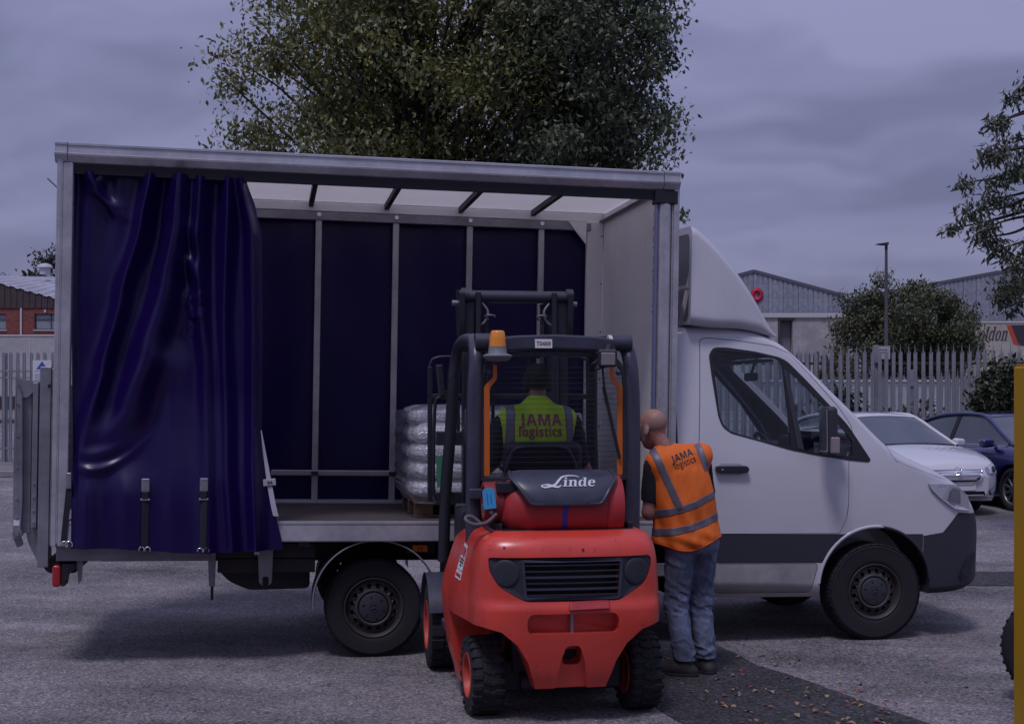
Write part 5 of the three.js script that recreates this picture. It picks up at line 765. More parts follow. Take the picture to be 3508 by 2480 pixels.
// --- gas bottle in its cradle
{
  const y0 = 1.205, z0 = 0.085, bt = fp('gas_bottle', [turn(lathe([[0.0001, -0.36], [0.06, -0.358], [0.11, -0.34], [0.15, -0.30], [0.17, -0.255], [0.175, -0.21], [0.175, 0.235], [0.168, 0.275], [0.15, 0.305], [0.12, 0.325], [0.0001, 0.33]], 48), 0, 0, -Math.PI / 2).translate(-0.02, y0, z0)], mRedGas);
  part(bt, 'bottle_tray', [bx(-0.405, 0.405, 0.985, 1.03, -0.155, 0.205, 0.01), bx(-0.405, 0.405, 1.0, 1.30, -0.165, -0.14, 0.01), bx(-0.40, -0.36, 1.0, 1.12, -0.15, 0.19, 0.01), bx(0.36, 0.40, 1.0, 1.12, -0.15, 0.19, 0.01), bx(-0.39, 0.39, 1.03, 1.085, 0.205, 0.225, 0.006)], mBlack);
  part(bt, 'foot_ring', turn(lathe([[0.155, 0.255], [0.176, 0.258], [0.176, 0.355], [0.158, 0.35], [0.155, 0.255]], 44), 0, 0, -Math.PI / 2).translate(-0.02, y0, z0), mRedGas);
  part(bt, 'neck_collar', [turn(lathe([[0.09, -0.44], [0.115, -0.44], [0.118, -0.335], [0.092, -0.335], [0.09, -0.44]], 36), 0, 0, -Math.PI / 2).translate(-0.02, y0 + 0.03, z0)], mat([0.20, 0.018, 0.02], 0.6));
  part(bt, 'valve', [cyl(0.03, 0.025, 0.10, 16, 'x', -0.41, y0, z0 + 0.02), cyl(0.012, 0.012, 0.09, 10, 'z', -0.43, y0 - 0.02, z0 + 0.08), bx(-0.47, -0.44, y0 - 0.03, y0 + 0.02, z0, z0 + 0.05, 0.008)], mat([0.22, 0.19, 0.16], 0.45, 0.6));
  part(bt, 'hose', tube([[-0.40, y0 - 0.03, z0 + 0.12], [-0.46, y0 - 0.075, z0 + 0.15], [-0.53, y0 - 0.085, z0 + 0.16], [-0.575, y0 - 0.065, z0 + 0.15], [-0.575, y0 - 0.045, z0 + 0.13], [-0.54, y0 - 0.045, z0 + 0.13], [-0.48, y0 - 0.09, z0 + 0.14], [-0.42, y0 - 0.13, z0 + 0.12], [-0.36, y0 - 0.15, z0 + 0.08]], 0.011, 60, 8), mat([0.10, 0.09, 0.10], 0.6));
  part(bt, 'cradle_arm', [bx(-0.40, -0.24, y0 + 0.085, y0 + 0.15, z0 + 0.06, z0 + 0.13, 0.01), bx(-0.37, -0.24, y0 - 0.155, y0 - 0.12, z0 + 0.03, z0 + 0.16, 0.008), bx(-0.08, 0.20, y0 - 0.175, y0 - 0.155, z0, z0 + 0.165, 0.006), ext([[0.33, 1.02], [0.40, 1.02], [0.375, 1.10], [0.36, 1.03]], 0.04).translate(0, 0, z0 + 0.05)], mBlack);
  part(bt, 'blue_band', grid(4, 20, (u, v) => { const a = lerp(-0.5, 0.9, v); return V(-0.012 + lerp(-0.016, 0.016, u) + 0.004 * Math.sin(v * 9), y0 - Math.sin(0.35) * 0 + Math.sin(a - 0.55) * 0.1765, z0 + Math.cos(a - 0.55) * 0.1765); }), mat([0.04, 0.035, 0.30], 0.45));
  const tag = part(bt, 'blue_tag', turn(ext(rounded([[-0.035, -0.055], [0.035, -0.055], [0.035, 0.055], [0.01, 0.065], [-0.025, 0.062], [-0.035, 0.05]], 0.008), 0.0015), 0.1, -0.1, 0.12).translate(-0.445, y0 + 0.055, z0 + 0.14), mat([0.06, 0.40, 0.75], 0.5));
  for (const [x, w] of [[-0.012, 0.07], [0.008, 0.05]]) part(tag, 'ink_line', turn(bx(x, x + 0.004, -w / 2, w / 2, 0.0015, 0.0022, 0), 0.1, -0.1, 0.12).translate(-0.445, y0 + 0.055, z0 + 0.14), mat([0.02, 0.10, 0.30], 0.6));
  // dark cover curving over the bottle, with the maker's lettering
  const wid = (a) => pw([[0.05, 0.17], [0.12, 0.205], [0.5, 0.255], [0.95, 0.305], [1.1, 0.31], [1.55, 0.30]], a);
  const Rr = 0.197, cov = (off) => grid(28, 26, (u, v) => { const a = lerp(0.08, 1.62, v), w = wid(a), t = u * 2 - 1, e = Math.pow(Math.abs(t), 8) * 0.012; return V(-0.015 + t * w, y0 + Math.sin(a) * (Rr + off - e) * 0.96 + 0.01, z0 + 0.005 + Math.cos(a) * (Rr + off - e) * 1.06); });
  const c = fp('bottle_cover', [cov(0.014), cov(0.0)], mGrey); c.material = mat([0.050, 0.053, 0.085], 0.45, 0, { side: THREE.DoubleSide, map: tMottle, roughnessMap: tSmudge });
  part(c, 'cover_rim', tube(Array.from({ length: 40 }, (_, i) => { const t = i / 39, k = t < 0.36 ? [-1, lerp(1.5, 0.1, t / 0.36)] : t > 0.64 ? [1, lerp(0.1, 1.5, (t - 0.64) / 0.36)] : [lerp(-1, 1, (t - 0.36) / 0.28), 0.09]; const a = k[1], w = wid(a); return [-0.015 + k[0] * w * 0.985, y0 + Math.sin(a) * (Rr + 0.004) * 0.96 + 0.01, z0 + 0.005 + Math.cos(a) * (Rr + 0.004) * 1.06]; }), 0.011, 120, 8), c.material);
  // lettering: script capital with a long crossbar, then slanted serif letters
  const shear = (g, k) => warp(g, (v) => { v.x += v.y * k; });
  const cap = []; const stroke = (pts, r0, r1) => { const cu = new THREE.CatmullRomCurve3(pts.map(([x, y]) => V(x, y, 0))), n = 40; return grid(1, n, (u, v) => { const p = cu.getPoint(v), tn = cu.getTangent(v), w = lerp(r0, r1, Math.sin(v * Math.PI)); return V(p.x - tn.y * w * (u * 2 - 1), p.y + tn.x * w * (u * 2 - 1), 0.002); }); };
  cap.push(stroke([[-0.145, 0.012], [-0.165, 0.004], [-0.150, -0.004], [-0.12, 0.0], [-0.085, 0.012], [-0.06, 0.04], [-0.035, 0.068], [0.0, 0.078], [0.04, 0.076], [0.062, 0.066]], 0.0025, 0.0065), stroke([[-0.145, 0.012], [-0.125, 0.012], [-0.10, 0.003], [-0.07, -0.003], [-0.05, 0.008]], 0.003, 0.006));
  const rest = shear(text('inde', 'serif_bold', 0.058, 0.002, 0.185).translate(0.05, 0, 0), 0.25);
  const word = merge(...cap, rest);
  warp(word, (v) => { const a = 0.60 + (v.y) / Rr, o = v.z; const x = v.x * 1.0 + 0.01; v.set(x, y0 + Math.sin(a) * (Rr + 0.0165 + o) * 0.96 + 0.01, z0 + 0.005 + Math.cos(a) * (Rr + 0.0165 + o) * 1.06); });
  part(c, 'lettering', word, mat([0.62, 0.61, 0.66], 0.5, 0, { side: THREE.DoubleSide }));
}
// --- seat, controls
fp('seat', [move(turn(new RoundedBoxGeometry(0.50, 0.46, 0.12, 3, 0.05), 0.12), 0, 1.33, -0.56), move(new RoundedBoxGeometry(0.48, 0.14, 0.46, 3, 0.05), 0, 1.10, -0.80)], mBlack);
fp('seat_frame', tube([[-0.30, 1.30, -0.49], [-0.25, 1.36, -0.48], [-0.215, 1.46, -0.475], [-0.17, 1.52, -0.47], [0, 1.535, -0.465], [0.13, 1.52, -0.47], [0.18, 1.46, -0.475], [0.215, 1.36, -0.48], [0.24, 1.30, -0.49]], 0.012, 60, 8), mGrey);
fp('steering_column', [rod([-0.05, 0.9, -1.28], [-0.05, 1.38, -1.10], 0.035), turn(new THREE.TorusGeometry(0.15, 0.013, 8, 32), -1.15).translate(-0.05, 1.40, -1.09)], mBlack);
fp('front_panel', boxUV([bx(-0.46, 0.46, 0.6, 1.12, -1.36, -1.30, 0.02)]), mGreyDk);
fp('seat_box', boxUV(ext(rounded([[-0.47, 0.80], [-0.30, 0.80], [-0.30, 1.08], [-0.34, 1.11], [-0.44, 1.10], [-0.465, 1.05]], 0.02), 0.3).translate(0, 0, -1.25)), mGreyDk);
// --- mast, carriage, forks
const mMast = mat([0.030, 0.031, 0.046], 0.55, 0.2, { map: tMottle, roughnessMap: tSmudge });
for (const s of [-1, 1]) {
  fp('mast_channel', boxUV([bx(s * 0.33 - 0.035, s * 0.33 + 0.035, 0.12, 2.52, -1.66, -1.645, 0.004), bx(s * 0.33 - 0.035, s * 0.33 + 0.035, 0.12, 2.52, -1.575, -1.56, 0.004), bx(s * 0.365 - 0.008, s * 0.365 + 0.008, 0.12, 2.52, -1.66, -1.56, 0.003)]), mMast);
  fp('inner_channel', boxUV([bx(s * 0.26 - 0.02, s * 0.26 + 0.02, 0.2, 2.5, -1.67, -1.585, 0.006)]), mMast);
  fp('lift_cylinder', [cyl(0.032, 0.032, 1.6, 16, 'y', s * 0.27, 1.35, -1.53), cyl(0.02, 0.02, 0.5, 14, 'y', s * 0.27, 2.32, -1.53)], mMast);
  fp('mast_head_plate', boxUV(turn(ext(rounded([[1.50, 2.58], [1.72, 2.60], [1.74, 2.45], [1.66, 2.28], [1.56, 2.22], [1.52, 2.35]], 0.03), 0.03, 0.004), 0, Math.PI / 2).translate(s * 0.385 - 0.015, 0, 0)), mMast);
  fp('head_bolt', cyl(0.02, 0.018, 0.05, 12, 'x', s * 0.42, 2.50, -1.60), mGalv);
  fp('chain', boxUV(bx(s * 0.20 - 0.014, s * 0.20 + 0.014, 1.2, 2.50, -1.64, -1.62, 0.003)), mDarkSteel);
  fp('hose_loop', [tube([[s * 0.24, 2.50, -1.56], [s * 0.20, 2.44, -1.55], [s * 0.22, 2.37, -1.545], [s * 0.26, 2.34, -1.55]], 0.010, 20, 6), turn(new THREE.TorusGeometry(0.036, 0.007, 8, 22, 4.6), 1.2).translate(s * 0.185, 2.40, -1.55)], mat([0.20, 0.19, 0.21], 0.5, 0.5));
  fp('fork', boxUV([bx(s * 0.26 - 0.055, s * 0.26 + 0.055, 0.985, 1.02, -2.86, -1.80, 0.008), bx(s * 0.26 - 0.055, s * 0.26 + 0.055, 0.985, 1.45, -1.83, -1.785, 0.008)]), mMast);
  fp('tilt_cylinder', rod([s * 0.40, 0.62, -1.2], [s * 0.36, 0.85, -1.56], 0.03), mMast);
}
fp('mast_crossbar', [cyl(0.043, 0.043, 0.70, 24, 'x', 0.01, 2.545, -1.58), cyl(0.054, 0.054, 0.05, 24, 'x', -0.36, 2.55, -1.58), cyl(0.054, 0.054, 0.05, 24, 'x', 0.385, 2.55, -1.58)], mat([0.045, 0.047, 0.070], 0.45, 0.3));
fp('mast_crossbar', boxUV([bx(-0.33, 0.33, 1.55, 1.66, -1.585, -1.55, 0.008), bx(-0.33, 0.33, 0.35, 0.5, -1.585, -1.55, 0.008)]), mMast);
fp('carriage', boxUV([bx(-0.54, 0.54, 1.50, 1.60, -1.785, -1.735, 0.008), bx(-0.54, 0.54, 1.08, 1.17, -1.785, -1.735, 0.008), bx(-0.36, -0.22, 1.05, 1.62, -1.74, -1.69, 0.006), bx(0.22, 0.36, 1.05, 1.62, -1.74, -1.69, 0.006)]), mMast);
{
  const b = fp('load_backrest', [bx(-0.60, -0.565, 1.10, 2.06, -1.79, -1.76, 0.006), bx(0.565, 0.60, 1.10, 2.06, -1.79, -1.76, 0.006), bx(-0.60, 0.60, 1.83, 1.865, -1.79, -1.76, 0.006), tube([[-0.585, 2.04, -1.775], [-0.575, 2.09, -1.775], [-0.54, 2.12, -1.775], [-0.4, 2.13, -1.775], [0.4, 2.13, -1.775], [0.54, 2.12, -1.775], [0.575, 2.09, -1.775], [0.585, 2.04, -1.775]], 0.012, 50, 6)], mMast);
  for (const x of [-0.38, -0.13, 0.13, 0.38]) part(b, 'backrest_bar', bx(x - 0.012, x + 0.012, 1.58, 2.12, -1.79, -1.765, 0.004), mMast);
}
fp('green_tag', turn(bx(-0.055, 0.055, -0.11, 0.11, -0.002, 0.002, 0), 0, 0.1, 0.04).translate(-0.49, 1.32, -1.70), mat([0.05, 0.22, 0.13], 0.6));
fp('side_mirror', [turn(new RoundedBoxGeometry(0.05, 0.22, 0.03, 2, 0.012), 0, 0.3, 0.1).translate(-0.56, 1.95, -1.27), tube([[-0.50, 1.86, -1.27], [-0.55, 1.9, -1.27], [-0.56, 1.95, -1.27]], 0.008, 12, 6)], mGreyDk);
fp('grab_rail', tube([[-0.565, 1.84, -1.22], [-0.60, 1.80, -1.23], [-0.605, 1.5, -1.28], [-0.60, 1.2, -1.33], [-0.57, 1.15, -1.35]], 0.011, 40, 8), mGreyDk);
fp('floor_plate', boxUV(bx(-0.48, 0.48, 0.68, 0.70, -1.31, -0.98, 0.005)), mGreyDk);
// ---------------------------------------------------------------- people
const tSkin = tex(512, (u, v) => { const a = fbm(u * 24, v * 24, 51, 4, 24, 24), b = fbm(u * 140, v * 140, 53, 2, 140, 140), g = 0.78 + 0.22 * a + 0.16 * (b - 0.5); return [g, g * 0.95 - 0.06 * (a - 0.5), g * 0.94]; });
const mSkin = mat([0.46, 0.25, 0.20], 0.5, 0, { map: tSkin, bumpMap: tSkin, bumpScale: 0.002 }), mShirt = mat([0.012, 0.011, 0.018], 0.9), mDenim = mat([0.20, 0.235, 0.35], 0.9, 0, { map: tex(512, (u, v) => { const a = fbm(u * 4, v * 3, 41, 5, 4, 3), b = fbm(u * 90, v * 20, 43, 3, 90, 20), g = 0.50 + 0.62 * a + 0.18 * (b - 0.5); return [g * 0.97, g * 0.985, g]; }), bumpMap: rep(tGrit, 6), bumpScale: 0.001 }), mBoot = mat([0.022, 0.019, 0.022], 0.7, 0, { bumpMap: rep(tGrit, 3), bumpScale: 0.002 });
const mTape = mat([0.14, 0.125, 0.16], 0.5, 0.2);
const wrinkle = (f, amp, s, seed) => (x, y, z) => f(x, y, z) + amp * (fbm(x * s + seed, y * s * 0.6, z * s + 3, 3) - 0.5);
const inter = (...fs) => (x, y, z) => Math.max(...fs.map((f) => f(x, y, z)));
function handField(wrist, dir, up) {   // palm and five bent fingers around a wrist; dir: way the fingers point, up: back of the hand
  const d = V(...dir).normalize(), u = V(...up).normalize(), s = d.clone().cross(u).normalize(), w = V(...wrist), P = (a, b, c) => w.clone().addScaledVector(d, a).addScaledVector(s, b).addScaledVector(u, c).toArray();
  const fs = [capsule(P(0, 0, 0), P(0.05, 0, 0), 0.027, 0.026), capsule(P(0.055, -0.026, 0), P(0.085, -0.028, 0), 0.017), capsule(P(0.055, 0.026, 0), P(0.085, 0.026, 0), 0.017), capsule(P(0.03, -0.02, 0), P(0.085, 0, 0), 0.018)];
  [[-0.030, 0.040, 0.9], [-0.010, 0.046, 1], [0.011, 0.043, 0.95], [0.030, 0.033, 0.75]].forEach(([b, L, k]) => { const a = P(0.085, b, 0), m = P(0.085 + L * 0.9, b, -0.012), e = P(0.085 + L * 1.25, b, -0.042 * k); fs.push(capsule(a, m, 0.0095, 0.0085), capsule(m, e, 0.0085, 0.0075)); });
  fs.push(capsule(P(0.02, -0.028, -0.005), P(0.06, -0.058, -0.015), 0.013, 0.010), capsule(P(0.06, -0.058, -0.015), P(0.09, -0.055, -0.03), 0.010, 0.008));
  return blend(fs, 0.006);
}
function headField(c, yaw, pitch, sc = 1) {   // skull, jaw, nose, ears, lips, eye sockets; looks along -z before it is turned
  const q = new THREE.Quaternion().setFromEuler(new THREE.Euler(pitch, yaw, 0, 'YXZ')).invert();
  const el = new THREE.Matrix4().makeRotationFromQuaternion(q).elements;
  const f = blend([ellipsoid([0, 0.035, 0.012], [0.076, 0.088, 0.098]), ellipsoid([0, -0.045, -0.035], [0.055, 0.062, 0.058]), capsule([0, -0.085, -0.065], [0, -0.09, -0.055], 0.022), ellipsoid([0, 0.02, -0.07], [0.058, 0.018, 0.022])], 0.04);
  const nose = capsule([0, 0.005, -0.092], [0, -0.035, -0.115], 0.009, 0.014), lips = ellipsoid([0, -0.063, -0.088], [0.022, 0.008, 0.010]), ear = (s) => ellipsoid([s * 0.078, -0.012, 0.012], [0.010, 0.032, 0.019], [0.15, 0, s * 0.2]), eye = (s) => ellipsoid([s * 0.030, 0.0, -0.088], [0.016, 0.010, 0.012]);
  const all = blend([f, nose, lips, ear(1), ear(-1)], 0.012), e1 = eye(1), e2 = eye(-1);
  return (x, y, z) => { x = (x - c[0]) / sc; y = (y - c[1]) / sc; z = (z - c[2]) / sc; const X = el[0] * x + el[4] * y + el[8] * z, Y = el[1] * x + el[5] * y + el[9] * z, Z = el[2] * x + el[6] * y + el[10] * z; return Math.max(all(X, Y, Z), -Math.min(e1(X, Y, Z), e2(X, Y, Z)) - 0.004) * sc; };
}
const along = (f, x, y, z0, z1) => { for (let z = z0; z > z1; z -= 0.0015) if (f(x, y, z) < 0) return z + 0.0007; return null; };
function onCloth(g, f, cx, cy, rot, off, z0) {   // lay flat lettering on a body seen along -z
  g = clean(g); const p = g.attributes.position, c = Math.cos(rot), s = Math.sin(rot); let last = z0 - 0.2;
  for (let i = 0; i < p.count; i++) { const a = p.getX(i), b = p.getY(i), o = p.getZ(i), x = cx + a * c - b * s, y = cy + a * s + b * c, z = along(f, x, y, z0, z0 - 0.5); if (z !== null) last = z; p.setXYZ(i, x, y, last + off + o); }
  g.computeVertexNormals(); return g;
}
{ // man in orange waistcoat, standing with his back to us, head bent
  const M = thing('person', 'bald man in orange reflective waistcoat and jeans standing beside the truck cab', 'person', { pos: [1.24, 0, -8.85] });
  const torso = blend([ellipsoid([-0.055, 0.90, -0.03], [0.175, 0.13, 0.135]), ellipsoid([-0.085, 1.04, -0.03], [0.172, 0.16, 0.128]), ellipsoid([-0.125, 1.26, -0.03], [0.188, 0.20, 0.13], [0.1, 0, 0.12]), capsule([-0.28, 1.395, -0.01], [0.0, 1.445, -0.06], 0.062, 0.062), capsule([-0.18, 1.42, -0.03], [-0.225, 1.50, -0.06], 0.066, 0.048)], 0.07);
  const hipL = [-0.125, 0.88, 0.0], hipR = [0.035, 0.88, -0.06], knL = [-0.150, 0.475, -0.03], knR = [0.020, 0.485, -0.12], anL = [-0.098, 0.10, 0.035], anR = [0.060, 0.11, -0.07];
  const legs = blend([capsule(hipL, knL, 0.088, 0.060), capsule(knL, anL, 0.058, 0.042), capsule(hipR, knR, 0.088, 0.060), capsule(knR, anR, 0.058, 0.042)], 0.03);
  const shL = [-0.315, 1.375, 0.0], elL = [-0.335, 1.075, 0.0], wrL = [-0.225, 1.03, -0.22], shR = [0.03, 1.42, -0.07], elR = [0.085, 1.15, -0.20], wrR = [-0.09, 1.07, -0.33];
  const arms = blend([capsule(shL, elL, 0.052, 0.042), capsule(elL, wrL, 0.043, 0.029), capsule(shR, elR, 0.052, 0.042), capsule(elR, wrR, 0.042, 0.029)], 0.03);
  const head = headField([-0.300, 1.628, -0.085], 0.75, -0.30, 1.06), neckF = capsule([-0.215, 1.47, -0.05], [-0.275, 1.60, -0.065], 0.056, 0.052), headN = blend([head, neckF], 0.025), body = blend([torso, legs, arms, neckF, head], 0.02);
  const hL = handField(wrL, [0.35, -0.05, -0.9], [-0.3, 0.9, -0.1]), hR = handField(wrR, [-0.5, -0.05, -0.8], [0.1, 0.95, -0.1]);
  const B = part(M, 'body', boxUV([nets(body, [-0.46, 0.05, -0.45], [0.20, 1.50, 0.20], 0.012), nets((x, y, z) => Math.max(headN(x, y, z), 1.47 - y), [-0.46, 1.44, -0.26], [-0.14, 1.80, 0.10], 0.0042), nets(hL, [-0.32, 0.94, -0.44], [-0.08, 1.12, -0.16], 0.004), nets(hR, [-0.26, 0.98, -0.54], [-0.02, 1.16, -0.27], 0.004)], 4), mSkin);
  part(B, 'stubble', nets((x, y, z) => Math.max(head(x, y, z) - 0.0012, 1.60 - y + 0.35 * (x + 0.315), -(ellipsoid([-0.305, 1.70, -0.10], [0.09, 0.105, 0.095])(x, y, z))), [-0.46, 1.55, -0.26], [-0.14, 1.80, 0.10], 0.0045), mat([0.30, 0.18, 0.16], 0.6));
  // T-shirt: collar and sleeves
  part(M, 't_shirt', nets(wrinkle(inter(blend([torso, capsule(shL, elL, 0.058, 0.058), capsule(shR, elR, 0.058, 0.056)], 0.03), (x, y, z) => 0.85 - y, (x, y, z) => y - (1.525 - 0.25 * (x + 0.2)), (x, y, z) => (x < -0.24 ? 1.135 - 0.25 * (x + 0.3) - y : -1), (x, y, z) => (x > 0.06 ? 1.19 - y : -1)), 0.012, 22, 5), [-0.44, 0.84, -0.32], [0.18, 1.56, 0.20], 0.009), mShirt);
  // jeans with creases at knee and ankle
  const jeans = wrinkle((x, y, z) => { const d = blend([capsule(hipL, knL, 0.102, 0.078), capsule(knL, anL, 0.075, 0.066), capsule(hipR, knR, 0.100, 0.078), capsule(knR, anR, 0.075, 0.066), ellipsoid([-0.055, 0.89, -0.03], [0.188, 0.135, 0.152])], 0.028)(x, y, z); const k = Math.exp(-(((y - 0.47) / 0.13) ** 2)) + 1.3 * Math.exp(-(((y - 0.16) / 0.075) ** 2)) + 0.5 * Math.exp(-(((y - 0.75) / 0.08) ** 2)); const cr = 1 - 2 * Math.abs(fbm(x * 9 + 2, y * 13 + x * 5, z * 9, 3) - 0.5) * 2.2; return Math.max(d - 0.010 * (k + 0.15) * cr * cr * Math.sign(cr) - 0.003 * k * Math.sin(y * 75 + x * 30 + 16 * fbm(x * 6, y * 5, z * 6, 3)), 0.105 - y, y - 0.93); }, 0.014, 14, 9);
  const J = part(M, 'jeans', boxUV(nets(jeans, [-0.28, 0.09, -0.26], [0.17, 0.95, 0.16], 0.0085), 2), mDenim);
  part(J, 'back_pocket', nets(inter((x, y, z) => jeans(x, y, z) - 0.004, ellipsoid([0.035, 0.80, 0.03], [0.055, 0.062, 0.1]), (x, y, z) => 0.0 - z), [-0.05, 0.72, -0.02], [0.11, 0.88, 0.12], 0.006), mDenim);
  for (const [a, dx, dz] of [[anL, -0.155, -0.05], [anR, -0.03, -0.165]]) {
    const L = Math.hypot(dx, dz), ux = dx / L, uz = dz / L, heel = [a[0] - ux * 0.045, 0.035, a[2] - uz * 0.045], toe = [a[0] + dx, 0.035, a[2] + dz];
    const sh = inter(blend([capsule(a, [a[0], 0.05, a[2]], 0.054, 0.056), capsule(heel, [a[0] + ux * 0.06, 0.05, a[2] + uz * 0.06], 0.044, 0.052), capsule([a[0] + ux * 0.05, 0.05, a[2] + uz * 0.05], toe, 0.05, 0.038)], 0.03), (x, y, z) => 0.012 - y, (x, y, z) => y - 0.165);
    const lo = [Math.min(heel[0], toe[0]) - 0.09, 0, Math.min(heel[2], toe[2]) - 0.09], hi = [Math.max(heel[0], toe[0]) + 0.09, 0.19, Math.max(heel[2], toe[2]) + 0.09];
    const bt = part(M, 'boot', nets(wrinkle(sh, 0.006, 40, 2), lo, hi, 0.006), mBoot);
    part(bt, 'sole', nets(inter((x, y, z) => sh(x, Math.max(y, 0.03), z) - 0.004, (x, y, z) => y - 0.028, (x, y, z) => 0.006 - y), lo, hi, 0.006), mRubber);
  }
  // waistcoat
  const hem = (x) => 0.845 + 0.10 * (x + 0.3) - 0.035 * Math.cos((x + 0.08) * 12);
  const vest0 = blend([torso, ellipsoid([-0.085, 0.90, -0.03], [0.205, 0.16, 0.155]), ellipsoid([-0.10, 1.12, -0.03], [0.185, 0.2, 0.142]), capsule([-0.27, 1.40, -0.01], [0.01, 1.455, -0.06], 0.064, 0.064)], 0.06);
  const folds = (x, y, z) => { const n = fbm(x * 11 + 4, y * 4 - x * 4, z * 9, 3) - 0.5; return 0.030 * n + 0.006 * Math.sin(x * 55 + y * 14 + 4 * fbm(x * 6, y * 6, z * 6, 2)) * smooth(1.35, 1.0, y) + 0.004 * Math.sin(y * 70 + x * 25) * smooth(1.02, 0.86, y); };
  const cutL = capsule([-0.375, 1.36, 0.02], [-0.39, 1.08, 0.02], 0.062, 0.045), cutR = capsule([0.10, 1.38, -0.12], [0.13, 1.12, -0.2], 0.05), neckHole = capsule([-0.205, 1.47, -0.05], [-0.25, 1.62, -0.09], 0.066, 0.068);
  const vest = (x, y, z) => Math.max(vest0(x, y, z) - 0.014 + folds(x, y, z), hem(x) - y, -cutL(x, y, z), -cutR(x, y, z), -neckHole(x, y, z), y - 1.56);
  const lo = [-0.42, 0.80, -0.26], hi = [0.22, 1.56, 0.20];
  const Vst = part(M, 'waistcoat', nets(vest, lo, hi, 0.0075), mat([0.74, 0.145, 0.014], 0.75, 0, { bumpMap: rep(tGrit, 1), bumpScale: 0.0 }));
  const band = (cond, name) => part(Vst, name, nets((x, y, z) => Math.max(vest(x, y, z) - 0.0035, cond(x, y, z)), lo, hi, 0.0065), mTape);
  const strip = (a, b, w) => (x, y, z) => { const dx = b[0] - a[0], dy = b[1] - a[1], L = Math.hypot(dx, dy), t = ((x - a[0]) * dx + (y - a[1]) * dy) / L, d = ((x - a[0]) * dy - (y - a[1]) * dx) / L; return Math.max(Math.abs(d) - w, -t, t - L, -z - 0.06); };
  band((x, y, z) => Math.abs(y - (1.118 + 0.34 * (x + 0.1) + 0.5 * (x + 0.1) ** 2)) - 0.026, 'reflective_belt');
  band((x, y, z) => Math.abs(y - (0.980 + 0.26 * (x + 0.1) + 0.5 * (x + 0.1) ** 2)) - 0.026, 'reflective_belt');
  band(strip([-0.315, 1.50], [-0.135, 1.09], 0.026), 'reflective_brace'); band(strip([-0.015, 1.53], [0.05, 1.36], 0.024), 'reflective_brace');
  part(Vst, 'hem_binding', nets((x, y, z) => Math.max(vest(x, y, z) - 0.003, Math.abs(y - hem(x) - 0.004) - 0.006), lo, hi, 0.0065), mat([0.70, 0.11, 0.01], 0.8));
  const ink = mat([0.02, 0.018, 0.03], 0.7);
  part(Vst, 'lettering', onCloth(text('JAMA', 'sans_bold', 0.043, 0.0015, 0.155), vest, -0.118, 1.437, 0.36, 0.002, 0.2), ink);
  part(Vst, 'lettering', onCloth(text('logistics', 'sans_regular', 0.040, 0.0015, 0.150), vest, -0.098, 1.393, 0.36, 0.002, 0.2), ink);
}
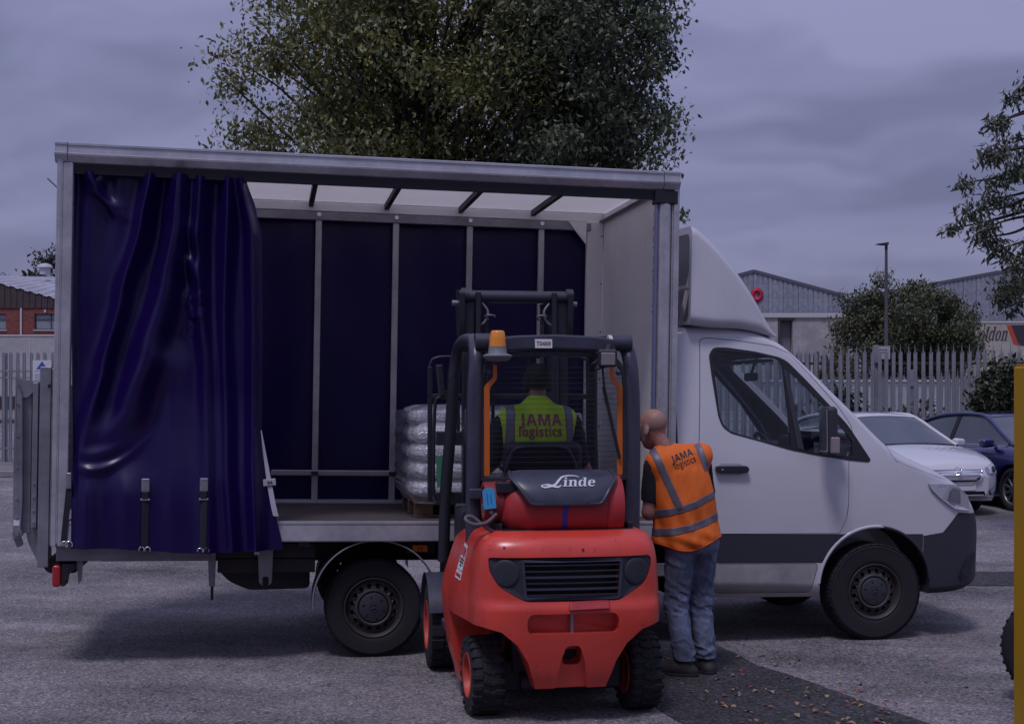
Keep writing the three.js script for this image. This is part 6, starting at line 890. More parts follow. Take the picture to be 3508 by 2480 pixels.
{ // driver, seen from behind through the rear window
  const M = thing('person', 'forklift driver in yellow reflective waistcoat and black T-shirt sitting at the controls', 'person', { pos: [0.275, 0, -7.84], turnY: 0.16 });
  const torso = blend([ellipsoid([0, 1.24, -0.74], [0.18, 0.13, 0.14]), ellipsoid([0, 1.42, -0.70], [0.185, 0.19, 0.125]), ellipsoid([-0.005, 1.61, -0.695], [0.21, 0.18, 0.125]), capsule([-0.18, 1.695, -0.71], [0.18, 1.695, -0.71], 0.062), capsule([0, 1.72, -0.70], [0, 1.80, -0.715], 0.07, 0.055)], 0.06);
  const sh = [0.225, 1.67, -0.71], eL = [-0.325, 1.38, -0.80], eR = [0.33, 1.36, -0.82], wL = [-0.17, 1.44, -1.02], wR = [0.22, 1.40, -1.04];
  const arms = blend([capsule([-sh[0], sh[1], sh[2]], eL, 0.055, 0.045), capsule(eL, wL, 0.045, 0.03), capsule(sh, eR, 0.055, 0.045), capsule(eR, wR, 0.045, 0.03)], 0.03);
  const legs = blend([capsule([-0.10, 1.21, -0.76], [-0.16, 1.20, -1.14], 0.085, 0.062), capsule([-0.16, 1.20, -1.14], [-0.16, 0.80, -1.13], 0.058, 0.045), capsule([0.10, 1.21, -0.76], [0.16, 1.20, -1.14], 0.085, 0.062), capsule([0.16, 1.20, -1.14], [0.16, 0.80, -1.13], 0.058, 0.045)], 0.03);
  const head = headField([0.0, 1.925, -0.735], 0.15, -0.05, 1.0), neckF = capsule([0, 1.76, -0.71], [0, 1.88, -0.715], 0.056, 0.054), body = blend([torso, arms, legs, neckF, head], 0.02);
  const B = part(M, 'body', merge(nets(body, [-0.44, 0.74, -1.26], [0.44, 1.84, -0.52], 0.013), nets((x, y, z) => Math.max(Math.min(head(x, y, z), neckF(x, y, z)), 1.80 - y), [-0.12, 1.77, -0.9], [0.12, 2.08, -0.58], 0.006), nets(handField(wL, [0.4, 0, -0.85], [-0.2, 0.9, 0]), [-0.24, 1.34, -1.22], [-0.02, 1.52, -0.96], 0.005), nets(handField(wR, [-0.4, 0, -0.85], [0.2, 0.9, 0]), [0.04, 1.30, -1.24], [0.30, 1.48, -0.98], 0.005)), mSkin);
  part(B, 'hair', nets(wrinkle((x, y, z) => Math.max(head(x, y, z) - 0.007, -(ellipsoid([-0.01, 1.905, -0.84], [0.085, 0.105, 0.09])(x, y, z)), 1.865 - y), 0.006, 60, 3), [-0.12, 1.83, -0.9], [0.12, 2.08, -0.58], 0.006), mat([0.018, 0.014, 0.014], 0.8));
  part(M, 't_shirt', nets(wrinkle(inter(blend([torso, capsule([-sh[0], sh[1], sh[2]], [-0.285, 1.45, -0.775], 0.064, 0.064), capsule(sh, [0.29, 1.44, -0.78], 0.064, 0.064)], 0.03), (x, y, z) => 1.16 - y, (x, y, z) => y - 1.815), 0.012, 22, 7), [-0.40, 1.15, -0.92], [0.40, 1.84, -0.54], 0.010), mShirt);
  part(M, 'trousers', nets(wrinkle(inter((x, y, z) => legs(x, y, z) - 0.012, (x, y, z) => 0.80 - y), 0.014, 14, 9), [-0.28, 0.78, -1.26], [0.28, 1.32, -0.62], 0.012), mat([0.03, 0.032, 0.05], 0.9));
  for (const s of [-1, 1]) part(M, 'boot', nets(inter(blend([capsule([s * 0.16, 0.82, -1.12], [s * 0.16, 0.75, -1.12], 0.052), capsule([s * 0.16, 0.745, -1.10], [s * 0.17, 0.738, -1.22], 0.046, 0.038)], 0.03), (x, y, z) => 0.703 - y), [s * 0.16 - 0.1, 0.69, -1.29], [s * 0.16 + 0.1, 0.90, -1.02], 0.008), mBoot);
  const cutH = (s) => capsule([s * 0.275, 1.64, -0.71], [s * 0.285, 1.40, -0.74], 0.072, 0.06), cL = cutH(-1), cR = cutH(1), nk = capsule([0, 1.78, -0.73], [0, 1.92, -0.74], 0.062);
  const folds = (x, y, z) => 0.016 * (fbm(x * 12 + 4, y * 5, z * 9, 3) - 0.5), vest = (x, y, z) => Math.max(torso(x, y, z) - 0.020 + folds(x, y, z), 1.22 - y, -cL(x, y, z), -cR(x, y, z), -nk(x, y, z));
  const lo = [-0.30, 1.20, -0.92], hi = [0.30, 1.86, -0.52];
  const Vst = part(M, 'waistcoat', nets(vest, lo, hi, 0.0085), mat([0.40, 0.56, 0.014], 0.75));
  for (const s of [-1, 1]) part(Vst, 'reflective_brace', nets((x, y, z) => Math.max(vest(x, y, z) - 0.0035, Math.abs(s * x - (0.195 - 0.035 * (y - 1.5))) - 0.028), lo, hi, 0.007), mTape);
  const ink = mat([0.30, 0.045, 0.11], 0.7);
  part(Vst, 'lettering', onCloth(text('JAMA', 'sans_bold', 0.072, 0.0015, 0.275), vest, -0.004, 1.662, 0, 0.002, -0.5), ink);
  part(Vst, 'lettering', onCloth(text('logistics', 'sans_bold', 0.058, 0.0015, 0.275), vest, -0.004, 1.594, 0, 0.002, -0.5), ink);
}
// ---------------------------------------------------------------- pallet and wrapped sacks in the truck
{
  const place = (o, x, y, z) => { o.rotation.order = 'YXZ'; o.rotation.set(0, 0.1788, RAKE); const p = V(x, y, z).applyAxisAngle(V(0, 0, 1), RAKE).applyAxisAngle(V(0, 1, 0), 0.1788); o.position.set(-0.981 + p.x, p.y, -9.493 + p.z); };
  const mWood = mat([0.40, 0.27, 0.19], 0.85, 0, { map: tex(256, (u, v) => { const g = 0.62 + 0.5 * fbm(u * 3, v * 40, 5, 4, 3, 40) - 0.1; return [g, g * 0.96, g * 0.92]; }) }), mWood2 = mWood.clone(); mWood2.color = lin(0.32, 0.21, 0.15);
  const P = thing('wooden_pallet', 'wooden pallet with blocks and boards on the truck floor', 'pallet'); place(P, 0.93, FLOOR, -1.0);
  const w = 0.6, d = 0.5; let n = 0; const wd = () => (n++ % 2 ? mWood : mWood2);
  for (const z of [-0.43, 0, 0.43]) { part(P, 'bottom_board', boxUV(box(1.2, 0.02, 0.12, 0, 0.010, z, 0.003), 2), wd()); part(P, 'stringer_board', boxUV(box(1.2, 0.02, 0.12, 0, 0.112, z, 0.003), 2), wd()); for (const x of [-0.53, 0, 0.53]) part(P, 'block', boxUV(box(0.14, 0.08, 0.115, x, 0.061, z, 0.004), 2), wd()); }
  for (const x of [-0.55, -0.33, -0.11, 0.11, 0.33, 0.55]) part(P, 'deck_board', boxUV(box(0.12, 0.02, 1.0, x, 0.133, 0, 0.003), 2), wd());
  const L = thing('wrapped_sacks', 'stack of pale sacks wrapped in clear film on the pallet', 'sacks'); place(L, 0.93, FLOOR + 0.146, -1.0);
  const tCr = tex(512, (u, v) => { const a = Math.abs(fbm(u * 9, v * 14, 3, 5, 9, 14) - 0.5) * 2, b = Math.abs(fbm(u * 22, v * 30, 8, 4, 22, 30) - 0.5) * 2; const g = clamp(0.25 + 0.9 * Math.min(a, b * 1.3)); return [g, g, g]; }, { srgb: false });
  const tPrint = tex(256, (u, v) => { const g = 0.86 + 0.14 * fbm(u * 8, v * 8, 2, 4, 8, 8) - (Math.abs(fbm(u * 7, v * 12, 6, 4, 7, 12) - 0.5) < 0.02 ? 0.25 : 0); return [g, g, g * 1.02]; });
  const mSack = mat([0.86, 0.86, 0.90], 0.3, 0, { clearcoat: 0.9, clearcoatRoughness: 0.12, map: tPrint, bumpMap: tCr, bumpScale: 0.05 });
  const sackG = [0, 1, 2].map((k) => { const g = grid(36, 20, (u, v) => { const a = u * Math.PI * 2, b = (v - 0.5) * Math.PI, e = 0.45, pw2 = (x, q) => Math.sign(x) * Math.pow(Math.abs(x), q), x = pw2(Math.cos(a), e) * pw2(Math.cos(b), 0.6) * 0.325, z = pw2(Math.sin(a), e) * pw2(Math.cos(b), 0.6) * 0.21, y = pw2(Math.sin(b), 0.8) * 0.085; const nn = 0.035 * (fbm(x * 7 + k * 9, y * 9, z * 7 + 3, 3) - 0.5); return V(x * (1 + nn * 2), y * (1 + nn * 6) + nn * 0.6, z * (1 + nn * 2)); }, true); return boxUV(g, 1.6); });
  for (let l = 0; l < 5; l++) for (let i = 0; i < 2; i++) for (let j = 0; j < 3; j++) {
    const odd = l % 2, x = odd ? -0.41 + j * 0.41 : -0.31 + i * 0.62, z = odd ? -0.32 + i * 0.64 : -0.41 + j * 0.41;
    if (l === 4 && (j + i) % 3 === 2 && i === 0) continue;
    const s = part(L, 'sack', sackG[(l + i + j) % 3], mSack); s.position.set(x + R(-0.012, 0.012), 0.075 + l * 0.135, z + R(-0.012, 0.012)); s.rotation.set(R(-0.02, 0.02), (odd ? Math.PI / 2 : 0) + R(-0.05, 0.05), R(-0.02, 0.02)); s.scale.set(0.98, R(0.92, 1.05), 0.98);
  }
  const film = mat([0.93, 0.93, 0.97], 0.14, 0, { transmission: 0.8, thickness: 0, bumpMap: tCr, bumpScale: 0.02, side: THREE.DoubleSide });
  part(L, 'stretch_film', grid(200, 40, (u, v) => { const a = u * Math.PI * 2, e = 0.16, c = Math.cos(a), s = Math.sin(a), y = lerp(-0.035, 0.66, v), bulge = 0.020 * Math.abs(Math.sin((y / 0.135) * Math.PI)) - 0.05 * smooth(0.03, -0.03, y), k = 0.010 * (fbm(u * 60, y * 12 + u * 30, 3, 3, 60) - 0.5) * 2; const X = 0.655 + bulge + k, Z = 0.645 + bulge + k; return V(Math.sign(c) * Math.pow(Math.abs(c), e) * X * 0.99, y, Math.sign(s) * Math.pow(Math.abs(s), e) * Z * 0.99); }, true), film);
}
// ---------------------------------------------------------------- yellow post and the tyre behind it
{
  const P = thing('yellow_post', 'tall yellow painted steel post standing at the edge of the yard', 'post', { pos: [2.785, 0, -7.05], turnY: 0.12 });
  const mY = mat([0.58, 0.34, 0.015], 0.5, 0, { map: tex(512, (u, v) => { const a = fbm(u * 5, v * 5, 3, 5, 5, 5), b = fbm(u * 40, v * 10, 6, 3, 40, 10); let g = 0.92 + 0.12 * (a - 0.5); let r = g, gg = g * 0.97, bb = g * 0.9; if (a > 0.70) { r *= 0.72; gg *= 0.66; bb *= 0.7; } return [r, gg, bb]; }), roughnessMap: tSmudge });
  part(P, 'column', boxUV(bx(-0.10, 0.10, 0, 2.0, -0.10, 0.10, 0.016), 0.5), mY); part(P, 'top_cap', boxUV(bx(-0.092, 0.092, 2.0, 2.008, -0.092, 0.092, 0.003), 0.5), mY);
  part(P, 'base_plate', boxUV(bx(-0.16, 0.16, 0.0, 0.016, -0.16, 0.16, 0.004)), mY); for (const [x, z] of [[-0.13, -0.13], [0.13, -0.13], [-0.13, 0.13], [0.13, 0.13]]) part(P, 'anchor_bolt', cyl(0.012, 0.012, 0.03, 6, 'y', x, 0.03, z), mGalv);
  const T = thing('spare_tyre', 'black rubber tyre standing upright behind the yellow post', 'tyre', { pos: [3.29, 0, -8.0], turnY: -0.55 });
  const tg = lathe([[0.19, -0.10], [0.28, -0.115], [0.32, -0.10], [0.335, -0.06], [0.335, 0.06], [0.32, 0.10], [0.28, 0.115], [0.19, 0.10], [0.18, 0.0], [0.19, -0.10]], 56); tg.rotateX(Math.PI / 2); tg.translate(0, 0.336, 0);
  part(T, 'tyre_carcass', tg, mRubber); const lg = []; for (let i = 0; i < 40; i++) { const b = box(0.018, 0.012, 0.17, 0, 0.333, 0, 0.003); b.rotateZ(i / 40 * 6.283); lg.push(b); } part(T, 'tread_blocks', merge(lg).translate(0, 0.336, 0), mRubber);
}
{ // fallen leaves on the new asphalt
  const g = leafGeo(0.058, 0.034, 0.6), n = 125, rn = mulberry(99), m = new THREE.InstancedMesh(g, mat('#ffffff', 0.75, 0, { side: THREE.DoubleSide }), n), M4 = new THREE.Matrix4(), q = new THREE.Quaternion(), c = new THREE.Color();
  const cols = [[0.26, 0.12, 0.07], [0.32, 0.18, 0.11], [0.30, 0.20, 0.11], [0.20, 0.05, 0.05], [0.24, 0.19, 0.16]];
  for (let i = 0; i < n; i++) { const t = rn(), z = lerp(-9.6, -7.4, Math.pow(t, 0.7)), e = 0.35 * (z + 10); let x = lerp(0.95, 2.15, rn()) + (z + 9) * 0.22; if (rn() < 0.15) x += R(0.2, 1.4); q.setFromEuler(new THREE.Euler(-Math.PI / 2 + (rn() - 0.5) * 0.8, rn() * 6.28, (rn() - 0.5) * 0.7, 'YXZ')); const s = 0.35 + 0.75 * rn(); M4.compose(V(x, gy(z) + 0.014, z), q, V(s, s, s)); m.setMatrixAt(i, M4); const k = cols[Math.floor(rn() * cols.length)]; m.setColorAt(i, c.setRGB(...k)); }
  m.name = 'fallen_leaves'; m.castShadow = m.receiveShadow = true; m.userData = { kind: 'stuff', label: 'dry brown leaves scattered over the dark asphalt', category: 'leaves' }; scene.add(m);
}
// ---------------------------------------------------------------- parked cars
function carWheel(parent, x, z, r) {
  const w = new THREE.Group(); w.name = 'wheel'; w.position.set(x, r, z); parent.add(w); const s = Math.sign(x), h = 0.10;
  part(w, 'tyre', turn(lathe([[r * 0.66, -h], [r * 0.9, -h - 0.004], [r, -h + 0.03], [r, h - 0.03], [r * 0.9, h + 0.004], [r * 0.66, h], [r * 0.64, 0]], 44), 0, 0, Math.PI / 2), mRubber);
  const sp = [turn(lathe([[r * 0.68, h - 0.01], [r * 0.65, h], [r * 0.62, h - 0.02], [r * 0.6, -0.02]], 40), 0, 0, -s * Math.PI / 2)];
  for (let i = 0; i < 10; i++) { const b = box(0.025, r * 0.62, 0.035, s * (h - 0.03), r * 0.31, 0, 0.006); b.rotateX(i / 10 * 6.283); sp.push(b); } sp.push(cyl(0.06, 0.06, 0.03, 20, 'x', s * (h - 0.02), 0, 0));
  part(w, 'rim', merge(sp), mat([0.22, 0.22, 0.25], 0.35, 0.7)); part(w, 'brake_disc', cyl(r * 0.5, r * 0.5, 0.02, 24, 'x', 0, 0, 0), mDarkSteel);
}
function car(name, label, paint, pos, ry, o = {}) {
  const C = thing(name, label, 'car', { pos, turnY: ry });
  // hull: sections along the length, front at z = 0
  const TOP = [[-4.78, 0.80], [-4.7, 0.98], [-4.4, 1.04], [-4.0, 1.0], [-3.0, 0.96], [-2.0, 0.955], [-1.4, 0.975], [-1.05, 0.955], [-0.6, 0.885], [-0.25, 0.79], [-0.08, 0.70], [-0.01, 0.58]], WID = [[-4.78, 0.70], [-4.6, 0.84], [-4.1, 0.91], [-3, 0.925], [-1.6, 0.92], [-0.9, 0.905], [-0.5, 0.86], [-0.22, 0.76], [-0.08, 0.64], [-0.01, 0.48]], BOTC = [[-4.78, 0.35], [-4.4, 0.22], [-0.5, 0.19], [-0.15, 0.22], [-0.01, 0.30]];
  const N = 40, n = 70;
  const ringAt = (z) => { const t = pw(TOP, z), w = pw(WID, z), b = pw(BOTC, z), out = []; for (let k = 0; k <= 16; k++) { const v = k / 16, y = lerp(b, t, v), bul = 1 - 0.10 * Math.pow(Math.abs(v - 0.55) / 0.55, 2.4) - (v > 0.86 ? 0.10 * ((v - 0.86) / 0.14) ** 2 : 0); out.push([y, w * bul]); } const e = out[16][1]; for (let k = 1; k <= 5; k++) { const q = k / 5; out.push([t + 0.035 * (1 - (1 - q) ** 2), e * (1 - q)]); } return out; };
  const rows = []; for (let i = 0; i <= n; i++) { const z = lerp(-4.78, -0.01, i / n), h = ringAt(z), ring = h.map(([y, x]) => V(x, y, z)); for (let k = h.length - 2; k >= 0; k--) ring.push(V(-h[k][1], h[k][0], z)); ring.push(ring[0].clone()); rows.push(ring); }
  const M = rows[0].length - 1, hull = grid(M, n, (u, v) => rows[Math.round(v * n)][Math.round(u * M)].clone(), true);
  const cap = (ring, s) => { const p = []; for (let k = 0; k < M; k++) { const a = ring[k], b = ring[k + 1], c = [0, 0.55, ring[0].z]; s > 0 ? p.push(...c, b.x, b.y, b.z, a.x, a.y, a.z) : p.push(...c, a.x, a.y, a.z, b.x, b.y, b.z); } const g = new THREE.BufferGeometry(); g.setAttribute('position', new THREE.Float32BufferAttribute(p, 3)); g.computeVertexNormals(); return g; };
  let H = merge(hull, cap(rows[0], -1), cap(rows[n], 1));
  { const p = H.attributes.position, nr = H.attributes.normal, a = V(), b = V(), c = V(); let s = 0; for (let i = 0; i < M * n * 6; i += 3) { a.fromBufferAttribute(p, i); b.fromBufferAttribute(p, i + 1); c.fromBufferAttribute(p, i + 2); s += b.clone().sub(a).cross(c.clone().sub(a)).dot(V(a.x, a.y - 0.6, 0)); }
    if (s < 0) { for (let i = 0; i < M * n * 6; i += 3) for (const at of [p, nr]) { const x = at.getX(i + 1), y = at.getY(i + 1), z = at.getZ(i + 1); at.setXYZ(i + 1, at.getX(i + 2), at.getY(i + 2), at.getZ(i + 2)); at.setXYZ(i + 2, x, y, z); } for (let i = 0; i < M * n * 6; i++) nr.setXYZ(i, -nr.getX(i), -nr.getY(i), -nr.getZ(i)); }
    for (let i = M * n * 6; i < p.count; i += 3) { a.fromBufferAttribute(p, i); b.fromBufferAttribute(p, i + 1); c.fromBufferAttribute(p, i + 2); const nn = b.clone().sub(a).cross(c.clone().sub(a)), f = a.z > -2 ? 1 : -1; if (nn.z * f < 0) { p.setXYZ(i + 1, c.x, c.y, c.z); p.setXYZ(i + 2, b.x, b.y, b.z); } for (let k = 0; k < 3; k++) nr.setXYZ(i + k, 0, 0, f); } }
  let B = brush(H);
  for (const z of [-0.95, -3.75]) for (const s of [-1, 1]) B = cut(B, cyl(0.37, 0.37, 0.36, 40, 'x', s * 0.86, 0.335, z));
  part(C, 'body', B.geometry, paint);
  for (const z of [-0.95, -3.75]) for (const s of [-1, 1]) carWheel(C, s * 0.80, z, 0.33);
  // greenhouse: glass from belt to roof, painted roof and pillars
  const RF = [[-4.25, 1.02], [-3.75, 1.25], [-3.2, 1.39], [-2.6, 1.43], [-2.15, 1.415], [-1.95, 1.375], [-1.6, 1.20], [-1.12, 0.965]];
  const gh = (z, k) => { const t = pw(RF, z), q = clamp((t - 0.95) / 0.48); return [t, lerp(0.74, 0.555, q)]; };
  const band = (z0, z1, v0, v1, off, nn = 40) => grid(24, nn, (u, v) => { const z = lerp(z0, z1, v), [t, w] = gh(z), a = lerp(v0, v1, u), s = Math.sign(a), m = Math.abs(a); const base = 0.78, lowY = Math.min(0.94, t); let x, y; if (m > 1) { const q = m - 1; x = s * (lerp(w, base, q) + off); y = lerp(t - 0.01, lowY, q); } else { x = s * w * m; y = t + 0.03 * (1 - m * m) + off; } return V(x, y, z); });
  const dark = mat([0.035, 0.045, 0.055], 0.05, 0, { clearcoat: 1, clearcoatRoughness: 0.02 });
  part(C, 'windscreen', band(-1.95, -1.10, -1.0, 1.0, 0), dark); part(C, 'rear_window', band(-4.25, -3.3, -1.0, 1.0, 0), dark);
  for (const s of [-1, 1]) { const w = part(C, 'side_window', band(-4.0, -1.25, s * 1.06, s * 1.98, -0.004), dark); part(w, 'window_pillar', [band(-2.72, -2.62, s * 1.04, s * 1.98, 0.004, 2), band(-3.72, -3.60, s * 1.04, s * 1.98, 0.004, 2)], mBlack); part(C, 'roof_pillar', merge(tube(Array.from({ length: 14 }, (_, i) => { const z = lerp(-1.12, -4.2, i / 13), [t, w] = gh(z); return [s * (w + 0.004), t - 0.005, z]; }), 0.032, 60, 8)), paint); part(C, 'belt_trim', tube([[s * 0.80, 0.95, -1.2], [s * 0.815, 0.965, -2.2], [s * 0.81, 0.975, -3.3], [s * 0.76, 1.0, -4.1]], 0.010, 30, 6), mChrome); }
  part(C, 'roof_panel', band(-3.35, -1.93, -1.03, 1.03, 0.006), paint);
  for (const s of [-1, 1]) { const m = part(C, 'door_mirror', [turn(new RoundedBoxGeometry(0.20, 0.13, 0.12, 3, 0.045), 0, s * 0.2, s * -0.08).translate(s * 0.98, 1.0, -1.42), bar([s * 0.82, 0.96, -1.45], [s * 0.93, 0.98, -1.43], 0.05, 0.03)], paint); part(m, 'mirror_glass', turn(new RoundedBoxGeometry(0.17, 0.10, 0.01, 2, 0.004), 0, s * 0.2, 0).translate(s * 0.98, 1.0, -1.485), mChrome); }
  part(C, 'wiper_cowl', grid(12, 2, (u, v) => { const x = lerp(-0.72, 0.72, u); return V(x, 0.972 + 0.03 * (1 - (x / 0.72) ** 2) + v * 0.008, -1.12 + v * 0.05 - 0.05); }), mBlack);
  // nose
  const zf = (x, y) => { for (let z = 0; z > -1.2; z -= 0.01) { const h = ringAt(z); if (y > h[h.length - 1][0]) continue; let w = 0; for (let k = 0; k < 16; k++) if (y >= h[k][0] && y <= h[k + 1][0]) w = lerp(h[k][1], h[k + 1][1], (y - h[k][0]) / (h[k + 1][0] - h[k][0])); if (w >= Math.abs(x)) return z; } return -1.2; };
  const onNose = (g, off) => warp(clean(g), (v) => { v.z += zf(v.x, v.y) + off; });
  const GRL = rounded([[-0.40, 0.665], [0.40, 0.665], [0.34, 0.52], [0.2, 0.46], [-0.2, 0.46], [-0.34, 0.52]].reverse(), 0.03);
  const gr = part(C, 'grille', onNose(ext(dense(GRL, 0.05), 0.01), 0.0), mBlack);
  for (let i = 0; i < 5; i++) { const y = 0.635 - i * 0.036, w = lerp(0.38, 0.24, i / 4); part(gr, 'grille_bar', onNose(new THREE.BoxGeometry(w * 2, 0.012, 0.02, 14, 1, 1).translate(0, y, 0.005), 0.008), mChrome); }
  part(gr, 'grille_surround', onNose(tube([...GRL, GRL[0]].map(([x, y]) => [x, y, 0.008]), 0.010, 80, 6), 0.004), mChrome);
  part(gr, 'badge', onNose(new THREE.TorusGeometry(0.05, 0.008, 8, 28).translate(0, 0.655, 0.012), 0.012), mChrome);
  for (const s of [-1, 1]) {
    const l = part(C, 'headlight', onNose(ext(dense(rounded([[s * 0.47, 0.60], [s * 0.45, 0.685], [s * 0.62, 0.735], [s * 0.80, 0.775], [s * 0.80, 0.70], [s * 0.68, 0.60]][s > 0 ? 'reverse' : 'slice'](), 0.02), 0.04), 0.01), 0.003), mat([0.34, 0.35, 0.40], 0.1, 0.5, { clearcoat: 1 }));
    part(l, 'lamp_bulb', onNose(lathe([[0.0001, 0.012], [0.04, 0.01], [0.045, 0]], 20).rotateX(Math.PI / 2).translate(s * 0.62, 0.665, 0), 0.014), mat([0.08, 0.08, 0.10], 0.1, 0.8));
    part(C, 'fog_lamp_vent', onNose(ext(dense(rounded([[s * 0.52, 0.30], [s * 0.50, 0.37], [s * 0.70, 0.45], [s * 0.74, 0.40], [s * 0.66, 0.31]][s > 0 ? 'reverse' : 'slice'](), 0.015), 0.05), 0.008), 0.002), mBlack);
  }
  part(C, 'lower_intake', onNose(ext(dense(rounded([[-0.42, 0.29], [0.42, 0.29], [0.40, 0.36], [-0.40, 0.36]], 0.015), 0.06), 0.008), 0.002), mBlack);
  part(C, 'splitter', onNose(new THREE.BoxGeometry(1.2, 0.02, 0.03, 20, 1, 1).translate(0, 0.265, 0), 0.0), o.chrome ? mChrome : mBlack);
  const pl = part(C, 'number_plate', bx(-0.26, 0.26, 0.375, 0.485, 0.0, 0.012, 0.003), mat([0.68, 0.68, 0.70], 0.5));
  part(C, 'floor_pan', bx(-0.72, 0.72, 0.20, 0.40, -4.5, -0.35, 0.02), mBlack);
  return C;
}
const onGround = (x, z) => [x, gy(z), z];
car('white_car', 'white saloon car parked between the truck and the blue car', mat([0.62, 0.62, 0.67], 0.22, 0, { clearcoat: 1, clearcoatRoughness: 0.05 }), onGround(6.28, -18.75), 0.29, { chrome: true });
car('blue_car', 'dark blue car parked against the palisade behind the yellow post', mat([0.012, 0.016, 0.10], 0.25, 0.35, { clearcoat: 1, clearcoatRoughness: 0.04 }), onGround(8.45, -18.9), 0.29);

// ---------------------------------------------------------------- fences
const mPale = mat([0.33, 0.34, 0.39], 0.6, 0.25, { map: tMottle, roughnessMap: tSmudge });
function paleGeo(h, w, spiked) {   // folded steel pale with a cut top
  const f = w / 2, prof = [[-f, 0], [-f * 0.55, 0.018], [-f * 0.3, 0.006], [f * 0.3, 0.006], [f * 0.55, 0.018], [f, 0]], t = 0.004, pos = [], idx = [];
  const topAt = (x) => (spiked ? h - 0.19 + 0.19 * Math.max(0, 1 - Math.abs(x) / (f * 0.38)) + 0.05 * (Math.abs(Math.abs(x) - f * 0.8) < f * 0.22 ? 1 : 0) : h - 0.04 * (x / f) ** 2);
  const xs = spiked ? [-1, -0.8, -0.55, -0.36, -0.1, 0, 0.1, 0.36, 0.55, 0.8, 1] : [-1, -0.7, -0.55, -0.3, 0, 0.3, 0.55, 0.7, 1];
  const zAt = (x) => { for (let i = 0; i < 5; i++) if (x <= prof[i + 1][0] + 1e-9) return lerp(prof[i][1], prof[i + 1][1], (x - prof[i][0]) / (prof[i + 1][0] - prof[i][0])); return 0; };
  xs.forEach((k) => { const x = k * f, z = zAt(x), y = topAt(x); pos.push(x, 0, z, x, y, z, x, 0, z - t, x, y, z - t); });
  for (let i = 0; i < xs.length - 1; i++) { const a = i * 4, b = a + 4; idx.push(a, b, b + 1, a, b + 1, a + 1, a + 2, b + 3, b + 2, a + 2, a + 3, b + 3, a + 1, b + 1, b + 3, a + 1, b + 3, a + 3); }
  const g = new THREE.BufferGeometry(); g.setAttribute('position', new THREE.Float32BufferAttribute(pos, 3)); g.setIndex(idx); return toCreasedNormals(g, 0.5);
}
function fence(name, label, pts, o) {
  const Fe = thing(name, label, 'fence', { pos: [pts[0][0], 0, pts[0][1]], group: o.group }), ox = pts[0][0], oz = pts[0][1], G = boxUV(paleGeo(o.h, o.w, o.spiked), 1), m = o.m ?? mPale, rn = mulberry(o.seed ?? 3);
  for (let s = 0; s < pts.length - 1; s++) {
    const a = pts[s], b = pts[s + 1], L = Math.hypot(b[0] - a[0], b[1] - a[1]), n = Math.round(L / o.step), ang = -Math.atan2(b[1] - a[1], b[0] - a[0]), P = (t, y, off = 0) => { const x = lerp(a[0], b[0], t), z = lerp(a[1], b[1], t); return [x - ox + Math.sin(ang) * off, gy(z) + y, z - oz + Math.cos(ang) * off]; };
    for (let i = 0; i < n; i++) { const p = part(Fe, 'pale', G, m), q = P((i + 0.5) / n, 0.06 + R(-0.006, 0.006), 0.026); p.position.set(...q); p.rotation.set(0, ang, (rn() - 0.5) * 0.012); }
    for (const y of o.rails) part(Fe, 'rail', boxUV(bar(P(0, y), P(1, y), 0.045, 0.045), 1), o.railM ?? mDarkSteel);
    const k = Math.max(1, Math.round(L / 2.75)); for (let i = s ? 1 : 0; i <= k; i++) { const q = P(i / k, 0, -0.06); part(Fe, 'post', boxUV(bx(q[0] - 0.045, q[0] + 0.045, q[1], q[1] + o.h + 0.05, q[2] - 0.05, q[2] + 0.05, 0.006), 1), m); }
  }
  return Fe;
}
fence('palisade_fence', 'grey steel palisade fence with spiked tops behind the parked cars', [[2.4, -24.6], [6.68, -24.5], [11.2, -19.6]], { h: 2.46, w: 0.074, step: 0.148, rails: [0.45, 2.17], spiked: true, seed: 4 });
fence('palisade_fence', 'second pale grey palisade line seen through the spiked fence', [[2.6, -26.6], [13.2, -26.2]], { h: 2.0, w: 0.07, step: 0.16, rails: [0.45, 1.75], spiked: true, m: mPale, railM: mPale, seed: 6 });
fence('palisade_fence', 'round topped steel fence along the kerb behind the tail lift', [[-13.4, -28.4], [-8.2, -28.4]], { h: 2.36, w: 0.075, step: 0.15, rails: [0.38, 1.88, 2.02], spiked: false, m: mPale, railM: mPale, seed: 8 });
fence('dark_fence', 'dark railings in front of the white low building', [[11.5, -60], [16.0, -60]], { h: 2.75, w: 0.09, step: 0.20, rails: [0.5, 2.3], spiked: true, m: mat([0.07, 0.06, 0.075], 0.7), seed: 9 });
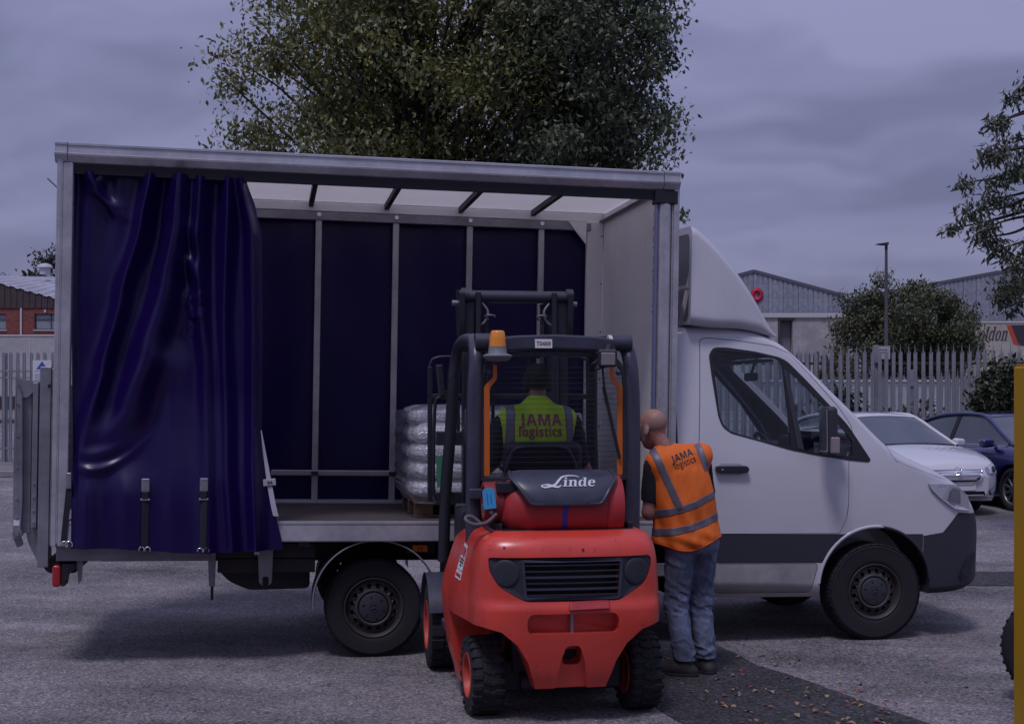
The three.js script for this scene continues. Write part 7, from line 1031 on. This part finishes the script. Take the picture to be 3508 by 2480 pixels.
{ // notice tied to the left fence: blue triangle over lines of print
  const S = thing('notice_board', 'white notice with blue triangle fixed to the fence', 'sign', { pos: [-9.95, gy(-28.3) + 1.70, -28.30] });
  part(S, 'board', bx(-0.20, 0.20, 0, 0.55, -0.006, 0.006, 0.002), mat([0.60, 0.61, 0.66], 0.5)); part(S, 'triangle', ext([[-0.12, 0.36], [0.12, 0.36], [0, 0.53]], 0.002).translate(0, 0, 0.007), mat([0.03, 0.09, 0.40], 0.5));
  for (const y of [0.31, 0.24, 0.20, 0.16, 0.12]) part(S, 'print_line', bx(-0.16, 0.16, y, y + 0.014, 0.006, 0.008, 0), mat([0.16, 0.18, 0.34], 0.6));
  const B = thing('small_sign', 'small white sign behind the spiked fence below the street lamp', 'sign', { pos: [6.95, gy(-25) + 2.2, -25.1] }); part(B, 'board', bx(-0.15, 0.15, 0.06, 0.30, 0, 0.008, 0.002), mat([0.42, 0.42, 0.46], 0.6)); for (const y of [0.22, 0.17]) part(B, 'print_line', bx(-0.10, 0.10, y, y + 0.018, 0.008, 0.010, 0), mat([0.12, 0.12, 0.16], 0.6));
  const D = thing('small_sign', 'small blue and white sign on the dark railings', 'sign', { pos: [12.75, gy(-59.8) + 1.35, -59.8] }); part(D, 'board', bx(-0.32, 0.32, 0, 0.5, 0, 0.012, 0.003), mat([0.52, 0.54, 0.60], 0.6)); part(D, 'blue_band', bx(-0.28, 0.28, 0.26, 0.34, 0.012, 0.015, 0), mat([0.10, 0.16, 0.42], 0.6));
}
// ---------------------------------------------------------------- street lamp
{
  const L = thing('street_lamp', 'tall street lamp with flat head beside the round bush', 'street lamp', { pos: [9.38, gy(-33.5), -33.5] }), y0 = gy(-33.5), H = 5.66 - y0;
  part(L, 'pole', merge(cyl(0.06, 0.05, H * 0.62, 16, 'y', 0, H * 0.31, 0), cyl(0.042, 0.034, H * 0.38, 16, 'y', 0, H * 0.81, 0)), mat([0.10, 0.09, 0.10], 0.6, 0.3)); part(L, 'bracket', [cyl(0.038, 0.038, 0.16, 12, 'y', 0, H + 0.02, 0)], mDarkSteel);
  part(L, 'lamp_head', turn(ext(rounded([[-0.36, 0], [-0.05, 0.05], [0.06, 0.06], [0.06, -0.02], [-0.1, -0.03]], 0.015), 0.24, 0.01), 0, 0, 0).scale(0.72, 0.8, 0.72).translate(0, H + 0.09, -0.09), mDarkSteel);
}
// ---------------------------------------------------------------- warehouses, low building, trailers
const mClad = [[0.34, 0.36, 0.44], [0.36, 0.38, 0.46], [0.325, 0.345, 0.42]].map((c) => mat(c, 0.6, 0.2, { map: tMottle }));
const ribbed = (x0, x1, yA, yB, y0) => { const n = Math.max(2, Math.round((x1 - x0) / 0.33)), g = []; const top = (x) => lerp(yA, yB, (x - x0) / (x1 - x0)); for (let i = 0; i < n; i++) { const a = lerp(x0, x1, i / n), b = lerp(x0, x1, (i + 0.62) / n); g.push(ext([[a, y0], [b, y0], [b, top(b)], [a, top(a)]], 0.05).translate(0, 0, 0.03)); } g.push(ext([[x0, y0], [x1 - 0.02, y0], [x1 - 0.02, top(x1)], [x0, top(x0)]], 0.04)); return merge(g); };
function warehouse(label, x, z, prof, y0, depth, ry = 0) {   // gable wall from roofline points (x, y) left to right
  const W = thing('warehouse', label, 'warehouse', { pos: [x, gy(z), z], turnY: ry, group: 'warehouses beyond the fence' }); let k = 0;
  for (let i = 0; i < prof.length - 1; i++) { const [xa, ya] = prof[i], [xb, yb] = prof[i + 1], n = Math.max(1, Math.round((xb - xa) / 1.05)); for (let j = 0; j < n; j++) { const a = lerp(xa, xb, j / n), b = lerp(xa, xb, (j + 1) / n); part(W, 'cladding_panel', ribbed(a, b, lerp(ya, yb, j / n), lerp(ya, yb, (j + 1) / n), y0), mClad[k++ % 3]); }
    part(W, 'verge_trim', bar([xa, ya + 0.06, 0.06], [xb, yb + 0.06, 0.06], 0.18, 0.22), mat([0.10, 0.095, 0.13], 0.6));
    part(W, 'roof', ext([[xa, ya], [xb, yb], [xb, yb - 0.12], [xa, ya - 0.12]].reverse(), depth).translate(0, 0, -depth), mat([0.22, 0.22, 0.26], 0.7)); }
  part(W, 'base_wall', bx(prof[0][0], prof[prof.length - 1][0], 0, y0, -0.3, 0.0, 0.01), mat([0.30, 0.29, 0.32], 0.8)); return W;
}
{
  const Z = 95, sc = Z / 3000, X = (px) => (px - 1148) * sc, Y = (py) => 1.81 - (py - 900) * sc - gy(-Z);
  const W = warehouse('pale blue grey gabled warehouse with a red letter behind the truck fairing', X(1690), -Z, [[-6.4, Y(664)], [0, Y(609)], [6.42, Y(664)]], 4.2, 40);
  part(W, 'red_letter', move(merge(new THREE.TorusGeometry(0.29, 0.15, 4, 28).scale(1, 1.15, 0.3)), 0.22, Y(661), 0.16), mat([0.50, 0.015, 0.05], 0.5));
  const Z2 = 105, s2 = Z2 / 3000, X2 = (px) => (px - 1148) * s2, Y2 = (py) => 1.81 - (py - 900) * s2 - gy(-Z2);
  warehouse('broad pale warehouse whose roofline climbs behind the round bush', X2(1893), -Z2, [[0, Y2(674)], [X2(2310) - X2(1893), Y2(598)], [X2(2700) - X2(1893), Y2(670)]], 4.0, 40);
}
{ // low white building with a dark loading door
  const Z = 66, s = Z / 3000, X = (px) => (px - 1148) * s, Y = (py) => 1.81 - (py - 900) * s - gy(-Z), B = thing('low_building', 'low white building with a dark doorway behind the railings', 'building', { pos: [X(1720), gy(-Z), -Z] });
  const mW = mat([0.42, 0.40, 0.41], 0.8, 0, { map: tMottle }), w = X(2010) - X(1720), h = Y(712), d0 = X(1745) - X(1720), d1 = X(1778) - X(1720);
  part(B, 'wall', boxUV([bx(-1.5, d0, 0, h, -6, 0, 0.01), bx(d1, w, 0, h, -6, 0, 0.01), bx(d0, d1, h - 0.12, h, -6, 0, 0.01)], 0.3), mW);
  part(B, 'parapet', boxUV(bx(-1.6, w + 0.1, h, h + 0.22, -6.1, 0.1, 0.02), 0.3), mat([0.50, 0.48, 0.48], 0.7)); part(B, 'door_panel', bx(d0 + 0.16, d1 - 0.02, 0, h - 0.14, -0.5, -0.42, 0.01), mat([0.20, 0.19, 0.22], 0.7)); part(B, 'door_frame', [bx(d0, d0 + 0.12, 0, h, -0.4, 0.03, 0.01), bx(d0, d1 + 0.1, h - 0.13, h - 0.01, -0.4, 0.05, 0.01)], mat([0.05, 0.045, 0.055], 0.7));
  for (const y of [h - 0.32, h - 0.95]) part(B, 'vent', bx(-0.62, -0.05, y - 0.2, y, 0.0, 0.06, 0.01), mat([0.20, 0.20, 0.24], 0.7));
  for (let i = 0; i < 9; i++) part(B, 'panel_joint', bx(d1 + 0.5 + i * 0.55, d1 + 0.512 + i * 0.55, 0.3, h - 0.02, 0.0, 0.008, 0), mat([0.33, 0.31, 0.32], 0.8));
}
{ // cream trailer with script lettering, partly behind the scrub
  const Z = 46, s = Z / 3000, X = (px) => (px - 1148) * s, Y = (py) => 1.81 - (py - 900) * s - gy(-Z), T = thing('trailer', 'cream trailer with dark script lettering and a red edged black corner', 'trailer', { pos: [X(2190), gy(-Z), -Z] }), w = X(2420) - X(2190), h = Y(724), hb = 0.95;
  part(T, 'side_panel', boxUV(bx(0, w, hb, h, -2.5, 0, 0.03), 0.3), mat([0.52, 0.47, 0.40], 0.6, 0, { map: tMottle })); part(T, 'roof_edge', bx(-0.02, w + 0.02, h, h + 0.06, -2.52, 0.02, 0.01), mat([0.5, 0.48, 0.46], 0.5));
  part(T, 'black_corner', ext([[X(2268) - X(2190), h - 0.06], [w - 0.02, h - 0.06], [w - 0.02, h - 1.1], [X(2285) - X(2190), h - 0.75]], 0.006).translate(0, 0, 0.002), mat([0.04, 0.03, 0.05], 0.5)); part(T, 'red_edge', ext([[X(2258) - X(2190), h - 0.06], [X(2268) - X(2190), h - 0.06], [X(2285) - X(2190), h - 0.75], [X(2274) - X(2190), h - 0.72]], 0.008).translate(0, 0, 0.002), mat([0.5, 0.06, 0.03], 0.5));
  part(T, 'lettering', warp(text('oldon', 'serif_bold', 0.46, 0.006, 0.98).translate(X(2226) - X(2190), h - 0.60, 0.003), (v) => { v.x += (v.y - h + 0.6) * 0.25; }), mat([0.06, 0.05, 0.07], 0.6));
  part(T, 'chassis', bx(0.2, w, 0.6, hb, -2.2, -0.3, 0.02), mDarkSteel); for (const x of [1.0, 2.2]) part(T, 'wheel', cyl(0.48, 0.48, 0.3, 24, 'z', x, 0.48, -0.3), mRubber);
  // white lorry bodies standing between the fences
  const mk = (label, x0, x1, y1, z, c) => { const Q = thing('trailer', label, 'trailer', { pos: [x0, gy(z), z] }), ww = x1 - x0; part(Q, 'side_panel', boxUV(bx(0, ww, 1.0, y1, -2.5, 0, 0.03), 0.3), mat(c, 0.55, 0, { map: tMottle })); for (let i = 1; i < 6; i++) part(Q, 'panel_rib', bx(ww * i / 6 - 0.02, ww * i / 6 + 0.02, 1.02, y1 - 0.03, 0, 0.012, 0.003), mat(c, 0.55)); part(Q, 'roof_edge', bx(-0.02, ww + 0.02, y1, y1 + 0.06, -2.52, 0.02, 0.01), mat(c, 0.5)); part(Q, 'under_guard', bx(0.4, ww - 0.3, 0.55, 0.98, -0.1, -0.02, 0.01), mDarkSteel); for (const x of [0.9, ww - 1.0]) part(Q, 'wheel', cyl(0.5, 0.5, 0.3, 24, 'z', x, 0.5, -0.3), mRubber); return Q; };
  mk('white box trailer parked behind the spiked palisade', 5.9, 12.6, 1.75, -31, [0.46, 0.46, 0.52]);
  mk('white trailer parked in the yard beyond the left fence', -21.5, -14.6, 3.25, -50, [0.50, 0.49, 0.50]);
}
{ // brick building on the left
  const Z = 72, s = Z / 3000, X = (px) => (px - 1148) * s, Y = (py) => 1.81 - (py - 900) * s - gy(-Z), B = thing('brick_building', 'red brick building with brown clad gable and pale ribbed roof', 'building', { pos: [X(0), gy(-Z), -Z] });
  const tBr = tex(512, (u, v) => { const r = Math.floor(v * 32), o = (r % 2) * 0.5, c = Math.floor(u * 12 + o), fu = (u * 12 + o) % 1, fv = (v * 32) % 1, m = fu < 0.05 || fv < 0.14, k = 0.85 + 0.3 * hash3(c, r, 1); return m ? [0.52, 0.44, 0.43] : [0.48 * k, 0.20 * k, 0.19 * k]; });
  const mBr = mat('#ffffff', 0.9, 0, { map: tBr, bumpMap: tBr, bumpScale: 0.01 }), w0 = -7, w1 = X(175) - X(0), yw = Y(690), win = (px0, px1, py0, py1) => [X(px0) - X(0), X(px1) - X(0), Y(py1), Y(py0)];
  const wins = [win(-60, 12, 703, 738), win(76, 148, 703, 738)]; const shp = [[w0, 0], [w1, 0], [w1, yw], [w0, yw]];
  part(B, 'wall', boxUV(ext(shp, 0.3, 0, wins.map(([a, b, c, d]) => [[a, c], [a, d], [b, d], [b, c]])).translate(0, 0, -0.3), 0.37), mBr);
  for (const [a, b, c, d] of wins) { const f = part(B, 'window', [bx(a, b, c, c + 0.05, -0.2, -0.12, 0.005), bx(a, b, d - 0.05, d, -0.2, -0.12, 0.005), bx(a, a + 0.05, c, d, -0.2, -0.12, 0.005), bx(b - 0.05, b, c, d, -0.2, -0.12, 0.005), bx((a + b) / 2 - 0.035, (a + b) / 2 + 0.035, c, d, -0.2, -0.12, 0.005), bx(a, b, lerp(c, d, 0.6), lerp(c, d, 0.6) + 0.05, -0.2, -0.12, 0.005)], mat([0.07, 0.07, 0.09], 0.6)); part(f, 'pane', bx(a, b, c, d, -0.17, -0.16, 0), mat([0.25, 0.28, 0.33], 0.08, 0, { clearcoat: 1 })); part(f, 'sill', bx(a - 0.06, b + 0.06, c - 0.10, c, -0.2, 0.05, 0.01), mat([0.35, 0.32, 0.33], 0.8)); }
  part(B, 'downpipe', cyl(0.05, 0.05, yw, 10, 'y', X(47) - X(0), yw / 2, 0.06), mat([0.6, 0.6, 0.62], 0.6));
  part(B, 'security_lamp', bx(X(99) - X(0), X(103) - X(0), yw - 0.25, yw - 0.1, 0, 0.12, 0.02), mat([0.6, 0.58, 0.58], 0.5));
  const brown = mat([0.075, 0.05, 0.055], 0.7, 0, { map: tMottle }), g0 = Y(612), gt = (x) => lerp(Y(636), Y(671), (x - 0) / (X(130) - X(0)));
  for (let x = w0; x < w1; x += 0.33) { const b = Math.min(x + 0.30, w1); part(B, 'gable_board', ext([[x, yw], [b, yw], [b, gt(b)], [x, gt(x)]], 0.06), brown); } part(B, 'gable_back', ext([[w0, yw], [w1, yw], [w1, gt(w1)], [w0, gt(w0)]], 0.02).translate(0, 0, -0.03), brown);
  const rg = grid(300, 6, (u, v) => { const x = lerp(w0, w1 + 2, u), base = gt(Math.min(x, w1 + 2)) + 0.02, top = Y(600) + 0.35 + (x < 0 ? 0 : 0); return V(x, lerp(base, Math.max(top, base), v) + 0.03 * Math.sign(Math.sin(u * 300 * 0.55)), lerp(0.12, -9, v)); });
  part(B, 'roof', rg, mat([0.46, 0.46, 0.52], 0.6, 0.2, { map: tMottle, side: THREE.DoubleSide }));
  const vz = -5.0, vy = (px) => lerp(gt(X(px) - X(0)), Y(600) + 0.35, 0.55);
  const v1 = part(B, 'roof_vent', [cyl(0.28, 0.28, 0.85, 20, 'y', X(88) - X(0), vy(88) + 0.5, vz)], mat([0.42, 0.42, 0.46], 0.6)); part(v1, 'vent_cap', [cyl(0.5, 0.42, 0.08, 20, 'y', X(88) - X(0), vy(88) + 1.05, vz), cyl(0.45, 0.5, 0.1, 20, 'y', X(88) - X(0), vy(88) + 0.0, vz)], mat([0.30, 0.30, 0.33], 0.6));
  part(B, 'roof_vent', [new THREE.SphereGeometry(0.42, 20, 10, 0, 6.3, 0, 1.5).scale(1, 0.7, 1).translate(X(27) - X(0), vy(27) + 0.75, vz), cyl(0.3, 0.3, 0.4, 16, 'y', X(27) - X(0), vy(27) + 0.6, vz)], mat([0.46, 0.46, 0.5], 0.6));
}

{ // unit with roller shutters across the road, mirrored in the forklift's rear window
  const B = thing('shutter_building', 'grey industrial unit with slatted roller shutters across the road', 'building', { pos: [0, 0, 15] });
  const mS = mat([0.22, 0.22, 0.25], 0.6, 0.2, { map: tMottle }), mF = mat([0.10, 0.10, 0.12], 0.7);
  part(B, 'wall', boxUV([bx(-16, -6, 0, 7, 0, 0.3, 0.01), bx(6, 16, 0, 7, 0, 0.3, 0.01), bx(-6, 6, 5, 7, 0, 0.3, 0.01), bx(-0.5, 0.5, 0, 5, 0, 0.3, 0.01)], 0.3), mat([0.26, 0.25, 0.27], 0.8, 0, { map: tMottle }));
  part(B, 'roof_edge', bx(-16.1, 16.1, 7, 7.3, -0.2, 0.4, 0.02), mF);
  const sl = extX([[0, 0.02], [0.03, -0.03], [0.14, -0.05], [0.19, -0.02], [0.2, 0.02]], 0, 5.5);
  for (const x of [-6, 0.5]) { const d = part(B, 'roller_shutter', [bx(x, x + 0.12, 0, 5, -0.1, 0.05, 0.01), bx(x + 5.38, x + 5.5, 0, 5, -0.1, 0.05, 0.01), bx(x, x + 5.5, 4.85, 5.15, -0.2, 0.1, 0.02)], mF); for (let i = 0; i < 24; i++) { const s = part(d, 'shutter_slat', sl, mS); s.position.set(x, 0.02 + i * 0.202, 0.1); } }
}
renderer.render(scene, camera);
